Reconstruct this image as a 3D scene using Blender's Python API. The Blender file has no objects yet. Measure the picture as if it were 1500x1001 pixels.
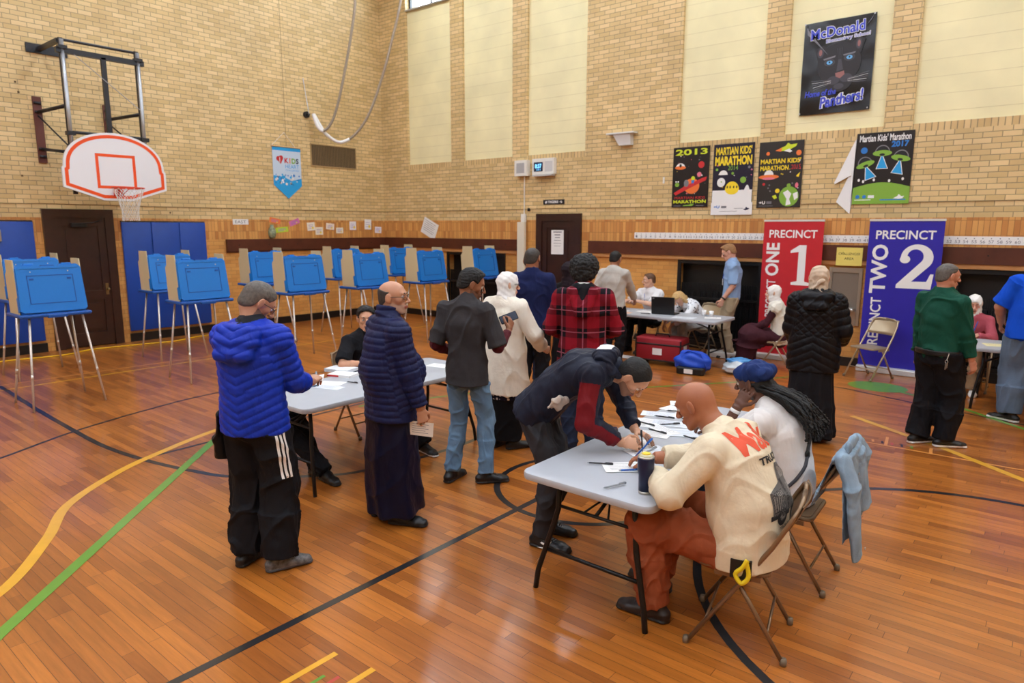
import bpy, bmesh, math, random
import numpy as np
from mathutils import Vector, Matrix
from mathutils.bvhtree import BVHTree
random.seed(7); np.random.seed(7)
PI = math.pi
SC = bpy.context.scene
COL = SC.collection
# ------------------------------------------------------------------ camera
CX, CY, CZ = 13.22, -11.16, 2.10
YAW, PITCH, ROLL, FPX = math.radians(-39.32), math.radians(-9.62), math.radians(0.115), 991.2
cd = bpy.data.cameras.new('camera'); cam = bpy.data.objects.new('camera', cd); COL.objects.link(cam)
cd.sensor_width = 36.0; cd.lens = FPX / 1500 * 36; cd.clip_start = 0.05; cd.clip_end = 200
cam.rotation_mode = 'XYZ'
cam.matrix_world = (Matrix.Translation((CX, CY, CZ)) @ Matrix.Rotation(-YAW, 4, 'Z')
                    @ Matrix.Rotation(PI/2 + PITCH, 4, 'X') @ Matrix.Rotation(ROLL, 4, 'Z'))
SC.camera = cam
cd.dof.use_dof = True; cd.dof.focus_distance = 4.4; cd.dof.aperture_fstop = 2.4
# ------------------------------------------------------------------ world, exposure
W = bpy.data.worlds.new('world'); SC.world = W; W.use_nodes = True
W.node_tree.nodes['Background'].inputs[0].default_value = (0.80, 0.90, 1.0, 1)
W.node_tree.nodes['Background'].inputs[1].default_value = 16.0
SC.view_settings.view_transform = 'Standard'; SC.view_settings.look = 'None'
SC.view_settings.gamma = 1.0; SC.view_settings.use_curve_mapping = False
SC.view_settings.exposure = 0.0
LAMP_E = 37.0
SC.cycles.use_denoising = True
SC.cycles.max_bounces = 6; SC.cycles.diffuse_bounces = 4; SC.cycles.glossy_bounces = 3
SC.cycles.transmission_bounces = 4; SC.cycles.transparent_max_bounces = 6
SC.cycles.sample_clamp_indirect = 4.0
ROOMX, ROOMY, ROOMZ = 20.0, -22.0, 8.3
# ------------------------------------------------------------------ colour and material helpers
def lin(c):
    return tuple(((v/255)/12.92 if v/255 <= .04045 else ((v/255+.055)/1.055)**2.4) for v in c)
MATS = {}
def mat(name, rgb, rough=.6, metal=0, var=0.0, vscale=8, bump=0.0, bscale=60, coat=0, spec=.5, emis=0, sheen=0, stretch=(1,1,1), rvar=0):
    if name in MATS: return MATS[name]
    m = bpy.data.materials.new(name); m.use_nodes = True; nt = m.node_tree; N = nt.nodes; L = nt.links
    b = N['Principled BSDF']; c = lin(rgb)
    b.inputs['Base Color'].default_value = (*c, 1); b.inputs['Roughness'].default_value = rough
    b.inputs['Metallic'].default_value = metal; b.inputs['Specular IOR Level'].default_value = spec
    if coat: b.inputs['Coat Weight'].default_value = coat; b.inputs['Coat Roughness'].default_value = .12
    if sheen: b.inputs['Sheen Weight'].default_value = sheen
    if emis: b.inputs['Emission Color'].default_value = (*c, 1); b.inputs['Emission Strength'].default_value = emis
    if var or bump or rvar:
        tc = N.new('ShaderNodeTexCoord'); mp = N.new('ShaderNodeMapping'); L.new(tc.outputs['Object'], mp.inputs[0])
        mp.inputs['Scale'].default_value = stretch
    if var:
        n = N.new('ShaderNodeTexNoise'); n.inputs['Scale'].default_value = vscale; n.inputs['Detail'].default_value = 5
        L.new(mp.outputs[0], n.inputs['Vector'])
        r = N.new('ShaderNodeMapRange'); r.inputs['From Min'].default_value = .3; r.inputs['From Max'].default_value = .7
        r.inputs['To Min'].default_value = 1-var; r.inputs['To Max'].default_value = 1+var; L.new(n.outputs['Fac'], r.inputs[0])
        mx = N.new('ShaderNodeVectorMath'); mx.operation = 'SCALE'; mx.inputs[0].default_value = c
        L.new(r.outputs[0], mx.inputs['Scale']); L.new(mx.outputs[0], b.inputs['Base Color'])
    if bump:
        n = N.new('ShaderNodeTexNoise'); n.inputs['Scale'].default_value = bscale; n.inputs['Detail'].default_value = 4
        L.new(mp.outputs[0], n.inputs['Vector'])
        bp = N.new('ShaderNodeBump'); bp.inputs['Strength'].default_value = bump; bp.inputs['Distance'].default_value = .004
        L.new(n.outputs['Fac'], bp.inputs['Height']); L.new(bp.outputs[0], b.inputs['Normal'])
    MATS[name] = m; return m
def nodes(m): return m.node_tree.nodes, m.node_tree.links, m.node_tree.nodes['Principled BSDF']

def brick_mat(name, c1, c2, mortar, bw, bh, ms, axes, rough=.55, offset=.5, bias=0, rot=False, gloss_var=True, glaze=.35):
    m = mat(name, c1, rough); N, L, b = nodes(m)
    tc = N.new('ShaderNodeTexCoord'); sp = N.new('ShaderNodeSeparateXYZ'); cb = N.new('ShaderNodeCombineXYZ')
    L.new(tc.outputs['Object'], sp.inputs[0])
    a0, a1 = (axes[1], axes[0]) if rot else axes
    L.new(sp.outputs[a0], cb.inputs[0]); L.new(sp.outputs[a1], cb.inputs[1])
    t = N.new('ShaderNodeTexBrick'); L.new(cb.outputs[0], t.inputs['Vector'])
    t.inputs['Color1'].default_value = (*lin(c1), 1); t.inputs['Color2'].default_value = (*lin(c2), 1)
    t.inputs['Mortar'].default_value = (*lin(mortar), 1); t.inputs['Scale'].default_value = 1
    t.inputs['Mortar Size'].default_value = ms; t.inputs['Mortar Smooth'].default_value = .3
    t.inputs['Brick Width'].default_value = bw; t.inputs['Row Height'].default_value = bh; t.inputs['Bias'].default_value = bias
    t.offset = offset
    n = N.new('ShaderNodeTexNoise'); n.inputs['Scale'].default_value = 1.3; n.inputs['Detail'].default_value = 6
    L.new(tc.outputs['Object'], n.inputs['Vector'])
    r = N.new('ShaderNodeMapRange'); r.inputs['From Min'].default_value = .3; r.inputs['From Max'].default_value = .7
    r.inputs['To Min'].default_value = .9; r.inputs['To Max'].default_value = 1.08; L.new(n.outputs['Fac'], r.inputs[0])
    mx = N.new('ShaderNodeVectorMath'); mx.operation = 'SCALE'; L.new(t.outputs['Color'], mx.inputs[0]); L.new(r.outputs[0], mx.inputs['Scale'])
    L.new(mx.outputs[0], b.inputs['Base Color'])
    bp = N.new('ShaderNodeBump'); bp.inputs['Strength'].default_value = .6; bp.inputs['Distance'].default_value = .004; bp.invert = True
    L.new(t.outputs['Fac'], bp.inputs['Height']); L.new(bp.outputs[0], b.inputs['Normal'])
    return m

# ------------------------------------------------------------------ object helpers
def link(o, parent=None):
    COL.objects.link(o)
    if parent is not None: o.parent = parent
    return o
def tag(o, label=None, cat=None, group=None, kind=None):
    if label: o['label'] = label
    if cat: o['category'] = cat
    if group: o['group'] = group
    if kind: o['kind'] = kind
    return o
def thing(name, label, cat, loc=(0,0,0), rz=0, group=None):
    o = bpy.data.objects.new(name, None); o.empty_display_size = .1
    link(o); o.location = loc; o.rotation_euler = (0, 0, rz)
    return tag(o, label, cat, group)
def npmesh(name, V, F, mats, parent=None, smooth=True, midx=None):
    """V (n,3) array, F list/array of quads or tris"""
    V = np.asarray(V, np.float32); me = bpy.data.meshes.new(name)
    if isinstance(F, np.ndarray):
        k = F.shape[1]; flat = F.astype(np.int32).ravel(); tot = np.full(len(F), k, np.int32)
    else:
        tot = np.array([len(f) for f in F], np.int32); flat = np.array([i for f in F for i in f], np.int32)
    st = np.concatenate([[0], np.cumsum(tot)[:-1]]).astype(np.int32) if len(tot) else tot
    me.vertices.add(len(V)); me.vertices.foreach_set('co', V.ravel())
    me.loops.add(len(flat)); me.loops.foreach_set('vertex_index', flat)
    me.polygons.add(len(tot)); me.polygons.foreach_set('loop_start', st)
    try: me.polygons.foreach_set('loop_total', tot)
    except Exception: pass
    if not isinstance(mats, (list, tuple)): mats = [mats]
    for m in mats: me.materials.append(m)
    me.polygons.foreach_set('use_smooth', np.full(len(tot), bool(smooth)))
    if midx is not None: me.polygons.foreach_set('material_index', np.asarray(midx, np.int32))
    me.update(calc_edges=True); me.validate()
    o = bpy.data.objects.new(name, me); link(o, parent)
    return o

class MB:
    """collects simple shapes into one mesh"""
    def __init__(s): s.v = []; s.f = []; s.m = []
    def add(s, vs, fs, mi=0):
        b = len(s.v); s.v += [tuple(v) for v in vs]; s.f += [tuple(i+b for i in f) for f in fs]; s.m += [mi]*len(fs); return s
    def box(s, x0, x1, y0, y1, z0, z1, mi=0, M=None):
        vs = [Vector((x, y, z)) for z in (z0, z1) for y in (y0, y1) for x in (x0, x1)]
        if M is not None: vs = [M @ v for v in vs]
        return s.add(vs, [(0,2,3,1),(4,5,7,6),(0,1,5,4),(2,6,7,3),(0,4,6,2),(1,3,7,5)], mi)
    def rbox(s, x0, x1, y0, y1, z0, z1, r, mi=0, M=None, seg=3, e=None):
        """box with corners rounded in plan and an eased top and bottom edge"""
        e = min(r*.5, (z1-z0)*.4) if e is None else e
        def ring(z, ins):
            out = []
            rr = max(r-ins, .0005)
            for cx_, cy_, a0 in ((x1-r, y1-r, 0), (x0+r, y1-r, PI/2), (x0+r, y0+r, PI), (x1-r, y0+r, 1.5*PI)):
                for k in range(seg+1):
                    a = a0 + PI/2*k/seg; out.append(Vector((cx_+rr*math.cos(a), cy_+rr*math.sin(a), z)))
            return out
        rings = [ring(z0, e), ring(z0+e*.3, e*.3), ring(z0+e, 0), ring(z1-e, 0), ring(z1-e*.3, e*.3), ring(z1, e)]
        n = len(rings[0]); vs = [v for rg in rings for v in rg]
        if M is not None: vs = [M @ v for v in vs]
        fs = [tuple(reversed(range(n)))]
        for j in range(5):
            for i in range(n): fs.append((j*n+i, j*n+(i+1) % n, (j+1)*n+(i+1) % n, (j+1)*n+i))
        fs.append(tuple(range(5*n, 6*n)))
        return s.add(vs, fs, mi)
    def prism(s, poly, z0, z1, M=None, mi=0, back=True):
        """poly in xy, extruded z0..z1"""
        n = len(poly); vs = [Vector((p[0], p[1], z0)) for p in poly] + [Vector((p[0], p[1], z1)) for p in poly]
        if M is not None: vs = [M @ v for v in vs]
        fs = [tuple(range(n, 2*n)), tuple(reversed(range(n)))] + [(i, (i+1) % n, n+(i+1) % n, n+i) for i in range(n)]
        return s.add(vs, fs, mi)
    def tube(s, pts, r, n=10, mi=0, closed=False, cap=True, M=None):
        pts = [Vector(p) for p in pts]; k = len(pts)
        rs = r if isinstance(r, (list, tuple)) else [r]*k
        base = len(s.v); prev = None; vs = []
        for i, p in enumerate(pts):
            if closed: d = pts[(i+1) % k] - pts[i-1]
            else: d = pts[min(i+1, k-1)] - pts[max(i-1, 0)]
            if d.length < 1e-9: d = Vector((0, 0, 1))
            d.normalize()
            if prev is None:
                a = Vector((0, 0, 1)) if abs(d.z) < .9 else Vector((1, 0, 0)); u = d.cross(a).normalized()
            else:
                u = (prev - d*prev.dot(d)); u = u.normalized() if u.length > 1e-6 else d.orthogonal().normalized()
            prev = u; w = d.cross(u)
            for j in range(n):
                t = 2*PI*j/n; vs.append(p + (u*math.cos(t) + w*math.sin(t))*rs[i])
        if M is not None: vs = [M @ v for v in vs]
        fs = []
        for i in range(k if closed else k-1):
            a = i*n; b2 = ((i+1) % k)*n
            for j in range(n): fs.append((a+j, a+(j+1) % n, b2+(j+1) % n, b2+j))
        if cap and not closed: fs += [tuple(reversed(range(n))), tuple(range((k-1)*n, k*n))]
        return s.add(vs, fs, mi)
    def lathe(s, prof, n=24, mi=0, M=None, capb=True, capt=True):
        vs = []; k = len(prof)
        for r, z in prof:
            for j in range(n): t = 2*PI*j/n; vs.append(Vector((r*math.cos(t), r*math.sin(t), z)))
        if M is not None: vs = [M @ v for v in vs]
        fs = []
        for i in range(k-1):
            for j in range(n): fs.append((i*n+j, i*n+(j+1) % n, (i+1)*n+(j+1) % n, (i+1)*n+j))
        if capb: fs.append(tuple(reversed(range(n))))
        if capt: fs.append(tuple(range((k-1)*n, k*n)))
        return s.add(vs, fs, mi)
    def ball(s, c, r, n=12, mi=0, M=None):
        if not isinstance(r, (list, tuple)): r = (r, r, r)
        T = Matrix.Translation(c) @ Matrix.Diagonal((*r, 1))
        if M is not None: T = M @ T
        return s.lathe([(max(math.sin(PI*i/(n//2)), .01), -math.cos(PI*i/(n//2))) for i in range(n//2+1)], n, mi, T)
    def build(s, name, mats, parent=None, smooth=False, kind=None, label=None):
        o = npmesh(name, s.v, s.f, mats, parent, smooth, s.m)
        if smooth == 'auto': pass
        if kind: o['kind'] = kind
        if label: o['label'] = label
        return o
def auto_smooth(o, ang=40):
    me = o.data
    me.polygons.foreach_set('use_smooth', np.ones(len(me.polygons), bool))
    bm = bmesh.new(); bm.from_mesh(me); a = math.radians(ang)
    for e in bm.edges:
        if len(e.link_faces) == 2 and e.calc_face_angle(0) > a: e.smooth = False
    bm.to_mesh(me); bm.free(); return o
def dup(root, loc, rz, label=None, group=None):
    r = root.copy(); COL.objects.link(r); r.location = loc; r.rotation_euler = (0, 0, rz)
    if label: r['label'] = label
    if group: r['group'] = group
    for ch in list(root.children):
        c = ch.copy(); COL.objects.link(c); c.parent = r
        for g in ch.children:
            d = g.copy(); COL.objects.link(d); d.parent = c
    return r
def text_geo(txt, size=1.0, bold=0.0, align='CENTER', sx=1.0, shear=0, spacing=1.0):
    """outline of a text as 2D verts and faces (height of capitals about size*.7)"""
    cu = bpy.data.curves.new('t', 'FONT'); cu.body = txt; cu.size = size; cu.align_x = align; cu.align_y = 'CENTER'
    cu.offset = bold; cu.shear = shear; cu.space_character = spacing; cu.resolution_u = 3; cu.fill_mode = 'BOTH'
    o = bpy.data.objects.new('t', cu); COL.objects.link(o)
    dg = bpy.context.evaluated_depsgraph_get(); me = bpy.data.meshes.new_from_object(o.evaluated_get(dg))
    V = np.array([v.co[:] for v in me.vertices]) if len(me.vertices) else np.zeros((0, 3)); F = [tuple(p.vertices) for p in me.polygons]
    bpy.data.objects.remove(o); bpy.data.curves.remove(cu); bpy.data.meshes.remove(me)
    V[:, 0] *= sx; return V, F
def put_text(mb, txt, M, size, mi=0, z=0.0, w=None, h=None, **kw):
    V, F = text_geo(txt, size, **kw)
    if len(V) == 0: return
    if w: V[:, 0] = (V[:, 0]-V[:, 0].min())/(np.ptp(V[:, 0])+1e-9)*w - w/2
    if h: V[:, 1] = (V[:, 1]-V[:, 1].min())/(np.ptp(V[:, 1])+1e-9)*h - h/2
    mb.add([M @ Vector((v[0], v[1], z)) for v in V], F, mi)
def rect2(mb, M, x0, x1, y0, y1, z=0, mi=0):
    mb.add([M @ Vector(p) for p in ((x0,y0,z),(x1,y0,z),(x1,y1,z),(x0,y1,z))], [(0,1,2,3)], mi)
def disc2(mb, M, cx_, cy_, rx, ry=None, z=0, mi=0, n=20, a0=0, a1=2*PI):
    ry = rx if ry is None else ry
    pts = [(cx_+rx*math.cos(a0+(a1-a0)*i/n), cy_+ry*math.sin(a0+(a1-a0)*i/n), z) for i in range(n + (1 if a1-a0 < 6.28 else 0))]
    mb.add([M @ Vector(p) for p in pts], [tuple(range(len(pts)))], mi)
def poly2(mb, M, pts, z=0, mi=0):
    mb.add([M @ Vector((p[0], p[1], z)) for p in pts], [tuple(range(len(pts)))], mi)
# ================================================================== THE ROOM
def floor_mat():
    m = mat('floor_maple', (176,106,48), .3); N, L, b = nodes(m)
    tc = N.new('ShaderNodeTexCoord'); sp = N.new('ShaderNodeSeparateXYZ'); L.new(tc.outputs['Object'], sp.inputs[0])
    # random shift per strip so the butt joints do not line up
    fl_ = N.new('ShaderNodeMath'); fl_.operation = 'DIVIDE'; L.new(sp.outputs[1], fl_.inputs[0]); fl_.inputs[1].default_value = .066
    f2 = N.new('ShaderNodeMath'); f2.operation = 'FLOOR'; L.new(fl_.outputs[0], f2.inputs[0])
    wn = N.new('ShaderNodeTexWhiteNoise'); wn.noise_dimensions = '1D'; L.new(f2.outputs[0], wn.inputs['W'])
    sh = N.new('ShaderNodeMath'); sh.operation = 'MULTIPLY_ADD'; L.new(wn.outputs['Value'], sh.inputs[0]); sh.inputs[1].default_value = 3.1; L.new(sp.outputs[0], sh.inputs[2])
    cb = N.new('ShaderNodeCombineXYZ'); L.new(sh.outputs[0], cb.inputs[0]); L.new(sp.outputs[1], cb.inputs[1])
    t = N.new('ShaderNodeTexBrick'); L.new(cb.outputs[0], t.inputs['Vector']); t.offset = 0
    t.inputs['Color1'].default_value = (*lin((184,110,42)), 1); t.inputs['Color2'].default_value = (*lin((136,74,26)), 1)
    t.inputs['Mortar'].default_value = (*lin((70,34,12)), 1); t.inputs['Scale'].default_value = 1
    t.inputs['Mortar Size'].default_value = .0016; t.inputs['Mortar Smooth'].default_value = .5
    t.inputs['Brick Width'].default_value = .85; t.inputs['Row Height'].default_value = .066; t.inputs['Bias'].default_value = -.15
    mp = N.new('ShaderNodeMapping'); L.new(cb.outputs[0], mp.inputs[0]); mp.inputs['Scale'].default_value = (1.2, 16, 1)
    n = N.new('ShaderNodeTexNoise'); n.inputs['Scale'].default_value = 2.2; n.inputs['Detail'].default_value = 7; n.inputs['Roughness'].default_value = .65
    L.new(mp.outputs[0], n.inputs['Vector'])
    r = N.new('ShaderNodeMapRange'); r.inputs['From Min'].default_value = .25; r.inputs['From Max'].default_value = .75
    r.inputs['To Min'].default_value = .76; r.inputs['To Max'].default_value = 1.22; L.new(n.outputs['Fac'], r.inputs[0])
    mx = N.new('ShaderNodeVectorMath'); mx.operation = 'SCALE'; L.new(t.outputs['Color'], mx.inputs[0]); L.new(r.outputs[0], mx.inputs['Scale'])
    n2 = N.new('ShaderNodeTexNoise'); n2.inputs['Scale'].default_value = .55; n2.inputs['Detail'].default_value = 4; L.new(tc.outputs['Object'], n2.inputs['Vector'])
    r2 = N.new('ShaderNodeMapRange'); r2.inputs['From Min'].default_value = .3; r2.inputs['From Max'].default_value = .7
    r2.inputs['To Min'].default_value = .86; r2.inputs['To Max'].default_value = 1.12; L.new(n2.outputs['Fac'], r2.inputs[0])
    m2 = N.new('ShaderNodeVectorMath'); m2.operation = 'SCALE'; L.new(mx.outputs[0], m2.inputs[0]); L.new(r2.outputs[0], m2.inputs['Scale'])
    L.new(m2.outputs[0], b.inputs['Base Color'])
    b.inputs['Specular IOR Level'].default_value = .45; b.inputs['Coat Weight'].default_value = .40
    r3 = N.new('ShaderNodeMapRange'); r3.inputs['To Min'].default_value = .07; r3.inputs['To Max'].default_value = .20; L.new(n.outputs['Fac'], r3.inputs[0])
    L.new(r3.outputs[0], b.inputs['Coat Roughness'])
    bp = N.new('ShaderNodeBump'); bp.inputs['Strength'].default_value = .25; bp.inputs['Distance'].default_value = .002; bp.invert = True
    L.new(t.outputs['Fac'], bp.inputs['Height']); L.new(bp.outputs[0], b.inputs['Normal'])
    nw = N.new('ShaderNodeTexNoise'); nw.inputs['Scale'].default_value = 3.0; L.new(mp.outputs[0], nw.inputs['Vector'])
    bw = N.new('ShaderNodeBump'); bw.inputs['Strength'].default_value = .12; bw.inputs['Distance'].default_value = .004
    L.new(nw.outputs['Fac'], bw.inputs['Height']); L.new(bw.outputs[0], b.inputs['Coat Normal'])
    return m
TAN = brick_mat('tan_brick', (228,200,146), (206,176,120), (158,138,100), .215, .0745, .0055, (0, 2))
TANL = brick_mat('tan_brick_side', (228,200,146), (206,176,120), (158,138,100), .215, .0745, .0055, (1, 2))
ORG = brick_mat('orange_brick', (224,166,90), (206,144,72), (184,130,70), .22, .075, .004, (0, 2))
ORGL = brick_mat('orange_brick_side', (224,166,90), (206,144,72), (184,130,70), .22, .075, .004, (1, 2))
SOL = brick_mat('orange_soldier', (224,166,92), (190,124,62), (170,116,64), .20, .066, .004, (0, 2), rot=True, offset=.0)
SOLL = brick_mat('orange_soldier_side', (224,166,92), (190,124,62), (170,116,64), .20, .066, .004, (1, 2), rot=True, offset=.0)
HEAD = brick_mat('tan_header_course', (228,198,142), (204,172,116), (158,138,100), .3, .075, .007, (0, 2), rot=True, offset=.0)
CREAM = brick_mat('cream_panel', (240,231,184), (237,228,180), (216,204,156), 40.0, .23, .0030, (0, 2), rough=.7)
WHITEP = mat('white_paint', (232,230,222), .6, var=.03)
DWOOD = mat('dark_wood', (50,24,15), .38, var=.25, vscale=6, stretch=(1,1,1), coat=.2)
RAILW = mat('rail_wood', (84,40,24), .42, var=.18, vscale=5)
BLACK = mat('black_paint', (18,17,17), .45)
LEDGE = mat('pale_ledge', (196,140,84), .5, var=.06)

def grid_wall(mb, axis, xs, zs, pick, depth=.3, sign=1):
    """cells of a wall; pick(cx,cz) -> None for a hole or (material index, set-back)"""
    for i in range(len(xs)-1):
        for j in range(len(zs)-1):
            r = pick((xs[i]+xs[i+1])/2, (zs[j]+zs[j+1])/2)
            if r is None: continue
            mi, sb = r
            if axis == 'x': mb.box(xs[i], xs[i+1], sb, depth, zs[j], zs[j+1], mi)
            else: mb.box(-depth, -sb, xs[i], xs[i+1], zs[j], zs[j+1], mi)
# panels of the back wall
PAN = [(.92,2.325),(2.70,4.08),(4.465,5.87),(7.785,9.19),(9.555,10.95),(11.31,12.72),(13.1,14.5),(16.4,17.8),(18.2,19.6)]
HEAT = [(2.15,3.90),(7.87,9.36),(12.0,14.4)]
DOORB = (4.74,5.83)
def pick_back(x, z):
    for a, b_ in PAN:
        if a < x < b_:
            if 3.53 < z < 6.92: return (3, .05)
            if 6.92 < z < 7.9: return None
            if 3.42 < z < 3.53: return (4, 0)
    if z < 1.54 and z > .14 and any(a < x < b_ for a, b_ in HEAT): return (5, .22)
    if z < 2.36 and DOORB[0] < x < DOORB[1]: return None
    if z < 1.84: return (1, 0)
    if z < 2.24: return (2, 0)
    return (0, 0)
xs = sorted({0, ROOMX, *[v for p in PAN for v in p], *[v for p in HEAT for v in p], *DOORB})
zs = [0, .14, 1.54, 1.84, 2.24, 2.36, 3.42, 3.53, 6.92, 7.9, ROOMZ]
mb = MB(); grid_wall(mb, 'x', xs, zs, pick_back)
# projecting string course
mb.box(0, DOORB[0]-.14, -.012, 0, 2.455, 2.50, 0); mb.box(DOORB[1]+.14, ROOMX, -.012, 0, 2.455, 2.50, 0); mb.box(DOORB[0]-.14, DOORB[1]+.14, -.012, 0, 2.47, 2.50, 0)
w = mb.build('wall_back', [TAN, ORG, SOL, CREAM, HEAD, BLACK]); tag(w, kind='structure')
# left wall
DOORL = (-7.30, -6.22)
def pick_left(y, z):
    if z < 2.38 and DOORL[0] < y < DOORL[1]: return None
    if z < 1.84: return (1, 0)
    if z < 2.24: return (2, 0)
    return (0, 0)
mb = MB(); grid_wall(mb, 'y', sorted([ROOMY, DOORL[0], DOORL[1], 0]), [0, 1.84, 2.24, 2.38, ROOMZ], pick_left)
mb.box(0, .012, ROOMY, DOORL[0]-.1, 2.455, 2.50, 0); mb.box(0, .012, DOORL[1]+.1, 0, 2.455, 2.50, 0); mb.box(0, .012, DOORL[0]-.1, DOORL[1]+.1, 2.47, 2.50, 0)
# header course round the vent, bolt holes and a movement joint
mb.box(-.002, .0025, -2.655, -2.648, 2.5, ROOMZ, 3)
for y_, z_ in ((-7.45,4.35),(-7.42,4.2),(-7.22,3.2),(-5.6,4.0),(-5.5,3.4),(-7.5,2.9),(-5.2,2.35)): mb.box(-.002, .003, y_-.015, y_+.015, z_-.015, z_+.015, 3)
w = mb.build('wall_left', [TANL, ORGL, SOLL, mat('joint_dark', (104,84,56), .8)]); tag(w, kind='structure')
# right and front walls, ceiling (outside the frame, closing the room)
mb = MB(); mb.box(ROOMX, ROOMX+.3, ROOMY, 0, 0, 1.84, 1); mb.box(ROOMX, ROOMX+.3, ROOMY, 0, 1.84, ROOMZ, 0)
tag(mb.build('wall_right', [TANL, ORGL]), kind='structure')
mb = MB(); mb.box(0, ROOMX, ROOMY-.3, ROOMY, 0, 1.84, 1); mb.box(0, ROOMX, ROOMY-.3, ROOMY, 1.84, ROOMZ, 0)
tag(mb.build('wall_front', [TAN, ORG]), kind='structure')
mb = MB(); mb.box(-.3, ROOMX+.3, ROOMY-.3, .3, ROOMZ, ROOMZ+.3)
tag(mb.build('ceiling', mat('ceiling_tile', (176,168,152), .8, var=.04)), kind='structure')
# windows above the cream panels
GLASS = mat('window_glass', (235,245,248), .02)
def glass_nodes(m, tint=(.96,.98,1), fac=.08):
    N, L, b = nodes(m); out = N['Material Output']
    t = N.new('ShaderNodeBsdfTransparent'); t.inputs[0].default_value = (*tint, 1)
    g = N.new('ShaderNodeBsdfGlossy'); g.inputs['Roughness'].default_value = .05
    mx = N.new('ShaderNodeMixShader'); mx.inputs[0].default_value = fac
    L.new(t.outputs[0], mx.inputs[1]); L.new(g.outputs[0], mx.inputs[2]); L.new(mx.outputs[0], out.inputs['Surface'])
glass_nodes(GLASS)
FRAMEM = mat('window_frame_paint', (46,50,52), .5)
SILL = mat('window_sill_stone', (176,176,172), .7, var=.06)
for i, (a, b_) in enumerate(PAN):
    wn = bpy.data.objects.new(f'window_{i+1}', None); link(wn); wn.location = ((a+b_)/2, .14, 6.92); tag(wn, kind='structure')
    hw = (b_-a)/2 - .003; H = .975
    f = MB(); f.box(-hw, hw, -.03, .03, .003, .05); f.box(-hw, hw, -.03, .03, H-.05, H); f.box(-hw, -hw+.05, -.03, .03, .05, H-.05)
    f.box(hw-.05, hw, -.03, .03, .05, H-.05); f.box(-.02, .02, -.02, .02, .05, H-.05)
    f.build('window_frame', FRAMEM, wn)
    g = MB(); g.box(-hw+.05, hw-.05, -.003, .003, .05, H-.05); g.build('pane', GLASS, wn)
    s = MB(); s.box(-hw, hw, -.16, -.03, .001, .03); s.build('window_sill', SILL, wn)
# floor with its painted court lines
LBLK, LYEL, LGRN, LORG, LPNK = [mat(n, c, .3, coat=.5, var=.06) for n, c in (('line_black',(34,34,36)),('line_yellow',(224,166,44)),('line_green',(96,150,48)),('line_pale',(226,150,74)),('line_pink',(190,70,60)))]
mb = MB(); mb.box(-.3, ROOMX+.3, ROOMY-.3, .3, -.2, 0, 0)
def ribbon(pts, wd, mi, z=.0012):
    P = [Vector((p[0], p[1])) for p in pts]; vs = []
    for i, p in enumerate(P):
        d = (P[min(i+1, len(P)-1)] - P[max(i-1, 0)]).normalized(); nrm = Vector((-d.y, d.x))*wd/2
        vs += [(p.x+nrm.x, p.y+nrm.y, z), (p.x-nrm.x, p.y-nrm.y, z)]
    mb.add(vs, [(2*i, 2*i+1, 2*i+3, 2*i+2) for i in range(len(P)-1)], mi)
def smooth_pts(pts, n=8):
    out = []; P = [Vector(p) for p in pts]; k = len(P)
    for i in range(k-1):
        p0, p1, p2, p3 = P[max(i-1, 0)], P[i], P[i+1], P[min(i+2, k-1)]
        for j in range(n):
            t = j/n; out.append(.5*((2*p1)+(p2-p0)*t+(2*p0-5*p1+4*p2-p3)*t*t+(3*p1-p0-3*p2+p3)*t**3))
    return out + [P[-1]]
def arc(cx_, cy_, r, a0, a1, n=48): return [(cx_+r*math.cos(math.radians(a0+(a1-a0)*i/n)), cy_+r*math.sin(math.radians(a0+(a1-a0)*i/n))) for i in range(n+1)]
ribbon([(10.2,-13),(10.2,-6.9)], .052, 1)
ribbon(arc(13.25, -6.66, 1.78, 0, 360, 80), .052, 1, .0016)
ribbon(arc(10.34, -6.70, .72, 0, 360, 60), .052, 1, .0016)
ribbon(smooth_pts([(1.0,-8.66),(2.51,-8.70),(4.2,-8.77),(5.45,-8.80),(6.2,-8.80),(6.9,-8.72),(7.5,-8.58),(7.95,-8.40),(8.5,-7.90),(8.68,-7.55),(8.80,-6.95),(8.8,-6.3),(8.6,-5.6),(8.1,-4.9),(7.2,-4.5)]), .055, 1)
ribbon(smooth_pts([(6.4,-10.6),(5.84,-9.54),(5.43,-8.80),(5.12,-7.9),(4.97,-7.10),(4.95,-5.6),(5.05,-4.2)]), .04, 1, .0014)
ribbon([(6.86,-8.74),(6.84,-8.04),(6.82,-7.0),(6.8,-5.2)], .04, 1, .0014)
ribbon(smooth_pts([(9.35,-11.2),(8.95,-10.75),(8.62,-10.23),(8.05,-9.83),(7.51,-9.53),(7.05,-9.0),(6.78,-8.5),(6.53,-7.89),(6.3,-7.0),(6.2,-6.0),(6.3,-5),(6.7,-4)]), .075, 2, .0018)
ribbon([(9.80,-11.0),(9.12,-10.36),(7.95,-9.17),(6.87,-8.07),(5.2,-6.4)], .075, 3, .0022)
ribbon([(2.73,-14),(2.71,-6.06),(2.7,-.6)], .05, 2); ribbon([(2.2,-14),(2.43,-6.93),(2.6,-4)], .04, 4, .0014)
ribbon([(10.60,-9.66),(10.60,-9.34)], .035, 2); ribbon([(10.84,-9.60),(10.84,-9.3)], .035, 2)
ribbon([(10.70,-9.58),(10.70,-9.48)], .02, 3); ribbon([(10.76,-9.56),(10.76,-9.44)], .02, 5)
ribbon([(9.0,-3.95),(11.72,-3.94),(16,-3.90)], .03, 4, .0014)
ribbon([(11.5,-3.0),(12.0,-3.35),(12.47,-3.67),(13.12,-4.22),(13.6,-4.6)], .075, 2, .0018)
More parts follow.
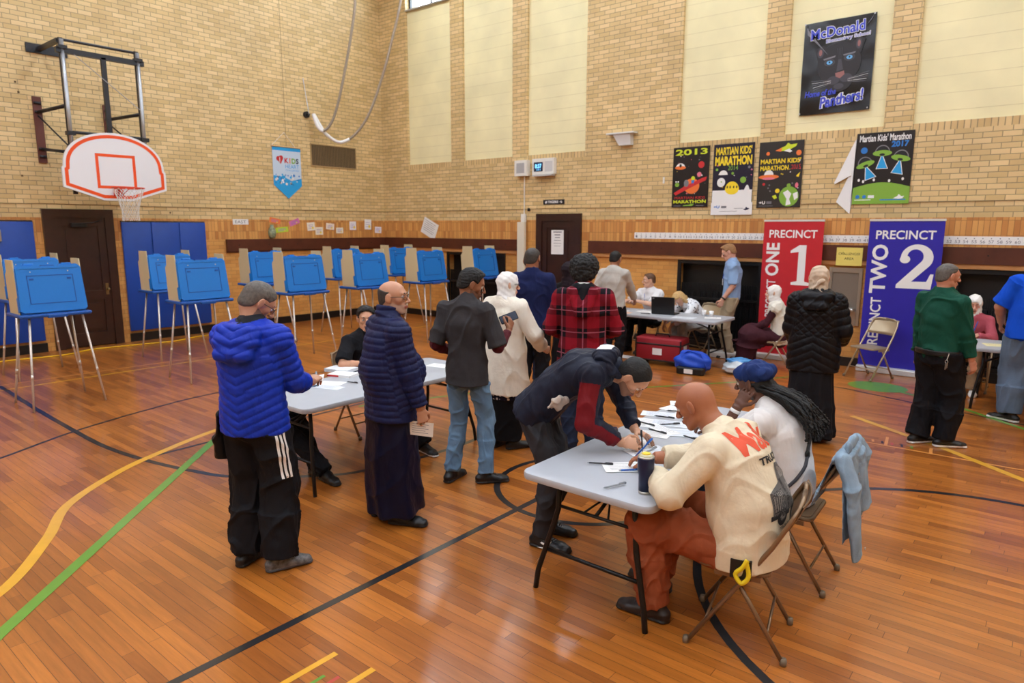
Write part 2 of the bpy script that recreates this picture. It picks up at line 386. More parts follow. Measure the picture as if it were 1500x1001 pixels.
ribbon([(9.0,-1.35),(11.12,-1.63),(11.95,-1.9),(13.4,-2.3)], .04, 1, .0014)
ribbon([(11.3,-1.15),(12.3,-1.7),(13.04,-2.39),(14.5,-3.6)], .06, 3, .0018)
ribbon([(6.9,-6.3),(7.52,-4.88),(9.04,-3.27),(9.86,-2.17),(10.4,-1.2)], .05, 3, .0018)
mb.add([(11.41+.36*math.cos(t), -1.24+.30*math.sin(t), .0016) for t in [2*PI*i/24 for i in range(24)]], [tuple(range(24))], 3)
for k in range(7):
    ribbon([(11.73+k*.085, -3.88), (11.71+k*.085, -3.80)], .022, [1,3,4,1,5,1,3][k])
ribbon([(12.02,-3.92),(11.98,-3.62)], .028, 4); ribbon([(12.4,-3.92),(12.38,-3.75)], .028, 4)
FL = mb.build('floor', [floor_mat(), LBLK, LYEL, LGRN, LORG, LPNK]); tag(FL, kind='structure')
# baseboards
BB = mat('black_baseboard', (20,18,17), .4)
mb = MB(); mb.box(0, .03, ROOMY, DOORL[0]-.12, 0, .15); mb.box(0, .03, DOORL[1]+.12, -.03, 0, .15); tag(mb.build('baseboard_left', BB), kind='structure')
mb = MB(); mb.box(0, DOORB[0]-.15, -.03, 0, 0, .14); mb.box(DOORB[1]+.15, ROOMX, -.03, 0, 0, .14); tag(mb.build('baseboard_back', BB), kind='structure')
# wooden rails along the walls with the pale ledge above the radiators
mb = MB(); mb.rbox(0, .07, -4.15, -.071, 1.60, 1.84, .004); mb.box(0, .03, -4.15, -.071, 1.57, 1.60)
for k in range(6): mb.tube([(.07, -.5-k*.68, 1.72), (.074, -.5-k*.68, 1.72)], .012, 8, 1)
tag(mb.build('trim_1', [RAILW, BLACK]), kind='structure')
mb = MB()
for a, b_ in ((0, 4.27), (6.02, ROOMX)):
    mb.box(a, b_, -.07, -.001, 1.61, 1.84); mb.box(a, b_, -.05, -.001, 1.545, 1.61, 1)
    for k in range(int((b_-a)/.6)): mb.tube([(a+.35+k*.6, -.07, 1.73), (a+.35+k*.6, -.074, 1.73)], .011, 8, 2)
tag(mb.build('trim_2', [RAILW, LEDGE, BLACK]), kind='structure')
# doors
def door(n, M, w, h, knob_side):
    D = bpy.data.objects.new(n, None); link(D); D.matrix_world = M; tag(D, kind='structure')
    f = MB(); c = .14
    f.box(-w/2, -w/2+c, -.05, .04, 0, h); f.box(w/2-c, w/2, -.05, .04, 0, h); f.box(-w/2+c, w/2-c, -.05, .04, h-c, h)
    f.box(-w/2, w/2, .04, .2, 0, h)
    f.build('door_frame', DWOOD, D)
    l = MB(); a, b_ = -w/2+c, w/2-c
    l.box(a, b_, -.005, .04, .01, h-c)
    st = .12
    for x0, x1, z0, z1 in ((a, a+st, .02, h-c), (b_-st, b_, .02, h-c), (a+st, b_-st, .02, .25), (a+st, b_-st, .82, .98), (a+st, b_-st, h-c-.14, h-c)):
        l.box(x0, x1, -.025, -.005, z0, z1)
    l.box(a+st+.06, b_-st-.06, -.018, -.005, .31, .76); l.box(a+st+.06, b_-st-.06, -.018, -.005, 1.04, h-c-.2)
    l.build('door_leaf', DWOOD, D)
    k = MB(); kx = (b_-.06)*knob_side
    k.box(kx-.025, kx+.025, -.032, -.025, .9, 1.1); k.tube([(kx, -.03, 1.0), (kx, -.08, 1.0)], .01, 8); k.ball((kx, -.09, 1.0), .026)
    k.build('door_handle', mat('aged_brass', (150,130,90), .35, 1), D)
    return D
d1 = door('door_1', Matrix.Translation((5.285, 0, 0)), 1.09, 2.36, 1)
d2 = door('door_2', Matrix.Translation((0, -6.76, 0)) @ Matrix.Rotation(PI/2, 4, 'Z'), 1.08, 2.38, 1)
cl = MB(); cl.rbox(-.14, .1, -.09, -.028, 2.08, 2.15, .01); cl.tube([(.02, -.07, 2.14), (.18, -.2, 2.16), (.33, -.04, 2.2)], .008, 6); cl.build('door_closer', BLACK, d2)
# radiators recessed behind grilles
GR = mat('radiator_black', (22,22,23), .4, .2)
for (a, b_), lab in zip(HEAT, ('black radiator grille recessed in back wall left of the door, behind the voting booths', 'black radiator grille recessed in back wall behind the young man in light blue shirt', 'black radiator grille recessed in back wall right of the blue banner')):
    t = thing('radiator', lab, 'radiator', ((a+b_)/2, .0, .14), 0, 'radiators in the back wall')
    hw = (b_-a)/2; m = MB()
    m.box(-hw+.002, hw-.002, -.02, .02, 1.34, 1.398); m.box(-hw+.002, hw-.002, -.02, .02, .002, .06); m.box(-hw+.002, -hw+.06, -.02, .02, .06, 1.34); m.box(hw-.06, hw-.002, -.02, .02, .06, 1.34)
    m.box(-hw+.06, hw-.06, .0, .03, .72, .76)
    m.build('frame', GR, t)
    g = MB(); n = int((2*hw-.14)/.028)
    for k in range(n): g.box(-hw+.07+k*.028, -hw+.07+k*.028+.012, .03, .045, .06, 1.0)
    for k in range(4): g.box(-hw+.06, hw-.06, .045, .05, .2+k*.22, .22+k*.22)
    g.build('grille', GR, t)
    r = MB()
    for k in range(12): r.rbox(-hw+.1+k*(2*hw-.2)/12, -hw+.1+(k+.75)*(2*hw-.2)/12, .08, .19, .08, .85, .02)
    r.build('fins', mat('radiator_grey', (60,60,62), .5, .3), t)
# ceiling lights
LE = mat('lamp_diffuser', (232,242,255), .5, emis=LAMP_E)
proto = None
for i, x in enumerate((2.6, 6.3, 10.0, 13.7, 17.4)):
    for j, y in enumerate((-1.9, -5.2, -8.5, -11.8, -15.1, -18.4)):
        if proto is None:
            t = thing('ceiling_light', 'long white rectangular ceiling light', 'ceiling light', (x, y, ROOMZ), 0, 'ceiling lights')
            m = MB(); m.box(-.62, .62, -.32, .32, -.10, -.001); m.build('housing', WHITEP, t)
            m = MB(); m.box(-.58, .58, -.28, .28, -.115, -.101); m.build('diffuser', LE, t); proto = t
        else: dup(proto, (x, y, ROOMZ), 0)
# ================================================================== THINGS ON THE WALLS
def wallB(x, z, d=0.0):   # frame lying on the back wall, facing the room: local x right, y up, z out
    return Matrix(((1,0,0,x),(0,0,-1,-d),(0,1,0,z),(0,0,0,1)))
def wallL(y, z, d=0.0):   # on the left wall: local x = +Y world, y up, z out (+X)
    return Matrix(((0,0,1,d),(1,0,0,y),(0,1,0,z),(0,0,0,1)))
def ink(n, c, r=.5, **k): return mat('ink_'+n, c, r, **k)
I_BLK, I_WHT, I_YEL, I_LIM, I_RED, I_BLU, I_GRN, I_ORG, I_GRY, I_NAV, I_PNK, I_SKY = (ink('black',(24,24,28)), ink('white',(238,238,236)), ink('yellow',(244,214,40)), ink('lime',(206,222,40)), ink('red',(200,40,44)),
    ink('blue',(40,120,200)), ink('green',(130,176,60)), ink('orange',(238,120,50)), ink('grey',(120,120,126)), ink('navy',(24,28,60)), ink('pink',(230,120,140)), ink('sky',(30,160,226)))
INKS = [I_BLK, I_WHT, I_YEL, I_LIM, I_RED, I_BLU, I_GRN, I_ORG, I_GRY, I_NAV, I_PNK, I_SKY]
BLKi, WHTi, YELi, LIMi, REDi, BLUi, GRNi, ORGi, GRYi, NAVi, PNKi, SKYi = range(12)
GLOSSK = mat('poster_film_dark', (26,25,30), .28, var=.1)
def sheet(name, M, w, h, m, label, cat, wav=0.0, thick=.003, n=16, group=None):
    """thin printed sheet with real thickness; origin at its centre"""
    nx, ny = n, n; V = []; 
    for side in (0, 1):
        for j in range(ny+1):
            for i in range(nx+1):
                x = (i/nx-.5)*w; y = (j/ny-.5)*h
                zz = wav*(math.sin(x*9+y*5)+.6*math.sin(y*13-x*4)+1.6)*.5 + (thick if side else 0)
                V.append(M @ Vector((x, y, zz)))
    o_ = (nx+1)*(ny+1); F = []
    for j in range(ny):
        for i in range(nx):
            a = j*(nx+1)+i; F.append((a+o_, a+1+o_, a+nx+2+o_, a+nx+1+o_)); F.append((a, a+nx+1, a+nx+2, a+1))
    for i in range(nx): F.append((i, i+1, i+1+o_, i+o_)); a = ny*(nx+1)+i; F.append((a+1, a, a+o_, a+1+o_))
    for j in range(ny): a = j*(nx+1); F.append((a+nx+1, a, a+o_, a+nx+1+o_)); b = a+nx; F.append((b, b+nx+1, b+nx+1+o_, b+o_))
    o = npmesh(name, V, F, m, None, True); tag(o, label, cat, group); auto_smooth(o); return o
def printed(o, mb, name='print', label=None, mats=None):
    c = mb.build(name, mats or INKS, o)
    if label: c['label'] = label
    return c
def stars(mb, M, w, h, n, seed, z, cols=(WHTi, YELi, PNKi, GRYi)):
    rr = random.Random(seed)
    for _ in range(n): disc2(mb, M, rr.uniform(-w*.46, w*.46), rr.uniform(-h*.40, h*.36), rr.choice((.006,.009,.013)), None, z, rr.choice(cols), 8)
# --- space marathon posters
def poster(x0, x1, z0, z1, label, base, tilt=0): 
    w, h = x1-x0, z1-z0; M = wallB((x0+x1)/2, (z0+z1)/2, .014) @ Matrix.Rotation(tilt, 4, 'Z')
    o = sheet('poster', M, w, h, base, label, 'poster', 0, .008, 4, None); return o, M, w, h
P, M, w, h = poster(7.71, 8.37, 2.44, 3.45, 'black marathon poster with 2013 in yellow at its top and a ringed orange planet', GLOSSK)
m = MB(); z = .0095
put_text(m, '2013', M @ Matrix.Translation((0, .42, 0)), .16, LIMi, z, w=.58, h=.10, bold=.004)
disc2(m, M, .19, .20, .055, None, z, REDi); disc2(m, M, -.19, .17, .085, .07, z, WHTi, 20, 0, PI); disc2(m, M, -.19, .165, .10, .03, z+.0004, ORGi); disc2(m, M, -.19, .20, .02, .03, z+.0006, BLKi)
disc2(m, M, .03, -.15, .14, .13, z, ORGi); poly2(m, M, [(-.30,-.26),(-.26,-.30),(.02,-.17),(.28,-.06),(.30,.0),(.22,-.02),(-.1,-.15)], z+.0005, REDi)
disc2(m, M, -.07, -.1, .045, .06, z+.0008, GRYi); disc2(m, M, .05, -.02, .035, None, z+.001, LIMi); poly2(m, M, [(.02,-.05),(.08,-.05),(.06,-.12),(.05,-.09),(.03,-.12)], z+.001, BLUi)
disc2(m, M, -.24, -.12, .04, .035, z, GRNi); disc2(m, M, -.26, -.07, .014, None, z, WHTi); disc2(m, M, -.22, -.07, .014, None, z, WHTi); disc2(m, M, .16, .04, .04, None, z, PNKi)
put_text(m, 'MARTIAN KIDS', M @ Matrix.Translation((0, -.345, 0)), .08, REDi, z, w=.56, h=.045); put_text(m, 'MARATHON', M @ Matrix.Translation((0, -.41, 0)), .08, LIMi, z, w=.6, h=.055, bold=.003)
poly2(m, M, [(-.12,-.485),(.05,-.485),(.09,-.45),(.05,-.455),(.04,-.44),(.0,-.46),(-.1,-.465)], z, GRNi); rect2(m, M, .12, .26, -.485, -.475, z, GRYi); rect2(m, M, -.29, -.16, -.485, -.475, z, GRYi)
stars(m, M, w, h, 22, 1, z-.0004); printed(P, m)
P, M, w, h = poster(8.44, 9.12, 2.50, 3.45, 'dark blue marathon poster with 2014 and a yellow dome above white strip', mat('poster_navy', (24,24,48), .3))
m = MB(); M2 = wallB(8.79, 2.41, .006)
put_text(m, "MARTIAN KIDS'", M @ Matrix.Translation((0, .365, 0)), .1, YELi, z, w=.60, h=.13, bold=.003); put_text(m, 'MARATHON', M @ Matrix.Translation((0, .205, 0)), .1, YELi, z, w=.62, h=.15, bold=.005)
put_text(m, '2014', M @ Matrix.Translation((.0, .09, 0)), .1, GRNi, z, w=.17, h=.075)
disc2(m, M, -.16, -.02, .075, .075, z, WHTi, 20, 0, PI); disc2(m, M, -.19, -.14, .07, .075, z, WHTi); disc2(m, M, -.185, -.13, .012, None, z+.0004, GRNi); disc2(m, M, .18, -.11, .05, None, z, GRNi); disc2(m, M, .0, -.0, .022, None, z, GRNi); disc2(m, M, -.27, .07, .022, None, z, GRNi); disc2(m, M, .27, .09, .02, None, z, GRYi)
disc2(m, M, .0, -.27, .12, .14, z, YELi, 24, 0, PI)
for k, hx in enumerate((-.08,-.03,.03,.08)): disc2(m, M, hx, -.22, .011, .022, z+.0005, BLKi)
poly2(m, M, [(.2,-.275),(.3,-.275),(.27,-.2),(.25,-.19),(.23,-.21)], z, WHTi)
rect2(m, M, -.335, .335, -.47, -.27, z-.0002, WHTi); disc2(m, M, .0, -.27, .11, .07, z+.0003, YELi, 20, PI, 2*PI)
stars(m, M, w, h*.6, 10, 2, z-.0004); printed(P, m)
o2 = sheet('print', Matrix.Identity(4), .70, .20, I_WHT, None, None, 0, .004, 4); o2.parent = P; o2.matrix_world = wallB(8.785, 2.405, .024); del_keys = [o2.pop(k) for k in list(o2.keys()) if k in ('label','category')]; o2.name = 'white_lower_strip'; o2['label'] = 'white strip along the poster foot'
m = MB(); M2 = wallB(8.785, 2.405, .0290)
put_text(m, '+U', M2 @ Matrix.Translation((-.25, .03, 0)), .07, BLUi, 0, w=.1, h=.045, bold=.003); rect2(m, M2, -.17, -.08, .01, .045, 0, GRYi); rect2(m, M2, -.2, .1, -.045, -.038, 0, GRYi); rect2(m, M2, .05, .2, .0, .006, 0, GRYi); poly2(m, M2, [(.2,-.01),(.24,.0),(.25,.03),(.27,.01),(.31,.0),(.28,-.02),(.24,-.03)], 0, NAVi)
printed(P, m, 'small_print')
P, M, w, h = poster(9.20, 9.88, 2.41, 3.43, 'dark marathon poster with a rocket above and a green planet below', mat('poster_charcoal', (44,42,42), .3))
m = MB()
poly2(m, M, [(-.08,.37),(-.02,.36),(.10,.36),(.22,.42),(.24,.46),(.14,.45),(.10,.48),(.06,.43),(.0,.41)], z, LIMi); poly2(m, M, [(-.09,.37),(0,.35),(.01,.41)], z+.0004, ORGi); poly2(m, M, [(.04,.36),(.14,.33),(.17,.35),(.12,.39)], z+.0002, WHTi); disc2(m, M, .27, .32, .04, None, z, ORGi); disc2(m, M, -.2, .33, .028, None, z, ORGi)
put_text(m, "MARTIAN KIDS'", M @ Matrix.Translation((.0, .21, 0)), .1, YELi, z, w=.62, h=.075, bold=.003); put_text(m, 'MARATHON', M @ Matrix.Translation((-.09, .105, 0)), .1, YELi, z, w=.44, h=.075, bold=.003); put_text(m, '2015', M @ Matrix.Translation((.24, .11, 0)), .1, REDi, z, w=.14, h=.07)
disc2(m, M, -.17, -.005, .075, .08, z, WHTi, 20, 0, PI); disc2(m, M, -.17, -.03, .16, .035, z+.0003, ORGi); disc2(m, M, -.17, -.055, .1, .02, z+.0006, PNKi)
disc2(m, M, .16, -.34, .15, .155, z, GRNi); poly2(m, M, [(.07,-.28),(.14,-.24),(.2,-.3),(.17,-.38),(.2,-.46),(.12,-.48),(.13,-.38)], z+.0004, WHTi); poly2(m, M, [(.22,-.3),(.29,-.27),(.30,-.36),(.25,-.4)], z+.0004, WHTi); disc2(m, M, .15, -.17, .03, .03, z, GRNi); disc2(m, M, -.02, -.25, .035, None, z, YELi); disc2(m, M, .27, -.17, .025, .04, z, PNKi); poly2(m, M, [(-.1,-.33),(-.04,-.31),(-.02,-.36),(-.06,-.38)], z, LIMi)
poly2(m, M, [(.25,-.03),(.31,.03),(.29,-.05)], z, YELi); disc2(m, M, -.24, -.14, .022, None, z, REDi); put_text(m, '+U', M @ Matrix.Translation((-.25, -.43, 0)), .07, WHTi, z, w=.1, h=.05, bold=.003); rect2(m, M, -.18, -.1, -.45, -.41, z, GRYi); rect2(m, M, -.3, -.08, -.485, -.478, z, GRYi)
stars(m, M, w, h*.7, 18, 3, z-.0004); printed(P, m)
P, M, w, h = poster(10.62, 11.36, 2.44, 3.45, 'marathon poster with 2017 and three green saucers beaming blue light', GLOSSK)
m = MB()
put_text(m, "Martian Kids' Marathon", M @ Matrix.Translation((.0, .43, 0)), .1, WHTi, z, w=.66, h=.10, bold=.002); put_text(m, '2017', M @ Matrix.Translation((.2, .33, 0)), .1, BLUi, z, w=.22, h=.085, bold=.004)
disc2(m, M, -.26, .26, .045, None, z, BLUi)
for ux, uy, a in ((-.23,.06,.35),(-.02,.21,0),(.22,.13,-.2)):
    T = M @ Matrix.Translation((ux, uy, 0)) @ Matrix.Rotation(a, 4, 'Z')
    disc2(m, T, 0, .0, .10, .115, z, GRYi, 22, 0, PI); disc2(m, T, 0, .0, .088, .1, z+.0003, BLKi, 22, 0, PI); disc2(m, T, 0, 0, .125, .042, z+.0006, GRNi); disc2(m, T, 0, -.02, .035, .018, z+.0009, BLKi)
    poly2(m, T, [(-.012,-.03),(.012,-.03),(.09,-.22),(-.07,-.22)], z+.0004, WHTi); poly2(m, T, [(-.006,-.04),(.006,-.04),(.078,-.212),(-.058,-.212)], z+.0008, SKYi)
pts = [(w*(t/16-.5), -.27+.07*math.sin(PI*t/16)) for t in range(17)]
poly2(m, M, [(-w/2,-h/2),(w/2,-h/2)] + pts[::-1], z-.0002, GRNi)
for k, x in enumerate((-.3,-.24,-.1,.1,.27)): disc2(m, M, x, -.16-.02*(k % 2), .016, .022, z+.0003, WHTi, 10)
rect2(m, M, -.34, -.12, -.45, -.44, z+.0003, WHTi); disc2(m, M, -.3, -.40, .028, None, z+.0003, BLUi); disc2(m, M, -.21, -.40, .026, None, z+.0003, BLUi); rect2(m, M, -.16, -.08, -.42, -.38, z+.0003, WHTi); rect2(m, M, .0, .33, -.455, -.44, z+.0003, BLUi); poly2(m, M, [(.17,-.43),(.22,-.40),(.24,-.37),(.27,-.4),(.31,-.4),(.29,-.43),(.25,-.44)], z+.0004, WHTi)
for k in range(9): disc2(m, M, -.3+k*.075, -.31+.02*(k % 3), .014, None, z+.0003, ink('dkgreen',(90,140,50)) and GRNi, 8)
printed(P, m)
# white paper curling down beside the saucer poster
fp = MB()
fp.prism([(10.66,3.40),(10.60,3.36),(10.36,2.78),(10.55,2.86),(10.40,2.48),(10.60,2.30),(10.615,2.45),(10.615,3.38)], .014, .020, Matrix(((1,0,0,0),(0,0,-1,0),(0,1,0,0),(0,0,0,1))))
fp.prism([(10.36,2.78),(10.36,2.74),(10.58,2.86),(10.56,2.92)], .020, .04, Matrix(((1,0,0,0),(0,0,-1,0),(0,1,0,0),(0,0,0,1))))
tag(fp.build('hanging_paper', I_WHT), 'loose white paper folded over and hanging from wall left of the saucer poster', 'paper')
# --- panther banner
Mp = wallB(10.25, 4.45, .055-.05)
PB = sheet('banner', wallB(10.25, 4.45, .0), .98, 1.32, mat('banner_vinyl_black', (20,20,24), .22, bump=.3, bscale=7), 'black vinyl school banner with a blue eyed panther face and blue lettering', 'banner', .012, .004, 24)
PB.location = (0, .03, 0)
m = MB(); z = .028; Mp = wallB(10.25, 4.45, -.03+.0)
FUR, FUR2, FUR3 = len(INKS), len(INKS)+1, len(INKS)+2
pm = INKS + [ink('fur',(36,34,38)), ink('fur_light',(66,64,72)), ink('lettering_blue',(60,74,196)), ink('nose',(150,100,96)), ink('eye_blue',(110,180,230))]
LB, NOSE, EYEB = len(INKS)+2, len(INKS)+3, len(INKS)+4
disc2(m, Mp, .03, .03, .30, .30, z, FUR, 40); disc2(m, Mp, .04, -.20, .20, .17, z+.0003, FUR, 30); poly2(m, Mp, [(-.27,.10),(-.31,.27),(-.20,.31),(-.10,.26)], z+.0004, FUR); poly2(m, Mp, [(.17,.29),(.27,.37),(.37,.33),(.32,.14)], z+.0004, FUR)
for k in range(9): poly2(m, Mp, [(-.02+.012*k,.25),(-.014+.012*k,.25),(.02+.006*k,.10),(.017+.006*k,.10)], z+.0012, FUR2 if k % 2 else BLKi)
for s_, cx_ in ((-1,-.10),(1,.17)): poly2(m, Mp, [(cx_-.09,.12+(.03 if s_ > 0 else 0)),(cx_+.08,.12+(.05 if s_ > 0 else .03)),(cx_+.07,.105+(.04 if s_ > 0 else .02)),(cx_-.08,.10+(.03 if s_ > 0 else 0))], z+.0028, GRYi)
disc2(m, Mp, -.235, .21, .045, .07, z+.001, FUR2); disc2(m, Mp, .285, .27, .04, .07, z+.001, FUR2); disc2(m, Mp, -.235, .215, .022, .045, z+.0015, NOSE); disc2(m, Mp, .285, .275, .02, .045, z+.0015, NOSE)
for sx_, cx_, cy_ in ((-1, -.10, .06), (1, .17, .10)):
    disc2(m, Mp, cx_, cy_, .075, .05, z+.001, FUR2); disc2(m, Mp, cx_, cy_, .052, .034, z+.0015, BLKi); disc2(m, Mp, cx_, cy_, .042, .028, z+.002, EYEB); disc2(m, Mp, cx_, cy_+.004, .012, .014, z+.0025, BLKi)
poly2(m, Mp, [(-.01,-.1),(.11,-.08),(.12,-.13),(.06,-.18),(.0,-.15)], z+.0015, NOSE); poly2(m, Mp, [(.02,.09),(.06,.09),(.095,-.06),(.005,-.08)], z+.001, FUR2)
disc2(m, Mp, -.03, -.2, .085, .06, z+.001, FUR2); disc2(m, Mp, .14, -.18, .085, .06, z+.001, FUR2); disc2(m, Mp, .05, -.29, .07, .04, z+.001, FUR2)
for k in range(5):
    for s_, bx in ((-1, -.06), (1, .17)):
        a = s_*(.05+.11*k); x1 = bx+s_*(.28-.01*k); y1 = -.18-.03*k*1.1+(.05 if s_ > 0 else 0)
        poly2(m, Mp, [(bx, -.19-.012*k), (bx, -.194-.012*k), (x1, y1), (x1, y1+.004)], z+.002, WHTi if k % 2 else GRYi)
put_text(m, 'McDonald', Mp @ Matrix.Translation((-.02, .50, 0)) @ Matrix.Rotation(.05, 4, 'Z'), .2, WHTi, z+.001, w=.75, h=.165, bold=.012); put_text(m, 'McDonald', Mp @ Matrix.Translation((-.02, .50, 0)) @ Matrix.Rotation(.05, 4, 'Z'), .2, LB, z+.002, w=.74, h=.15, bold=.005)
put_text(m, 'Elementary School', Mp @ Matrix.Translation((.13, .375, 0)) @ Matrix.Rotation(.05, 4, 'Z'), .1, WHTi, z+.001, w=.60, h=.075, bold=.008); put_text(m, 'Elementary School', Mp @ Matrix.Translation((.13, .375, 0)) @ Matrix.Rotation(.05, 4, 'Z'), .1, LB, z+.002, w=.59, h=.062)
put_text(m, 'Home of the', Mp @ Matrix.Translation((-.20, -.36, 0)) @ Matrix.Rotation(.03, 4, 'Z'), .1, LB, z+.003, w=.44, h=.09, shear=.2, bold=.003); put_text(m, 'Panthers!', Mp @ Matrix.Translation((.10, -.47, 0)) @ Matrix.Rotation(.12, 4, 'Z'), .1, WHTi, z+.002, w=.62, h=.18, shear=.2, bold=.01); put_text(m, 'Panthers!', Mp @ Matrix.Translation((.10, -.47, 0)) @ Matrix.Rotation(.12, 4, 'Z'), .1, LB, z+.0035, w=.61, h=.165, shear=.2, bold=.003)
poly2(m, Mp, [(-.45,.6),(-.40,.52),(-.12,.16),(-.2,.25),(-.44,.5)], z+.0008, GRYi); poly2(m, Mp, [(.45,.63),(.36,.5),(.43,.58)], z+.0008, GRYi)
c = m.build('print', pm, PB); c.location = (0, -.03, 0)
for gx, gy in ((-.47,.64),(.47,.64),(-.47,-.64),(.47,-.64)):
    g = MB(); g.tube([(10.25+gx, -.028, 4.45+gy), (10.25+gx, -.034, 4.45+gy)], .012, 8); o = g.build('grommet', mat('grommet_metal', (190,190,190), .3, 1), PB); o.location = (0, -.03, 0)
# --- precinct banners (roll-up stands in front of the wall)
def serif1(mb, M, w, h, z, mi):
    p = [(-.42,.30),(-.42,.36),(-.10,.50),(.16,.50),(.16,-.40),(.34,-.43),(.34,-.5),(-.34,-.5),(-.34,-.43),(-.12,-.40),(-.12,.33)]
    poly2(mb, M, [(a*w, b*h) for a, b in p], z, mi)
def serif2(mb, M, w, h, z, mi):
    n = 20; outer = []; inner = []
    # bowl
    for i in range(n+1):
        a = math.radians(200 - 245*i/n); outer.append((.02+.40*math.cos(a), .20+.30*math.sin(a))); inner.append((-.02+.20*math.cos(a), .22+.17*math.sin(a)))
    vs = []; fs = []
    for i in range(n+1): vs += [outer[i], inner[i]]
    mb.add([M @ Vector((a*w, b*h, z)) for a, b in vs], [(2*i, 2*i+1, 2*i+3, 2*i+2) for i in range(n)], mi)
    disc2(mb, M, -.27*w, .16*h, .13*w, .09*h, z+.0003, mi)
    poly2(mb, M, [(a*w, b*h) for a, b in (outer[-1], inner[-1], (-.44,-.42), (-.44,-.5), (-.1,-.37))], z+.0002, mi)
    poly2(mb, M, [(a*w, b*h) for a, b in ((-.44,-.5),(.42,-.5),(.46,-.16),(.38,-.16),(.30,-.33),(-.14,-.34),(-.36,-.40))], z+.0003, mi)
def rollup(x0, x1, top, dist, colr, word, num, label, ang=0):
    w = x1-x0; t = thing('banner_stand', label, 'banner', ((x0+x1)/2, -dist, 0), ang)
    b = MB(); b.rbox(-w/2-.01, w/2+.01, -.10, .10, 0, .09, .03); b.build('base', mat('silver_plastic', (214,214,212), .35, .2), t)
    F = MB(); F.box(-w/2, w/2, -.006, 0, .09, top-.03); fo = F.build('fabric', mat('banner_'+label.split()[0], colr, .45, var=.04), t)
    T = MB(); T.rbox(-w/2-.006, w/2+.006, -.014, .008, top-.03, top, .003); T.build('top_rail', mat('rail_silver', (220,218,212), .35, .2), t)
    Pm = MB(); Pm.tube([(0, .03, .09), (0, .03, top-.02)], .012, 8); Pm.build('pole', mat('rail_silver', (220,218,212), .35, .2), t)
    M = Matrix(((1,0,0,0),(0,0,-1,-.0065),(0,1,0,0),(0,0,0,1))); m = MB()
    put_text(m, 'PRECINCT', M @ Matrix.Translation((0, top-.22, 0)), .2, 0, .001, w=w*.80, h=.125, bold=.004)
    V = M @ Matrix.Translation((-w*.32, (top-.36), 0)) @ Matrix.Rotation(PI/2, 4, 'Z')
    lw, pw = (.52, .60) if word == 'ONE' else (.70, .78)
    put_text(m, word, V @ Matrix.Translation((-lw/2, 0, 0)), .2, 0, .001, w=lw, h=.21, bold=.006)
    put_text(m, 'PRECINCT', V @ Matrix.Translation((-lw-.06-pw/2, 0, 0)), .2, 0, .001, w=pw, h=.14, bold=.003)
    (serif1 if num == 1 else serif2)(m, M @ Matrix.Translation((w*.17, top-(.70 if num == 1 else .66), 0)), .40 if num == 1 else .50, .62, .001, 0)
    m.build('lettering', [I_WHT], fo)
    return t
rollup(9.40, 10.30, 2.22, .16, (196,32,44), 'ONE', 1, 'red roll-up banner reading PRECINCT ONE with a large white 1')
rollup(10.93, 11.86, 2.22, .20, (38,30,160), 'TWO', 2, 'blue roll-up banner reading PRECINCT TWO with a large white 2')
# --- yellow challenger sign, drinking fountain
o = sheet('sign', wallB(10.66, 1.67, .072), .36, .27, mat('paper_yellow', (232,214,110), .7), 'yellow paper sign reading CHALLENGER AREA above the drinking fountain', 'sign', 0, .002, 2)
m = MB(); put_text(m, 'CHALLENGER', wallB(10.66, 1.71, .0745), .06, 0, 0, w=.30, h=.035); put_text(m, 'AREA', wallB(10.66, 1.64, .0745), .06, 0, 0, w=.13, h=.035); m.build('lettering', [I_BLK], o)
STEEL = mat('stainless_steel', (186,184,178), .3, .85)
t = thing('drinking_fountain', 'recessed stainless steel drinking fountain under the yellow sign', 'drinking fountain', (10.62, 0, .63), 0)
m = MB(); hw = .235
m.rbox(-hw, -hw+.05, -.03, .0, 0, .87, .008); m.rbox(hw-.05, hw, -.03, 0, 0, .87, .008); m.box(-hw+.05, hw-.05, -.03, 0, .80, .87); m.box(-hw+.05, hw-.05, -.03, 0, 0, .22); m.build('surround', STEEL, t)
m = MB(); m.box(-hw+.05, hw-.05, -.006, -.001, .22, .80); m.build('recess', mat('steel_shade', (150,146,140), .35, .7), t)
m = MB(); m.rbox(-hw+.06, hw-.06, -.16, -.03, .22, .27, .03); m.rbox(-hw+.09, hw-.09, -.14, -.04, .268, .275, .02); m.build('basin', STEEL, t)
m = MB(); m.tube([(.08,-.08,.27),(.08,-.08,.33),(.05,-.09,.35),(.02,-.1,.34)], .008, 8); m.build('spout', STEEL, t)
m = MB(); m.tube([(0,-.03,.12),(0,-.05,.12)], .022, 14); m.build('push_button', STEEL, t)
# --- numbered paper strip along the rail
t = thing('number_line', 'long white paper number line pinned along the back wall above the wooden rail', 'number line', (0, 0, 0), 0)
m = MB(); x = 6.985
m.box(6.985, 9.38, -.0065, -.003, 1.895, 2.005); m.box(9.38, 15.0, -.0065, -.003, 1.875, 1.985); m.build('paper_strip', I_WHT, t)
m = MB()
for k in range(1, 77):
    x = 7.03+(k-1)*.0955; zz = 1.945 if x < 9.38 else 1.925
    if 9.36 < x < 9.42: continue
    put_text(m, str(k), wallB(x, zz-.012, .007), .06, 0, 0, w=.035 if k < 10 else .06, h=.04)
    m.add([wallB(x, zz+.032, .007) @ Vector(p) for p in ((-.006,-.006,0),(.006,-.006,0),(.006,.006,0),(-.006,.006,0))], [(0,1,2,3)])
m.build('numbers', [I_GRY], t)
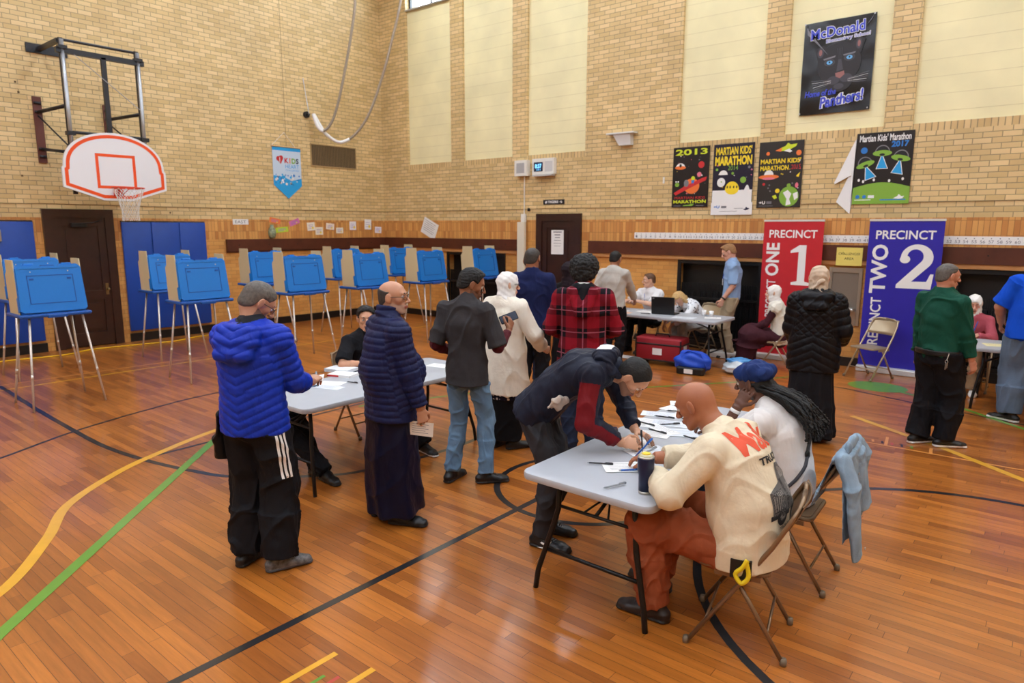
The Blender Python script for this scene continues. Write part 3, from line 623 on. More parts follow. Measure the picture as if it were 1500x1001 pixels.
# --- speaker, digital clock, conduit, door plate, emergency light, notices
t = thing('wall_speaker', 'square white wall speaker beside the digital clock', 'speaker', (4.395, 0, 3.12), 0)
m = MB(); m.rbox(-.16, .16, -.13, -.001, 0, .31, .01); m.build('housing', WHITEP, t)
m = MB(); m.box(-.10, .10, -.134, -.131, .055, .255); m.build('grille', mat('speaker_grille', (176,176,176), .5, bump=.5, bscale=300), t)
t = thing('digital_clock', 'white wall box with a lit blue digital clock display', 'clock', (4.94, 0, 3.13), 0)
m = MB(); m.rbox(-.27, .27, -.10, -.001, 0, .31, .01); m.build('housing', WHITEP, t)
m = MB(); m.box(-.22, .0, -.104, -.101, .06, .24); d = m.build('display', mat('display_dark', (20,40,70), .3), t)
m = MB(); put_text(m, '8:37', wallB(-.11, .165, .1045), .12, 0, 0, w=.16, h=.085, bold=.004); put_text(m, 'TUE 5', wallB(-.11, .095, .1045), .05, 0, 0, w=.11, h=.028); m.build('digits', [mat('digit_glow', (120,200,255), .5, emis=1.6)], d)
m = MB(); m.box(.05, .24, -.1025, -.101, .05, .25); m.build('speaker_grille', mat('grille_pale', (205,205,203), .6, bump=.5, bscale=300), t)
m = MB(); m.box(-.24, .25, -.14, -.02, -.03, -.008); m.build('bracket', mat('grille_pale', (205,205,203), .6), t)
t = thing('conduit', 'white conduit and square duct running down the back wall left of the door', 'conduit', (4.42, 0, 0), 0)
m = MB(); m.tube([(.0,-.026,3.118),(.0,-.026,2.36)], .012, 8); m.rbox(-.05,.05,-.08,-.013,2.20,2.36,.008); m.build('pipe', WHITEP, t)
m = MB(); m.rbox(-.12+.03, .12-.03, -.15, -.075, .145, 2.20, .006); m.build('duct', mat('duct_cream', (226,218,196), .6), t)
o = sheet('sign', wallB(5.15, 2.59, .002), .52, .095, I_BLK, 'small black sign reading # TIGERS with an arrow above the back door', 'sign', 0, .006, 2)
m = MB(); put_text(m, '# TIGERS →', wallB(5.15, 2.59, .0095), .08, 0, 0, w=.42, h=.055, bold=.003); m.build('lettering', [I_WHT], o)
m = MB(); m.box(4.50,4.56,-.02,-.001,2.42,2.48); tag(m.build('wall_hook', BLACK), 'small black square bracket beside the top of the white duct', 'bracket')
t = thing('emergency_light', 'translucent emergency light fixture high on the back wall', 'light fixture', (6.70, 0, 3.56), 0)
m = MB(); m.box(-.28, .28, -.16, -.001, .20, .225); m.build('shelf', mat('clear_plastic', (220,220,218), .3), t)
m = MB(); m.add([(-.16,-.001,.2),(.2,-.001,.2),(.2,-.13,.2),(-.16,-.13,.2),(-.04,-.001,0),(.2,-.001,0),(.2,-.10,0),(-.04,-.10,0)], [(0,1,2,3),(4,7,6,5),(0,3,7,4),(1,5,6,2),(3,2,6,7),(0,4,5,1)]); m.build('lamp_body', mat('clear_plastic', (220,220,218), .3), t)
o = sheet('notice', wallB(5.27, 1.80, .031), .30, .48, I_WHT, 'white notice sheet taped to the dark back door', 'notice', 0, .002, 2)
m = MB()
for k, (wd, hh) in enumerate(((.2,.02),(.14,.02),(.12,.016),(.16,.008),(.18,.008),(.15,.008))): rect2(m, wallB(5.27, 2.0-k*.055, .0335), -wd/2, wd/2, -hh/2, hh/2, 0, 0)
m.build('lettering', [I_GRY], o)
o = sheet('sign', wallB(1.59, 2.06, .002) @ Matrix.Rotation(-.42, 4, 'Z'), .50, .38, I_WHT, 'tilted white paper sign on the back wall above the far voting booths', 'sign', 0, .002, 2)
m = MB(); Ms = wallB(1.59, 2.06, .0045) @ Matrix.Rotation(-.42, 4, 'Z')
for k in range(6): rect2(m, Ms, -.2, .17-.03*(k % 2), .13-k*.045, .138-k*.045, 0, 0)
m.build('lettering', [I_GRY], o)
m = MB(); m.rbox(8.235, 8.255, -.02, -.001, 1.98, 2.12, .004)
m = MB(); m.rbox(7.52, 7.55, -.02, -.001, 2.86, 2.97, .004); tag(m.build('switch_plate', WHITEP), 'small white vertical plate on brick left of the 2013 poster', 'plate')
# --- left wall items
Mk = wallL(-2.66, 3.35, .004)
t = thing('pennant', 'blue and white pennant reading KIDS HEART hung on the left wall', 'pennant', (0, 0, 0), 0)
m = MB(); m.prism([(-.34,.42),(-.34,-.38),(0,-.66),(.34,-.38),(.34,.42)], .002, .008, Mk); m.build('cloth', mat('pennant_cloth', (196,214,232), .6), t)
m = MB(); z = .0095
rect2(m, Mk, -.34, .34, .34, .42, z, 11); poly2(m, Mk, [(-.34,-.18),(-.34,-.38),(0,-.66),(.34,-.38),(.34,-.22),(.1,-.28),(-.1,-.2)], z, 11)
rr = random.Random(5)
for _ in range(40): disc2(m, Mk, rr.uniform(-.3,.3), rr.uniform(-.38,-.15), rr.uniform(.012,.03), None, z+.0004, rr.choice((1,5,11)), 8)
disc2(m, Mk, -.20, .17, .055, .05, z, 4); disc2(m, Mk, -.14, .19, .05, .05, z, 4); poly2(m, Mk, [(-.25,.16),(-.09,.19),(-.15,.06)], z+.0002, 4); rect2(m, Mk, -.18, -.165, .1, .2, z+.0005, 1)
for k, (ch, ci) in enumerate((('K',4),('I',7),('D',6),('S',9))): put_text(m, ch, Mk @ Matrix.Translation((-.02+k*.09, .14, 0)), .14, ci, z, h=.11, bold=.005)
put_text(m, 'HEART', Mk @ Matrix.Translation((.12, .02, 0)), .1, 11, z, w=.33, h=.08); put_text(m, 'CHALLENGE', Mk @ Matrix.Translation((.12, -.06, 0)), .06, 11, z, w=.33, h=.035)
m.build('print', INKS, t)
m = MB(); m.tube([Mk @ Vector(p) for p in ((-.37,.42,.015),(.37,.42,.015))], .010, 8); m.build('rod', mat('dowel_wood', (200,160,110), .5), t)
m = MB(); m.tube([Mk @ Vector(p) for p in ((-.36,.42,.012),(-.04,.72,.006),(.22,.42,.012))], .0045, 5); m.build('cord', I_WHT, t)
t = thing('air_vent', 'dark rectangular air vent grille in the left wall', 'vent', (0, -1.44, 3.42), 0)
m = MB(); m.box(.001, .02, -.62, .62, 0, .02); m.box(.001, .02, -.62, .62, .47, .49); m.box(.001, .02, -.62, -.60, .02, .47); m.box(.001, .02, .60, .62, .02, .47); m.build('frame', mat('vent_frame', (180,150,104), .5), t)
m = MB(); m.box(.001, .006, -.60, .60, .02, .47); m.build('backing', mat('vent_dark', (84,68,46), .6), t)
m = MB()
for k in range(28): m.box(.006, .013, -.59+k*.0425, -.575+k*.0425, .02, .47)
m.build('slats', mat('vent_bronze', (126,104,72), .5), t)
# padded wall mats
MATB = mat('mat_vinyl_blue', (10,66,160), .42, bump=.25, bscale=9, var=.05)
def wall_mat(y0, y1, n, label):
    t = thing('wall_mat', label, 'wall mat', (0, y0, .20), 0, 'padded wall mats'); w = (y1-y0)/n
    for k in range(n):
        m = MB(); m.rbox(.002, .062, k*w+.003, (k+1)*w-.003, 0, 1.97, .015, 0); o = m.build('pad', MATB, t, smooth=False); auto_smooth(o, 30)
    m = MB(); m.box(.001, .03, 0, y1-y0, 1.972, 1.99); m.build('nailing_strip', BLACK, t)
    return t
mt = wall_mat(-9.4, -7.44, 3, 'blue padded wall mat left of the side door with a metal plate')
wall_mat(-6.10, -4.57, 3, 'blue padded wall mat right of the side door behind the booths')
m = MB(); m.rbox(.064, .10, -8.16, -7.90, 1.86, 2.04, .006); m.rbox(.10,.115,-8.07,-7.96,1.9,2.0,.01); tag(m.build('door_buzzer', STEEL), 'square steel plate box set in the left blue wall mat', 'metal box')
def card(name, M, w, h, m, label, cat='paper', group=None): return sheet(name, M, w, h, m, label, cat, 0, .002, 2, group)
o = card('sign', wallL(-3.80, 2.19, .002), .34, .11, I_WHT, 'small white sign reading EAST on the left wall', 'sign')
m = MB(); put_text(m, 'EAST', wallL(-3.80, 2.19, .0045), .08, 0, 0, w=.24, h=.06); m.build('lettering', [I_GRY], o)
for y, zz, w_, h_, a, c, lab in ((-3.02,2.22,.26,.11,-.2,(236,130,70),'orange and yellow paper cutout on the left wall, leftmost of the top row'),(-2.55,2.19,.26,.11,.35,(214,120,170),'pink and yellow paper cutout on the left wall right of the orange one'),(-2.86,2.03,.30,.11,.1,(190,214,60),'lime green paper cutout below the orange one on the left wall'),
        (-2.13,2.10,.20,.18,.1,(240,232,214),'white paper cloud on the left wall right of the pink cutout'),(-1.92,2.0,.2,.17,0,(236,226,206),'white paper cutout low beside the paper cloud'),(-1.62,2.1,.22,.14,-.1,(240,226,210),'cream paper cutout on the left wall in the middle of the row'),(-1.36,2.01,.2,.13,0,(238,232,214),'low cream paper cutout in the middle of the row'),
        (-.98,2.12,.19,.2,0,(238,236,242),'white paper square with violet edge on the left wall'),(-.53,2.15,.2,.24,-.03,(240,240,238),'tallest white paper sheet on the left wall near the corner'),(-.22,2.02,.2,.15,-.05,(236,234,244),'white paper sheet on the left wall nearest the corner')):
    o = card('paper_cutout', wallL(y, zz, .002) @ Matrix.Rotation(a, 4, 'Z'), w_, h_, mat('paper_%d' % int(y*-100), c, .7), lab)
    m = MB(); M = wallL(y, zz, .0045) @ Matrix.Rotation(a, 4, 'Z')
    for k in range(3): rect2(m, M, -w_*.33, w_*.3, h_*.18-k*h_*.2-.004, h_*.18-k*h_*.2+.004, 0, 0)
    disc2(m, M, w_*.2, -h_*.2, h_*.14, None, .0004, 1, 10); m.build('drawing', [ink('violet',(150,120,190)), I_YEL], o)
# potted vase on the rail
m = MB(); m.lathe([(.04,0),(.07,.04),(.085,.12),(.07,.2),(.035,.25),(.04,.29)], 16, 0, Matrix.Translation((.035+.06, -3.12, 1.845))); o = m.build('vase', mat('speckled_pot', (140,150,120), .5, var=.4, vscale=30), None, True); tag(o, 'speckled green vase standing on the left wall rail', 'vase'); o.location = (-.06, 0, 0)
# yellow cord along the wall
pts = smooth_pts([(.5,-10.6,.012),(.62,-9.6,.012),(.75,-8.9,.012),(.50,-8.2,.012),(.62,-7.4,.012),(.42,-6.9,.012),(.5,-6.2,.012),(.62,-5.6,.012),(.42,-5.0,.012),(.5,-4.3,.012),(.42,-3.6,.012)])
m = MB(); m.tube(pts, .011, 8); tag(m.build('extension_cord', mat('cord_yellow', (232,186,20), .5), None, True), 'yellow extension cord lying along the foot of the left wall', 'cord')
# --- basketball goal: board plane X = 1.0
GX, GY = 1.05, -6.48
t = thing('basketball_hoop', 'white fan-shaped basketball backboard with orange markings on wall-mounted frame', 'basketball hoop', (0, 0, 0), 0)
SMET = mat('frame_black', (38,38,42), .4, .3); GALV = mat('galvanised_tube', (170,172,176), .35, .7)
def fan(w, top, bot, low, n=24, dy=0):
    pts = [(-w, low), (-w, .0)]
    for i in range(n+1):
        a = PI - PI*i/n; pts.append((w*.97*math.cos(a), .02+top*math.sin(a)**.9 if math.sin(a) > 0 else .02))
    pts += [(w, .0), (w, low), (w*.28, bot), (-w*.28, bot)]
    pts = [p for i, p in enumerate(pts) if i == 0 or (Vector(p)-Vector(pts[i-1])).length > .004]
    return pts
Mb = Matrix(((0,0,1,GX),(1,0,0,GY),(0,1,0,3.00),(0,0,0,1)))
outer = fan(.78, .56, -.49, -.30)
m = MB(); m.prism(outer, -.04, 0, Mb); bo = m.build('backboard', mat('board_white', (232,232,234), .3), t)
def ring_band(A, B, z, mb, M, mi=0):
    n = len(A); mb.add([M @ Vector((p[0], p[1], z)) for p in A] + [M @ Vector((p[0], p[1], z)) for p in B], [(i, (i+1) % n, n+(i+1) % n, n+i) for i in range(n)], mi)
def inset(P, d):
    out = []; n = len(P)
    for i in range(n):
        a, p, b = Vector(P[i-1]), Vector(P[i]), Vector(P[(i+1) % n]); e1, e2 = (p-a), (b-p)
        e1 = e1.normalized() if e1.length > 1e-6 else e2.normalized(); e2 = e2.normalized() if e2.length > 1e-6 else e1
        n1, n2 = Vector((e1.y, -e1.x)), Vector((e2.y, -e2.x)); q = n1+n2; q = q*(1/max(q.dot(n1), .5)); out.append(tuple(p+q*d))
    return out
m = MB(); ring_band(inset(outer, .035), inset(outer, .085), .002, m, Mb)
for a, b, c, d in ((-.30,.30,.20,.245),(-.30,.30,-.30,-.255),(-.30,-.255,-.255,.2),(.255,.30,-.255,.2)): rect2(m, Mb, a, b, c, d, .002)
m.build('markings', [mat('board_orange', (236,80,20), .4)], bo)
m = MB(); rz = 2.70; rc = (GX+.40, GY, rz)
m.tube([(rc[0]+.228*math.cos(2*PI*i/32), rc[1]+.228*math.sin(2*PI*i/32), rz) for i in range(32)], .009, 8, closed=True)
m.box(GX+.001, GX+.18, GY-.06, GY+.06, rz-.005, rz+.005); m.box(GX+.001, GX+.012, GY-.075, GY+.075, rz-.12, rz+.02)
m.tube([(GX+.01, GY-.05, rz-.10), (GX+.2, GY-.09, rz-.005)], .006, 6); m.tube([(GX+.01, GY+.05, rz-.10), (GX+.2, GY+.09, rz-.005)], .006, 6)
ri = m.build('rim', mat('rim_orange', (214,60,20), .4), t, True)
m = MB(); nn = 12
def netp(j, lev):
    a = 2*PI*(j+.5*(lev % 2))/nn; rr_ = [.226,.20,.172,.15,.132,.12,.118,.125][lev]; return (rc[0]+rr_*math.cos(a), rc[1]+rr_*math.sin(a), rz-.012-.072*lev-.004*math.sin(j*3))
for lev in range(7):
    for j in range(nn):
        p = netp(j, lev); 
        for q in (netp(j, lev+1), netp(j-1 if lev % 2 == 0 else j+1, lev+1)): m.tube([p, q], .0042, 4)
m.build('net', mat('net_white', (224,222,214), .8), t)
for dy in (-.55, .55):
    m = MB(); y = GY-.02+dy
    m.tube([(.93, y, 2.75), (.93, y, 4.92)], .030, 12); m.build('mast_tube', GALV, t, True)
    m = MB(); m.box(.86, .90, y-.03, y+.03, 2.6, 4.95); m.box(.88, .98, y-.06, y+.06, 3.5, 3.56); m.box(.88, .98, y-.06, y+.06, 3.28, 3.33); m.box(.88,.98,y-.06,y+.06,4.78,4.83); m.box(.90, .99, y-.02, y+.13, 2.9, 3.26); m.build('mast_channel', SMET, t)
    m = MB(); ym = y-.14 if dy < 0 else y-.2
    m.box(.0, .035, ym-.06, ym+.06, 3.12, 4.16); m.build('wall_board', mat('board_redbrown', (94,46,36), .5, var=.1), t)
    m = MB(); m.tube([(.03, ym, 3.92), (.90, y, 3.95)], .028, 10); m.tube([(.03, ym, 3.34), (.90, y, 3.24)], .025, 10); m.tube([(.03, ym, 3.86), (.90, y, 3.3)], .012, 8)
    for zz in (4.06, 3.92, 3.34, 3.22): m.box(.035, .06, ym-.05, ym+.05, zz-.02, zz+.02)
    m.build('strut', SMET, t, True)
m = MB(); m.box(.88, .95, GY-.66, GY+.62, 4.72, 4.80); m.tube([(.86, GY-.58, 4.93), (.86, GY+.55, 4.93)], .022, 8); m.box(.90, .95, GY-.035, GY+.035, 3.5, 4.75); m.tube([(.93, GY-.58, 3.55), (.93, GY+.55, 3.55)], .024, 8)
m.box(.0, .86, GY-.62, GY-.56, 4.88, 4.94); m.box(.0, .03, GY-.78, GY-.2, 4.84, 4.98)
m.build('cross_frame', SMET, t); m = MB(); m.box(.93, 1.0, GY-.4, GY+.4, 2.62, 2.68); m.build('board_bracket', SMET, t)
m = MB(); m.tube([(.95, GY-.42, 4.72), (.95, GY+.53, 3.98)], .006, 5); m.build('chain', GALV, t)
# --- climbing ropes tied back to the left wall
RP = mat('rope_fibre', (150,132,112), .8); 
N, L, b = nodes(RP); tc = N.new('ShaderNodeTexCoord'); wv = N.new('ShaderNodeTexWave'); wv.bands_direction = 'DIAGONAL'; wv.inputs['Scale'].default_value = 14; L.new(tc.outputs['Object'], wv.inputs[0])
cr = N.new('ShaderNodeMix'); cr.data_type = 'RGBA'; cr.inputs[6].default_value = (*lin((112,98,84)), 1); cr.inputs[7].default_value = (*lin((186,172,154)), 1); L.new(wv.outputs['Fac'], cr.inputs[0]); L.new(cr.outputs[2], b.inputs['Base Color'])
def px_on(px, py, X):   # place where the sight line through a point meets the plane at distance X from the left wall
    fw = Vector((math.sin(YAW)*math.cos(PITCH), math.cos(YAW)*math.cos(PITCH), math.sin(PITCH))); rt = Vector((math.cos(YAW), -math.sin(YAW), 0)); up = rt.cross(fw)
    r = fw + (px-750)/FPX*rt - (py-500.5)/FPX*up; k = (X-CX)/r.x; return Vector((X, CY+k*r.y, CZ+k*r.z))
for k, (pp, lab) in enumerate(((((519,0,.95),(515,40,.85),(507,90,.72),(496,145,.58),(486,178,.45),(474,192,.34),(465,186,.25),(458,168,.14)), 'climbing rope tied back to the left wall, the shorter loop'),
        (((586,0,1.3),(573,60,1.15),(560,110,1.0),(541,165,.8),(520,197,.6),(498,209,.42),(478,198,.32),(468,184,.22),(459,168,.12)), 'climbing rope tied back to the left wall, the longer loop reaching the corner'))):
    pts = [px_on(*p) for p in pp]; top = pts[0] + (pts[0]-pts[1])*0.0; pts = [Vector((top.x+.1, top.y+.02+.12*k, ROOMZ-.02))] + pts
    pts = smooth_pts(pts, 10); t = thing('climbing_rope', lab, 'rope', (0, 0, 0), 0, 'climbing ropes')
    nsl = int(len(pts)*(.60 if k else .76)); m = MB(); m.tube(pts[:nsl+1], .028, 10); m.build('rope', RP, t, True)
    m = MB(); m.tube(pts[nsl:], .036, 12); m.build('white_sleeve', I_WHT, t, True)
t = thing('rope_hook', 'wall ring and chain holding the climbing ropes', 'hook', (0, 0, 0), 0)
p = px_on(452, 168, .12); m = MB(); m.tube([(0, p.y, p.z), (.05, p.y, p.z)], .07, 12); m.tube([(.05, p.y, p.z), (.12, p.y, p.z)], .03, 10); m.build('ring', SMET, t)
q = px_on(443, 115, .01); m = MB(); m.tube([p, q], .008, 5); m.build('chain', GALV, t)
# ================================================================== FURNITURE
def fl(px, py, z=0.0):   # point of the plane at height z seen at a given place of the photograph
    fw = Vector((math.sin(YAW)*math.cos(PITCH), math.cos(YAW)*math.cos(PITCH), math.sin(PITCH))); rt = Vector((math.cos(YAW), -math.sin(YAW), 0)); up = rt.cross(fw)
    r = fw + (px-750)/FPX*rt - (py-500.5)/FPX*up; k = (z-CZ)/r.z; return Vector((CX+k*r.x, CY+k*r.y, z))
BOOTHB = mat('booth_blue', (12,120,208), .38, bump=.15, bscale=40); BOOTHD = mat('booth_blue_tray', (8,78,160), .42); BOOTHT = mat('booth_tan', (206,190,150), .6, bump=.2, bscale=120)
ALU = mat('booth_leg_metal', (206,196,186), .35, .6)
def make_booth(label):
    t = thing('voting_booth', label, 'voting booth', (0,0,0), 0, 'voting booths')
    # case: a lidded blue suitcase leaning on the tray; local x = towards its back (world +X)
    lean = math.atan2(.10, .58); M = Matrix.Translation((.165, 0, 1.105)) @ Matrix.Rotation(-lean, 4, 'Y')
    T = M @ Matrix(((0,0,1,0),(1,0,0,0),(0,1,0,0),(0,0,0,1)))      # local x along width, y up the lid, z outwards
    m = MB(); hw = .345
    poly = [(-hw,.03),(-hw+.03,0),(hw-.03,0),(hw,.03),(hw-.012,.53),(hw-.045,.565),(.12,.565),(.10,.545),(-.10,.545),(-.12,.565),(-hw+.045,.565),(-hw+.012,.53)]
    m.prism(poly, -.085, -.03, T); m.prism([(x*.985, .012+y*.965) for x, y in poly], -.03, 0, T)
    m.prism([(-.30,.515),(.30,.515),(.27,.545),(-.27,.545)], 0, .006, T)
    for sx in (-1, 1): m.rbox(sx*.19-.05, sx*.19+.05, -.08, -.02, .560, .580, .006, M=T @ Matrix(((1,0,0,0),(0,0,1,0),(0,1,0,0),(0,0,0,1))))
    cs = m.build('case', BOOTHB, t); auto_smooth(cs)
    m = MB(); x0, x1, y0, y1 = -.235, .235, .11, .44
    for a, b, c, d in ((x0,x1,y1-.008,y1),(x0,x1,y0,y0+.008),(x0,x0+.008,y0+.008,y1-.008),(x1-.008,x1,y0+.008,y1-.008)): m.prism([(a,c),(b,c),(b,d),(a,d)], -.001, .004, T)
    m.build('panel_outline', BOOTHD, cs)
    for sx in (-1, 1):
        m = MB(); m.prism([(sx*.19-.02,.385),(sx*.19+.02,.385),(sx*.19+.02,.405),(sx*.19-.02,.405)], -.001, .007, T); m.build('latch', BOOTHD, cs)
        m = MB(); m.tube([T @ Vector((sx*.19,.48,-.002)), T @ Vector((sx*.19,.48,.003))], .007, 8); m.build('screw', ALU, cs)
    m = MB(); m.prism([(-.075,.535),(.075,.535),(.065,.56),(-.065,.56)], -.07, -.034, T); m.build('handle', BOOTHD, cs)
    for s in (-1, 1):
        m = MB(); y = s*.335; pts = [(.12,.0),(-.24,.0),(-.27,.44),(-.225,.48),(-.225,.615),(.03,.615),(.045,.52)]
        Mx = Matrix(((1,0,0,0),(0,0,1,y-.006),(0,1,0,1.10),(0,0,0,1)))
        m.prism(pts, 0, .012, Mx); m.build('side_screen', BOOTHT, t)
        m = MB(); m.tube([(.10, y-s*.0, 1.16), (.13, y, 1.13), (.12, y, 1.10)], .006, 6); m.build('hinge_hook', BLACK, t)
    m = MB(); m.rbox(-.32, .21, -.37, .37, 1.058, 1.10, .03); m.rbox(.19, .225, -.10, .10, 1.05, 1.085, .01); m.build('tray', BOOTHD, t)
    for sx, sy, fx, fy in ((.16,-.27,.33,-.375),(.16,.27,.33,.375),(-.22,-.27,-.34,-.375),(-.22,.27,-.34,.375)):
        m = MB(); m.tube([(sx, sy, 1.058), (fx*.62+sx*.38, fy*.62+sy*.38, .40), (fx, fy, .0)], [.0135,.0135,.0125], 10); m.tube([(fx*.66+sx*.34, fy*.66+sy*.34, .36), (fx*.6+sx*.4, fy*.6+sy*.4, .42)], .0155, 10)
        m.build('leg', ALU, t, True)
    return t
bt = make_booth('blue voting booth nearest the camera at left, in front of the dark side door')
bt.location = (3.95, -8.46, 0)
for x, y, r, lab in ((1.98,-8.08,.03,'blue voting booth directly behind the leftmost front booth, mostly hidden by it'),(3.93,-6.64,-.02,'blue voting booth second from left in the front row, before the right wall mat'),(2.04,-6.22,.02,'blue voting booth half hidden behind the second front booth, before the wall mat'),
        (3.94,-5.03,-.02,'blue voting booth third in the front row, just right of the bright blue jacket'),(2.02,-4.52,.02,'blue voting booth behind the third front booth, under the orange wall cutouts'),
        (3.94,-3.74,0,'blue voting booth fourth in the front row, above the curly haired seated teen'),(2.03,-2.78,0,'blue voting booth partly hidden behind the fourth front booth'),
        (3.94,-2.31,.02,'blue voting booth fifth in the front row, right of the bald man in navy'),(2.06,-1.35,0,'blue voting booth behind the fifth front booth, nearest the room corner'),
        (3.94,-.80,0,'blue voting booth farthest right, above the young man in dark T-shirt')):
    dup(bt, (x, y, 0), r, lab)
# ---- folding tables
TOPM = mat('table_top_plastic', (178,182,188), .45, bump=.25, bscale=350, var=.02); TLEG = mat('table_leg_black', (22,22,24), .35, .3)
def make_table(cx_, cy_, lx, ly, label):
    t = thing('folding_table', label, 'table', (cx_, cy_, 0), 0, 'grey folding tables'); H = .735
    long_y = ly > lx; L_, Wd = (ly, lx) if long_y else (lx, ly)
    R = Matrix.Rotation(PI/2, 4, 'Z') if long_y else Matrix.Identity(4)   # local x = long axis
    m = MB(); m.rbox(-L_/2, L_/2, -Wd/2, Wd/2, H-.045, H, .07, M=R, seg=6, e=.012); o = m.build('tabletop', TOPM, t, True); auto_smooth(o, 35)
    for s in (-1, 1):
        for q in (-1, 1):
            m = MB(); xe = s*(L_/2-.16); m.tube([(xe, q*.24, H-.05), (xe, q*.25, .50), (xe+s*.02, q*.27, .40), (xe+s*.06, q*(Wd/2-.07), .12), (xe+s*.065, q*(Wd/2-.055), 0)], .016, 10, M=R); m.build('leg', TLEG, t, True)
        m = MB(); m.tube([(xe+s*.035, -.31, .25), (xe+s*.035, .31, .25)], .012, 8, M=R); m.tube([(xe, -.24, .52), (xe, .24, .52)], .010, 8, M=R); m.tube([(xe, -.24, H-.07), (xe, .24, H-.07)], .012, 8, M=R); m.build('cross_bar', TLEG, t, True)
        m = MB(); m.tube([(xe, 0, .52), (xe-s*.18, 0, .60), (xe-s*.48, 0, H-.05)], .011, 8, M=R); m.tube([(xe, -.08, .52), (xe-s*.16, 0, .60)], .006, 6, M=R); m.tube([(xe, .08, .52), (xe-s*.16, 0, .60)], .006, 6, M=R); m.build('brace', TLEG, t, True)
    return t
make_table(11.345, -7.26, .83, 2.08, 'grey folding table in the foreground with ballots, pens and navy tumbler')
make_table(8.47, -7.30, .82, 2.06, 'grey folding table on the left between the two men in puffer jackets')
make_table(8.33, -1.34, 2.0, .80, 'grey folding table at the back with the black laptop and paperwork')
make_table(13.4, -1.40, 2.0, .80, 'grey folding table at far right where the girl in pink sits')
# ---- folding chairs
CHM = mat('chair_brown_metal', (136,110,84), .32, .55); CHB = mat('chair_beige_metal', (178,160,132), .32, .5); CAPR = mat('rubber_cap', (120,104,84), .7)
def make_chair(label, m_, loc, rz):
    t = thing('folding_chair', label, 'chair', loc, rz, 'metal folding chairs'); t.scale = (1, .9, 1)
    for s in (-1, 1):
        m = MB(); m.tube([(s*.215, .245, .015), (s*.215, -.05, .43), (s*.212, -.17, .60), (s*.205, -.25, .74), (s*.185, -.285, .80), (s*.12, -.297, .825), (0, -.30, .83)], .0125, 10); m.build('front_leg', m_, t, True)
        m = MB(); m.tube([(s*.195, -.255, .015), (s*.195, .03, .43)], .012, 10); m.build('rear_leg', m_, t, True)
        for p in ((s*.215, .255, 0), (s*.195, -.262, 0)):
            c = MB(); c.lathe([(.018,0),(.019,.02),(.016,.035)], 10, 0, Matrix.Translation(p)); c.build('foot_cap', CAPR, t, True)
    m = MB(); m.rbox(-.195, .195, -.17, .22, .425, .445, .05, seg=5); m.rbox(-.17, .17, -.15, .20, .445, .449, .04); m.build('seat', m_, t)
    # curved backrest panel
    V = []; n = 10
    for side in (0, 1):
        for j in range(6):
            for i in range(n+1):
                u = i/n*2-1; z = .615+.205*j/5; yb = -.165-(z-.6)*.60; y = yb-.028*(1-u*u)-(.008 if side else 0) - (.012*math.sin(PI*j/5))
                V.append((u*.200, y, z))
    F = []; o_ = 6*(n+1)
    for j in range(5):
        for i in range(n): a = j*(n+1)+i; F += [(a, a+1, a+n+2, a+n+1), (a+o_, a+n+1+o_, a+n+2+o_, a+1+o_)]
    for i in range(n): a = 5*(n+1)+i; F += [(i+1, i, i+o_, i+1+o_), (a, a+1, a+1+o_, a+o_)]
    npmesh('backrest', V, F, m_, t, True)
    m = MB(); m.tube([(-.195, -.17, .14), (.195, -.17, .14)], .008, 8); m.build('stretcher', m_, t, True); m = MB(); m.tube([(-.215, .155, .145), (.215, .155, .145)], .008, 8); m.build('stretcher', m_, t, True)
    for s in (-1, 1): m = MB(); m.box(s*.205-.004, s*.205+.004, -.12, .12, .405, .43); m.build('seat_bracket', m_, t)
    return t
def face(fx, fy): return math.atan2(-fx, fy)
make_chair('brown metal folding chair under the man in the cream sweatshirt', CHM, (12.08,-7.88,0), face(-.97,-.22))
make_chair('brown metal folding chair with the denim jacket hung over its back', CHM, (12.08,-7.06,0), face(-1,-.05))
make_chair('beige metal folding chair under the woman in white hijab by the red banner', CHB, (9.93,-.86,0), face(-.98,-.2))
make_chair('empty beige metal folding chair in front of the blue banner', CHB, (11.18,-.68,0), face(-.45,-.89))
make_chair('beige metal folding chair under the blonde woman behind the laptop', CHB, (8.55,-.45,0), face(-.3,-.95))
make_chair('folding chair under the curly haired teen behind the left table', CHM, (7.72,-6.87,0), face(1,-.05))
make_chair('folding chair under the seated man in black at the left table', CHM, (7.62,-7.85,0), face(1,.0))
make_chair('folding chair under the boy in white shirt behind the back table', CHB, (7.62,-.58,0), face(-.1,-1))
make_chair('folding chair under the girl in pink at the far right table', CHB, (12.35,-.60,0), face(0,-1))
# ================================================================== SMALL THINGS ON THE TABLES
PAPER = mat('paper_white', (244,244,242), .7); PAPER2 = mat('paper_cool', (228,234,240), .7)
TZ = .7352
def paper(px, py, w, h, ang, label, m=PAPER, z=TZ, curl=0.0, loc=None, thick=.0012, lines=True, group=None):
    p = loc if loc is not None else fl(px, py, z); M = Matrix.Translation((0, 0, 0))
    o = sheet('ballot_paper', M, w, h, m, label, 'paper', curl, thick, 6, group); o.location = (p[0], p[1], z); o.rotation_euler = (0, 0, ang)
    if lines:
        mb = MB()
        for k in range(5): rect2(mb, Matrix.Identity(4), -w*.38, w*.3-.02*(k % 2), h*.32-k*h*.15-.0015, h*.32-k*h*.15+.0015, thick+curl+.0006)
        mb.build('printed_lines', [I_GRY], o)
    return o
PENK = mat('pen_black_plastic', (40,42,46), .35); PENB = mat('pen_blue_plastic', (30,100,190), .3); PENS = mat('pen_clear_plastic', (150,156,160), .25)
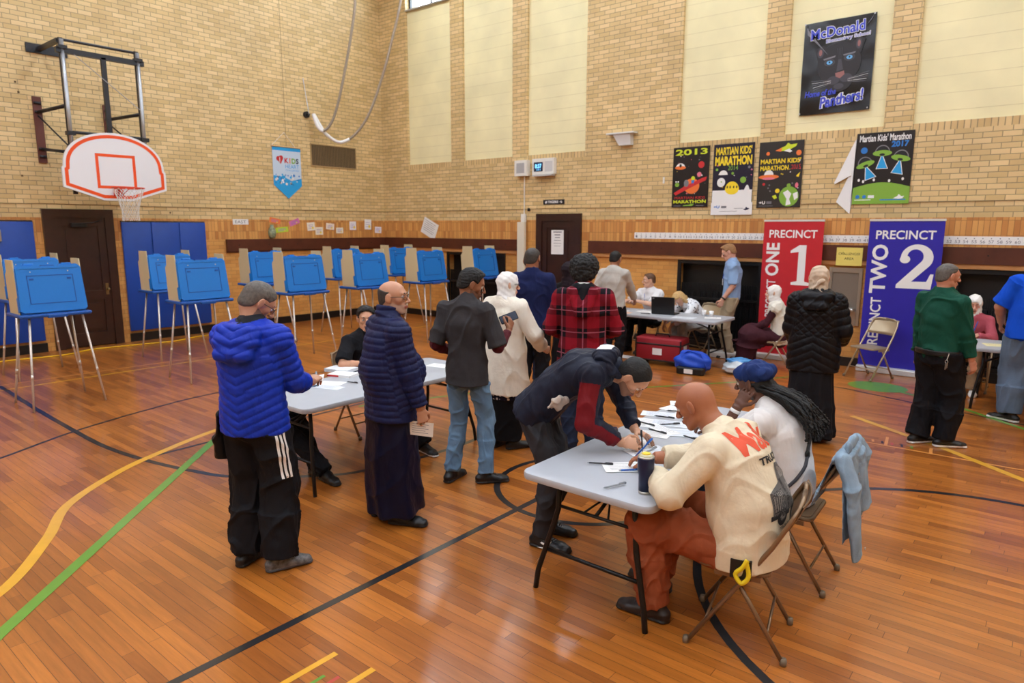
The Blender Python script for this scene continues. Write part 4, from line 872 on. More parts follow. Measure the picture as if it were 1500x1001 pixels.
def pen(a, b, label, m=PENK, z=TZ, ln=None):
    A, B = (fl(*a, z) if len(a) == 2 else Vector(a)), (fl(*b, z) if len(b) == 2 else Vector(b)); d = B-A; L_ = ln or max(.12, min(.15, d.length)); d.normalize(); mid = (A+B)/2
    t = thing('pen', label, 'pen', tuple(mid - d*L_/2 + Vector((0, 0, .0055 if len(a) == 2 else 0))), 0); q = Vector((1,0,0)).rotation_difference(d); t.rotation_mode = 'QUATERNION'; t.rotation_quaternion = q
    mb = MB(); mb.tube([(0.012,0,0),(L_*.96,0,0)], .0048, 8); mb.build('barrel', m, t, True)
    mb = MB(); mb.tube([(L_*.66,0,0),(L_,0,0)], .0054, 8); mb.box(L_*.7, L_*.98, -.0015, .0015, .005, .0078); mb.build('cap', m, t, True)
    mb = MB(); mb.tube([(0,0,0),(.012,0,0)], [.0012,.0046], 8); mb.build('tip', PENS, t, True)
    return t
SM = 3
for k, (px_, py_, w_, h_, a, lab) in enumerate(((1001,591,.20,.13,.5,'ballot sheet at the far end of the foreground table'),(990,600,.21,.14,-.2,'ballot sheet second from the far end of the foreground table'),
        (968,607,.28,.13,.35,'ballot sheet near the left edge at the table far end'),(1006,609,.18,.12,.2,'ballot sheet at the table far end beside the bald man head'),(956,618,.28,.14,.3,'ballot sheet under crossing pens left of table centre line'),
        (988,621,.30,.14,.3,'wide ballot sheet in the middle of the far group'),(938,621,.20,.12,.25,'ballot sheet by the left table edge beside the writing man hands'),(958,636,.21,.12,.2,'ballot sheet nearest the camera of the far group, left one'),
        (1003,634,.24,.17,.55,'ballot sheet beside the face of the seated bald man'),(971,629,.26,.10,-.4,'narrow ballot sheet beneath the long black pen'),
        (930,651,.20,.16,.9,'ballot sheet under the fist of the writing man'),(950,662,.26,.17,1.1,'ballot sheet between the writing man and the tumbler'),(922,684,.30,.16,.75,'ballot sheet left of the navy tumbler under the blue pen'),(1000,668,.25,.17,1.0,'ballot sheet under the hands of the bald seated man'))):
    paper(px_, py_, w_, h_, a, lab, PAPER2 if k % 3 == 2 else PAPER, TZ+.0003*k)
for k, (a, b, mm, lab) in enumerate((((990,592),(1007,595),PENK,'black pen at the far end of the foreground table'),((976,602),(1007,604),PENK,'black pen second from the table far end'),((955,609),(992,614),PENK,'black pen on the far papers near the left edge'),
        ((994,611),(1009,617),PENK,'short seen black pen beside the bald man forehead'),((932,617),(961,625),PENK,'black pen by the left table edge beyond the writing hands'),((963,623),(999,621),PENK,'black pen lying straight across the far papers'),
        ((946,628),(980,637),PENK,'black pen nearest the camera of the far paper group'),((1005,640),(1018,644),PENK,'black pen half hidden before the bald man chin'),((860,679),(899,681),PENK,'black pen left of the ballot with the blue pen'),((881,717),(920,708),PENS,'grey pen nearest the camera on the foreground table'),
        ((910,690),(934,689),PENB,'blue pen on the ballot left of the tumbler'),((943,665),(962,656),PENS,'grey pen behind the navy tumbler'))):
    pen(a, b, lab, mm, TZ+.0055)
p = fl(945, 722, TZ); t = thing('tumbler', 'navy insulated tumbler with steel rim and yellow lid on the table edge', 'tumbler', tuple(p), 0)
NAVT = mat('tumbler_navy', (22,32,66), .35, .2)
m = MB(); m.lathe([(.032,0),(.034,.003),(.034,.016)], 28); m.build('steel_base', STEEL, t, True)
m = MB(); m.lathe([(.034,.016),(.036,.10),(.042,.125),(.044,.19),(.0435,.195)], 28); m.build('cup', NAVT, t, True)
m = MB(); m.lathe([(.0435,.195),(.044,.200),(.040,.204),(.037,.2)], 28); m.build('rim', STEEL, t, True)
m = MB(); m.lathe([(.036,.198),(.036,.206),(.026,.212),(.0,.213)], 28, capt=False); m.build('lid', mat('clear_lid', (200,196,160), .2), t, True)
m = MB(); m.lathe([(.022,.210),(.022,.217),(.018,.219),(.0,.2195)], 20, capt=False); m.build('lid_plug', mat('lid_yellow', (244,208,40), .4), t, True)
# left table
paper(480, 562, .30, .15, .45, 'ballot sheet in the middle of the left table'); paper(481, 568, .27, .12, .3, 'ballot sheet nearest the camera on the left table', PAPER2, TZ+.0004)
paper(452, 560, .20, .14, .7, 'ballot sheet under the hand of the man in bright blue jacket'); paper(643, 536, .22, .15, .2, 'paper sheet at the right end of the left table')
o = paper(503, 551, .24, .16, .35, 'white pad with a red edge on the left table', PAPER, TZ, 0, None, .022, False); mb = MB(); mb.box(-.121,-.0,-.0815,-.0795,.003,.018); mb.build('red_edge', I_RED, o)
paper(500, 544, .26, .18, .3, 'thick stack of white papers in front of the seated teen', PAPER2, TZ, 0, None, .03, False)
pen((434,570),(468,563), 'dark pen on the left table, nearer of two side by side', PENK, TZ+.0055); pen((437,572),(474,565), 'blue-grey pen on the left table beside the dark pen', mat('pen_slate',(70,100,130),.35), TZ+.0055); pen((512,561),(520,562), 'pen tip showing left of the bald man jacket', PENK, TZ+.0055)
# back table
for lab, x, y, w_, h_, a, mm in (('paper sheet at the left end of the back table',7.55,-1.45,.3,.22,.2,PAPER),('paper form beside the boy in white shirt',7.95,-1.25,.3,.22,-.2,PAPER),('white sheet in front of the black laptop',8.75,-1.55,.34,.22,.1,PAPER2),('peach coloured form on the back table',7.72,-1.60,.26,.18,.1,mat('paper_peach',(236,190,160),.7)),('white sheet at the right end of the back table',9.1,-1.30,.24,.2,.4,PAPER)):
    paper(0, 0, w_, h_, a, lab, mm, TZ, 0, (x, y))
pen((7.85,-1.55,TZ+.006),(8.3,-1.50,TZ+.006), 'long black pen on the back table papers', PENK, ln=.16)
t = thing('laptop', 'open black laptop seen from behind on the back table', 'laptop', (8.33,-1.42,TZ), 0.12)
LAPM = mat('laptop_black', (20,20,22), .4); m = MB(); m.rbox(-.19,.19,0,.26,0,.018,.01); m.build('base', LAPM, t)
m = MB(); m.rbox(-.19,.19,-.006,.006,0,.27,.004, M=Matrix.Translation((0,-.005,.012)) @ Matrix.Rotation(.10,4,'X')); l = m.build('lid', LAPM, t)
m = MB(); m.box(-.175,-.14,-.009,-.006,.235,.255, M=Matrix.Translation((0,-.005,.012)) @ Matrix.Rotation(.10,4,'X')); m.build('logo', I_GRY, l)
m = MB(); m.rbox(-.17,.17,.03,.2,.018,.02,.005); m.build('keyboard', mat('keyboard_dark',(36,36,38),.6), t)
for lab, x, y in (('small white cup at the right end of the back table',9.0,-1.12),('small clear cup beside the white cup on the back table',8.86,-1.08)):
    m = MB(); m.lathe([(.028,0),(.036,.08),(.034,.08),(.026,.006)], 16, 0, None, True, False); o = m.build('cup', PAPER, None, True); tag(o, lab, 'cup'); o.location = (x, y, TZ)
# far right table
paper(0, 0, .3, .22, .3, 'open yellow pad in front of the girl in pink', mat('paper_pale_yellow',(240,232,180),.7), TZ, 0, (12.68,-1.45)); paper(0, 0, .22, .28, -.2, 'white form beside the yellow pad on the far right table', PAPER, TZ, 0, (13.0,-1.35))
# ---- bags on the floor
t = thing('trolley_bag', 'red wheeled fabric bag with white label under the back table', 'bag', (8.44,-1.62,0), math.radians(6))
REDB = mat('bag_red', (150,20,34), .6, bump=.4, bscale=150)
m = MB(); m.rbox(-.37,.37,-.20,.20,.06,.42,.05,seg=5,e=.03); b_ = m.build('body', REDB, t, True); auto_smooth(b_, 50)
m = MB(); m.rbox(-.38,.38,-.208,.208,.305,.335,.05,seg=5); m.build('zip_band', BLACK, b_)
m = MB(); m.rbox(-.372,.372,-.203,.203,.06,.085,.05,seg=5); m.tube([(-.36,-.19,.08),(-.36,-.19,.40)], .012, 8); m.tube([(.36,-.19,.08),(.36,-.19,.40)], .012, 8); m.build('edge_trim', BLACK, b_)
m = MB(); m.box(-.08,.07,-.206,-.199,.16,.26); m.build('label_window', I_WHT, b_)
m = MB(); m.box(.368,.376,-.08,.05,.22,.32); m.build('label_window', I_WHT, b_)
for sx in (-1, 1):
    m = MB(); m.tube([(sx*.30,-.17,.04),(sx*.30,-.13,.04)], .038, 14); m.build('wheel', BLACK, t, True); m = MB(); m.tube([(sx*.30,.13,.04),(sx*.30,.17,.04)], .038, 14); m.build('wheel', BLACK, t, True)
m = MB(); m.tube([(-.12,0,.41),(-.1,0,.46),(.1,0,.46),(.12,0,.41)], .012, 8); m.build('handle', BLACK, t, True)
t = thing('tote_bag', 'slumped royal blue bag with a white label on black base', 'bag', (9.12,-1.98,0), math.radians(12))
def lump(name, m_, parent, rad, seed, amp=.12, flat=.02, n=40):
    V = []; F = []; rr = random.Random(seed); ph = [rr.uniform(0, 6) for _ in range(6)]
    for i in range(n//2+1):
        for j in range(n):
            th = PI*i/(n//2); f = 2*PI*j/n; d = Vector((math.sin(th)*math.cos(f), math.sin(th)*math.sin(f), math.cos(th)))
            k = 1+amp*(math.sin(3*d.x*2+ph[0])*math.sin(4*d.y+ph[1])+.5*math.sin(9*d.z+ph[2]+3*d.x)+.3*math.sin(14*d.y+ph[3]+4*d.z))
            V.append((d.x*rad[0]*k, d.y*rad[1]*k, max(0, rad[2]*.85+d.z*rad[2]*k)))
    for i in range(n//2):
        for j in range(n): F.append((i*n+j, (i+1)*n+j, (i+1)*n+(j+1) % n, i*n+(j+1) % n))
    return npmesh(name, V, F, m_, parent, True)
lump('body', mat('bag_blue', (12,70,190), .5), t, (.26,.18,.18), 3, .10)
m = MB(); m.rbox(-.20,.20,-.20,-.05,0,.11,.04); m.build('base', BLACK, t); m = MB(); m.box(-.10,.06,-.206,-.2,.02,.085, M=Matrix.Rotation(-.08,4,'Z')); m.build('label_window', I_WHT, t)
m = MB(); m.tube([(-.15,-.05,.25),(-.05,-.1,.34),(.12,-.08,.30),(.22,-.12,.10)], .012, 8); m.build('strap', mat('bag_blue', (12,70,190), .5), t, True)
t = thing('plastic_bag', 'clear and blue plastic bag slumped on the floor right of the blue bag', 'bag', (9.70,-1.62,0), .3)
lump('body', mat('plastic_milky', (196,204,208), .25, var=.15, vscale=12), t, (.26,.17,.10), 9, .13); o = lump('blue_fold', mat('plastic_blue', (80,150,210), .3), t, (.17,.10,.05), 4, .15); o.location = (-.02,.05,.14)
o = sheet('floor_paper', Matrix.Identity(4), .3, .22, PAPER, 'white sheet of paper lying on floor behind the red trolley bag', 'paper', 0, .002, 4); o.location = (7.75,-1.55,.003)
m = MB(); m.rbox(-.3,.3,-.12,.12,0,.10,.03); o = m.build('storage_tray', mat('tray_white',(220,218,214),.5), None); tag(o, 'low white tray on the floor under the back table beside the wall', 'tray'); o.location = (9.05,-.55,.0)
# ================================================================== PEOPLE: smooth-blended implicit bodies turned into meshes
A_ = lambda *v: np.array(v, float)
def nrm(v): v = np.asarray(v, float); return v/(np.linalg.norm(v)+1e-12)
def cone(a, b, ra, rb, k=.02, side=None, cap=None, sub=False):
    a = np.asarray(a, float); b = np.asarray(b, float)
    ra = (ra, ra) if np.isscalar(ra) else ra; rb = (rb, rb) if np.isscalar(rb) else rb
    ax = b-a; L = np.linalg.norm(ax)+1e-9; ax = ax/L
    s = nrm(side) if side is not None else (A_(1,0,0) if abs(ax[0]) < .9 else A_(0,1,0))
    if abs(np.dot(s, ax)) > .96: s = A_(0,0,1) if abs(ax[2]) < .8 else A_(0,1,0)
    u = nrm(s-ax*np.dot(s, ax)); v = np.cross(ax, u)
    return dict(t='c', a=a, ax=ax, L=L, u=u, v=v, ra=ra, rb=rb, k=k, cap=cap, sub=sub, lo=np.minimum(a, b)-max(*ra, *rb), hi=np.maximum(a, b)+max(*ra, *rb))
def ell(c, r, R=None, k=.015, sub=False):
    c = np.asarray(c, float); R = np.eye(3) if R is None else R; m = max(r)
    return dict(t='e', a=c, R=R, r=np.asarray(r, float), k=k, sub=sub, lo=c-m, hi=c+m)
def func(f, lo=None, hi=None): return dict(t='f', f=f, sub=False, k=0)
def ev(o, P):
    if o['t'] == 'c':
        q = P-o['a']; d = q@o['ax']; t = np.clip(d, 0, o['L']); e = d-t; t = t/o['L']
        rx = o['ra'][0]+(o['rb'][0]-o['ra'][0])*t; ry = o['ra'][1]+(o['rb'][1]-o['ra'][1])*t
        x = q@o['u']; y = q@o['v']; c = o['cap'] if o['cap'] else np.minimum(rx, ry)
        k0 = np.sqrt((x/rx)**2+(y/ry)**2+(e/c)**2); k1 = np.sqrt((x/rx**2)**2+(y/ry**2)**2+(e/c**2)**2)+1e-9
        return k0*(k0-1)/k1
    q = (P-o['a'])@o['R']; k0 = np.sqrt(((q/o['r'])**2).sum(-1)); k1 = np.sqrt(((q/o['r']**2)**2).sum(-1))+1e-9
    return k0*(k0-1)/k1
def extract(ops, vox):
    """surface nets over the smooth union of the shapes"""
    adds = [o for o in ops if o['t'] != 'f' and not o['sub']]
    lo = np.min([o['lo'] for o in adds], 0)-4*vox; hi = np.max([o['hi'] for o in adds], 0)+4*vox
    n = np.ceil((hi-lo)/vox).astype(int)+1
    D = np.full(n, .08, np.float32); ax = [lo[i]+vox*np.arange(n[i]) for i in range(3)]
    for o in ops:
        if o['t'] == 'f': i0 = np.zeros(3, int); i1 = n
        else:
            m = o['k']+3*vox; i0 = np.clip(((o['lo']-m-lo)/vox).astype(int), 0, n-1); i1 = np.clip(((o['hi']+m-lo)/vox).astype(int)+2, 1, n)
        sl = tuple(slice(i0[i], i1[i]) for i in range(3))
        if o['t'] == 'f':
            msk = np.abs(D) < .035
            if not msk.any(): continue
            I = np.argwhere(msk); P = lo+I*vox
            D[msk] = np.maximum(D[msk], o['f'](P).astype(np.float32)); continue
        X, Y, Z = np.meshgrid(ax[0][sl[0]], ax[1][sl[1]], ax[2][sl[2]], indexing='ij'); P = np.stack([X, Y, Z], -1)
        d = ev(o, P).astype(np.float32); c = D[sl]; k = max(o['k'], 1e-4)
        if o['sub']: d = -d; h = np.maximum(k-np.abs(c-d), 0)/k; D[sl] = np.maximum(c, d)+h*h*k*.25
        else: h = np.maximum(k-np.abs(c-d), 0)/k; D[sl] = np.minimum(c, d)-h*h*k*.25
    S = D < 0; cn = S[:-1, :-1, :-1].astype(np.int8)
    cn = sum(S[i:n[0]-1+i, j:n[1]-1+j, k:n[2]-1+k].astype(np.int8) for i in (0, 1) for j in (0, 1) for k in (0, 1))
    act = (cn > 0) & (cn < 8); I = np.argwhere(act); idx = np.full(act.shape, -1, np.int32); idx[act] = np.arange(len(I))
    acc = np.zeros((len(I), 3)); w = np.zeros(len(I))
    C = [(i, j, k) for i in (0, 1) for j in (0, 1) for k in (0, 1)]
    for a in range(3):
        for c0 in C:
            if c0[a]: continue
            c1 = list(c0); c1[a] = 1
            d0 = D[I[:, 0]+c0[0], I[:, 1]+c0[1], I[:, 2]+c0[2]]; d1 = D[I[:, 0]+c1[0], I[:, 1]+c1[1], I[:, 2]+c1[2]]
            m = (d0 < 0) != (d1 < 0); t = np.where(m, d0/(d0-d1+1e-12), 0); p = np.tile(np.array(c0, float), (len(I), 1)); p[:, a] += t
            acc[m] += p[m]; w[m] += 1
    V = lo+(I+acc/w[:, None])*vox; F = []
    for a in range(3):
        b, c = (a+1) % 3, (a+2) % 3
        s0 = [slice(None)]*3; s1 = [slice(None)]*3; s0[a] = slice(0, -1); s1[a] = slice(1, None)
        ch = S[tuple(s0)] != S[tuple(s1)]; E = np.argwhere(ch); E = E[(E[:, b] > 0) & (E[:, c] > 0) & (E[:, b] < n[b]-1) & (E[:, c] < n[c]-1)]
        ins = S[E[:, 0], E[:, 1], E[:, 2]]
        def at(db, dc): q = E.copy(); q[:, b] += db; q[:, c] += dc; return idx[q[:, 0], q[:, 1], q[:, 2]]
        Q = np.stack([at(-1, -1), at(0, -1), at(0, 0), at(-1, 0)], 1); Q[~ins] = Q[~ins][:, ::-1]; F.append(Q)
    F = np.concatenate(F); F = F[(F >= 0).all(1)]
    return V, F
def vnormals(V, F):
    n = np.cross(V[F[:, 2]]-V[F[:, 0]], V[F[:, 3]]-V[F[:, 1]]); N = np.zeros_like(V)
    for i in range(4): np.add.at(N, F[:, i], n)
    return N/(np.linalg.norm(N, axis=1)[:, None]+1e-12)
def relax(V, F, it=1, f=.5):
    for _ in range(it):
        S = np.zeros_like(V); c = np.zeros(len(V))
        for i in range(4):
            for j in (1, 3): np.add.at(S, F[:, i], V[F[:, (i+j) % 4]]); np.add.at(c, F[:, i], 1)
        V = V+(S/np.maximum(c, 1)[:, None]-V)*f
    return V
def waves(P, seed, freq, nw=7):
    r = np.random.RandomState(seed); s = np.zeros(len(P))
    for i in range(nw):
        d = nrm(r.randn(3))*freq*r.uniform(.6, 1.7); s += np.sin(P@d+r.uniform(0, 6)+1.5*np.sin(P@(nrm(r.randn(3))*freq*.5)))
    return s/nw
def segdist(P, a, b):
    ab = b-a; t = np.clip(((P-a)@ab)/(ab@ab+1e-12), 0, 1); return np.linalg.norm(P-a-t[:, None]*ab, axis=1), t*np.linalg.norm(ab)
def rotm(yaw, pitch, roll):
    y, p, r = map(math.radians, (-yaw, pitch, roll))
    Rz = np.array([[math.cos(y), -math.sin(y), 0], [math.sin(y), math.cos(y), 0], [0, 0, 1]])
    Rx = np.array([[1, 0, 0], [0, math.cos(p), -math.sin(p)], [0, math.sin(p), math.cos(p)]])
    Ry = np.array([[math.cos(r), 0, math.sin(r)], [0, 1, 0], [-math.sin(r), 0, math.cos(r)]])
    return Rz@Rx@Ry
def ik(a, b, l1, l2, pole):
    d = b-a; D = np.linalg.norm(d); D = min(D, (l1+l2)*.999); u = nrm(d); x = (l1*l1-l2*l2+D*D)/(2*D); h = math.sqrt(max(l1*l1-x*x, 1e-6))
    p = np.asarray(pole, float); p = nrm(p-u*np.dot(p, u)); return a+u*x+p*h
FIGS = []
def skin(n, rgb):
    m = mat('skin_'+n, rgb, .5, var=.05, vscale=14, bump=.12, bscale=220)
    m.node_tree.nodes['Principled BSDF'].inputs['Subsurface Weight'].default_value = .06
    m.node_tree.nodes['Principled BSDF'].inputs['Subsurface Scale'].default_value = .01
    return m
EYEW = mat('eye_white', (226,220,212), .2); IRIS = mat('iris_brown', (46,28,18), .15); LIPM = mat('lip', (158,92,80), .5); LIPD = mat('lip_dark', (110,62,54), .5)
class Fig:
    def __init__(s, label, loc, facing, h=1.75, pose=None, sk=('olive', (198,148,116)), vox=.008, fat=1.0, group=None, z=0.0):
        s.s = h/1.75; s.vox = vox; s.fat = fat; s.sk = skin(*sk)
        s.root = thing('person', label, 'person', (loc[0], loc[1], z), face(*facing), group)
        J = dict(pel=(0,0,.94), mid=(0,.0,1.12), chest=(0,-.005,1.30), neck=(0,-.015,1.47), head=(0,.02,1.625), yaw=0, pitch=0, roll=0,
                 sw=.174, sd=(1,0,0), hd=(1,0,0), la=(-.10,-.01,.085), ra=(.10,.01,.085), lk=None, rk=None, lkp=(0,1,0), rkp=(0,1,0), lf=(-.15,1,0), rf=(.15,1,0),
                 lw=(-.235,.06,.86), rw=(.235,.06,.86), lp=(-.3,-1,0), rp=(.3,-1,0), lel=None, rel=None, lh=None, rh=None, ln=(1,0,0), rn=(-1,0,0), lc=.45, rc=.45)
        J.update(pose or {}); s.J = J; k = s.s
        for q in ('pel','mid','chest','neck','head','la','ra','lw','rw','lk','rk','lel','rel'):
            if J[q] is not None: J[q] = np.asarray(J[q], float)*k
        up = nrm(J['neck']-J['chest']); sd = nrm(J['sd']); sw = J['sw']*k*(.9+.1*fat)
        J['up'] = up; J['sdv'] = sd; J['fwd'] = nrm(np.cross(up, sd)); hd = nrm(J['hd']); J['hdv'] = hd
        base = J['neck']-up*.070*k
        J['ls'] = base-sd*sw+A_(*J.get('lso', (0,0,0))); J['rs'] = base+sd*sw+A_(*J.get('rso', (0,0,0)))
        pu = nrm(J['mid']-J['pel'])
        J['lhip'] = J['pel']-hd*.09*k*fat**.5-pu*.02; J['rhip'] = J['pel']+hd*.09*k*fat**.5-pu*.02; J['pu'] = pu
        for q, sg in (('l', -1), ('r', 1)):
            if J[q+'el'] is None: J[q+'el'] = ik(J[q+'s'], J[q+'w'], .285*k, .26*k, J[q+'p'])
            v = J[q+'w']-J[q+'el']; J[q+'w'] = J[q+'el']+nrm(v)*min(np.linalg.norm(v), .262*k)
            if J[q+'k'] is None: J[q+'k'] = ik(J[q+'hip'], J[q+'a'], .43*k, .425*k, J[q+'kp'])
            if J[q+'h'] is None: J[q+'h'] = nrm(J[q+'w']-J[q+'el'])
        FIGS.append(s); s.R = rotm(J['yaw'], J['pitch'], J['roll'])
    def hp(s, *v): return s.J['head']+s.R@(A_(*v)*s.s)
    def torso(s, o=0., hem=.06, k=.03, belly=0., chest=0., flare=0., shoulder=True, cap=.012, low=None):
        J, c, f = s.J, s.s, s.fat; hd, sd = J['hdv'], J['sdv']; fw = np.cross(nrm(J['chest']-J['mid']), sd)*-1; fw = J['fwd']
        P = []; a = J['pel']-J['pu']*hem
        if o > .015: s.topg = hem
        rh = ((.158*f)*c+o, (.108*f)*c+o); rm = ((.142*f)*c+o, (.100*f+belly*.5)*c+o); rc = (.162*(.5+.5*f)*c+o+chest, .112*(.4+.6*f)*c+o)
        k1 = .006; P.append(cone(a, J['pel'], (rh[0]+flare, rh[1]+flare), rh, k1, hd, cap))
        P.append(cone(J['pel'], J['mid'], rh, rm, k1, hd)); P.append(cone(J['mid'], J['chest'], rm, rc, k1, sd))
        if belly: P.append(ell(J['mid']+J['fwd']*.05*c-J['pu']*.03, ((.135*f)*c+o, (.07+belly)*c+o, .14*c+o), None, .05))
        P.append(cone(J['chest'], J['neck']-J['up']*.055*c, rc, (.125*c+o, .082*c+o), .012, sd))
        if shoulder:
            P.append(cone(J['ls'], J['rs'], .052*c+o, .052*c+o, .05, J['fwd']))
            P.append(cone(J['neck']-J['up']*.03*c, J['neck']+J['up']*.02*c, .062*c+o*.6, .055*c+o*.3, .05, sd))
        return P
    def arm(s, q, o=0., upto=1.0, ends=None, k=.02, flatcap=.006, start=0):
        J, c, f = s.J, s.s, s.fat**.6; a, e, w = J[q+'s'], J[q+'el'], J[q+'w']; P = []
        ru, re, rw = .049*c*f+o, .0385*c*f+o*.85, .028*c*f+o*(ends if ends is not None else .8)
        if upto <= .5:
            b = a+(e-a)*(upto/.5); P.append(cone(a, b, ru+.002, ru*.93+.010, k, None, flatcap)); P.append(ell(a, (ru, ru, ru), None, .03)); return P
        P.append(cone(a, e, ru, re, k)); t = (upto-.5)/.5; b = e+(w-e)*t
        m = e+(b-e)*.35; P.append(cone(e, m, re, re*.5+(re*(1-t*.6)+rw*t*.6)*.5+.001, k)); P.append(cone(m, b, re*.5+(re*(1-t*.6)+rw*t*.6)*.5+.001, re*(1-t)+rw*t, k, None, flatcap))
        return P
    def legs(s, o=0., k=.02, r=(.085,.060,.048,.044), upto=1.0, seatfill=True, cap=.008):
        J, c, f = s.J, s.s, s.fat**.7; P = []
        for q in 'lr':
            h, n, a = J[q+'hip'], J[q+'k'], J[q+'a']; a2 = n+(a-n)*upto
            P.append(cone(h, n, r[0]*c*f+o, r[1]*c*f+o, k)); m = n+(a2-n)*.4
            P.append(cone(n, m, r[1]*c*f+o, r[2]*c*f+o, k)); P.append(cone(m, a2, r[2]*c*f+o, r[3]*c+o, k, None, cap))
        P.append(cone(J['pel']-J['pu']*.05*c, J['pel']+J['pu']*.03*c, (.148*c*f+o, .104*c*f+o), (.145*c*f+o, .100*c*f+o), .03, J['hdv']))
        return P
    def hand(s, q):
        J, c = s.J, s.s; w = J[q+'w']; f = nrm(J[q+'h']); n = nrm(J[q+'n']); n = nrm(n-f*np.dot(n, f)); t = np.cross(f, n)*(1 if q == 'r' else -1); cu = J[q+'c']; P = []
        kn = w+f*.09*c
        P.append(cone(w-f*.01, w+f*.03*c, (.026*c, .018*c), (.034*c, .017*c), .012, t)); P.append(cone(w+f*.03*c, kn, (.034*c, .016*c), (.041*c, .0135*c), .010, t))
        for i, (off, ln, r) in enumerate(((.031,.070,.0088),(.0105,.078,.0090),(-.0105,.073,.0088),(-.0305,.058,.0078))):
            p = kn+t*off*c-f*(.006*c if i in (0, 3) else 0)-f*(.006*c if i == 3 else 0); d = nrm(f+t*off*1.2); cc = cu if np.isscalar(cu) else cu[i]; ang = 0
            for j, fr in enumerate((.46, .31, .23)):
                ang += cc*(1.15, 1.35, .8)[j]; dd = d*math.cos(ang)+n*math.sin(ang); p2 = p+dd*ln*fr*c*1.05
                P.append(cone(p, p2, (r-.0006*j)*c, (r-.0006*(j+1))*c, .004)); p = p2
        tb = w+f*.028*c+t*.026*c; d1 = nrm(f*.62+t*.62+n*.35); p2 = tb+d1*.042*c; d2 = nrm(f*.85+t*.18+n*.55); p3 = p2+d2*.030*c; p4 = p3+nrm(f*.9+n*.6-t*.1)*.024*c
        P.append(cone(tb-d1*.01*c, p2, .0145*c, .0115*c, .008)); P.append(cone(p2, p3, .0110*c, .0100*c, .004)); P.append(cone(p3, p4, .0100*c, .0085*c, .004))
        return P
    def headprims(s, ear=True, wide=1.0, jaw=1.0):
        R, c, h = s.R, s.s, s.hp; ux = R@A_(1,0,0); E = lambda p, r, k=.015: ell(h(*p), [x*c for x in r], R, k)
        C = lambda a, b, ra, rb, k=.015: cone(h(*a), h(*b), tuple(x*c for x in ra) if not np.isscalar(ra) else ra*c, tuple(x*c for x in rb) if not np.isscalar(rb) else rb*c, k, ux)
        P = [E((0,-.012,.035), (.077*wide,.096,.082)), C((0,.018,.02), (0,.030,-.055), (.064*wide,.062), (.047*wide*jaw,.048), .02), E((0,-.03,-.01), (.068,.07,.07), .03)]
        for sx in (-1, 1):
            P += [C((sx*.050*wide,.0,-.050), (sx*.020,.062,-.093), .020, .018, .02), E((sx*.042,.052,-.012), (.022,.020,.020), .02)]
        P += [E((0,.068,-.096), (.024,.018,.017), .015), C((-.034,.074,.034), (.034,.074,.034), .014, .014, .015), E((0,.075,-.058), (.030,.020,.026), .015)]
        for sx in (-1, 1): P.append(dict(E((sx*.032,.098,.012), (.018,.017,.0125), .010), sub=True))
        P += [C((0,.086,.022), (0,.112,-.020), .0075, .0120, .008), E((0,.108,-.024), (.0135,.013,.011), .006)] + [E((sx*.0125,.099,-.027), (.008,.010,.008), .005) for sx in (-1, 1)]
        P += [E((0,.0955,-.0545), (.022,.007,.0045), .004), E((0,.0935,-.0635), (.019,.008,.006), .004)]
        if ear:
            for sx in (-1, 1):
                Re = R@rotm(sx*-24, 0, 0); P.append(ell(h(sx*.086*wide,-.010,.004), [.0085*c,.021*c,.034*c], Re, .006)); P.append(ell(h(sx*.079*wide,-.004,-.020), [.007*c,.012*c,.012*c], Re, .005))
                P.append(dict(ell(h(sx*.0965*wide,-.002,.006), [.006*c,.010*c,.018*c], Re, .003), sub=True))
        return P
    def body(s, bare_arms=True, ear=True, wide=1.0, jaw=1.0, legs=True, eyes=True, hands='lr', eyecol=None, lipm=None, stub=None, brow=None, vox=None):
        J, c = s.J, s.s
        P = s.torso(-.020, .02, .03) + (s.legs(-.024) if legs else [])
        for q in 'lr':
            P += s.arm(q, 0., 1.0, k=.015)
            if q in hands: P += s.hand(q)
            if legs: f = nrm(J[q+'f']); P.append(cone(J[q+'a']-A_(0,0,.03), J[q+'a']-A_(0,0,.045)+f*.10, .030, .026, .02))
        P += [cone(J['neck']-J['up']*.03*c, s.hp(0,-.022,-.045), .060*c*s.fat**.4, .056*c*s.fat**.4, .025)]
        P += s.headprims(ear, wide, jaw)
        V, F = extract(P, vox or s.vox*.72); V = relax(V, F, 1, .35); Q = V[F].mean(1); H = (Q-J['head'])@s.R/c; mi = np.zeros(len(F), int); mats = [s.sk]
        lips = (np.abs(H[:, 0]) < .024) & (H[:, 1] > .085) & (H[:, 2] < -.050+.0) & (H[:, 2] > -.0695); mats.append(lipm or LIPM); mi[lips] = 1
        if stub is not None:
            mats.append(stub); b = (H[:, 2] < np.interp(H[:, 1], [-.02, .03, .07, .09], [-.02, -.035, -.045, -.040])) & (H[:, 1] > -.005) & (H[:, 2] > -.125) & (np.abs(H[:, 0]) < .085) & ~lips; mi[b] = 2
        o = npmesh('body', V, F, mats, s.root, True, mi); s.bodyo = o
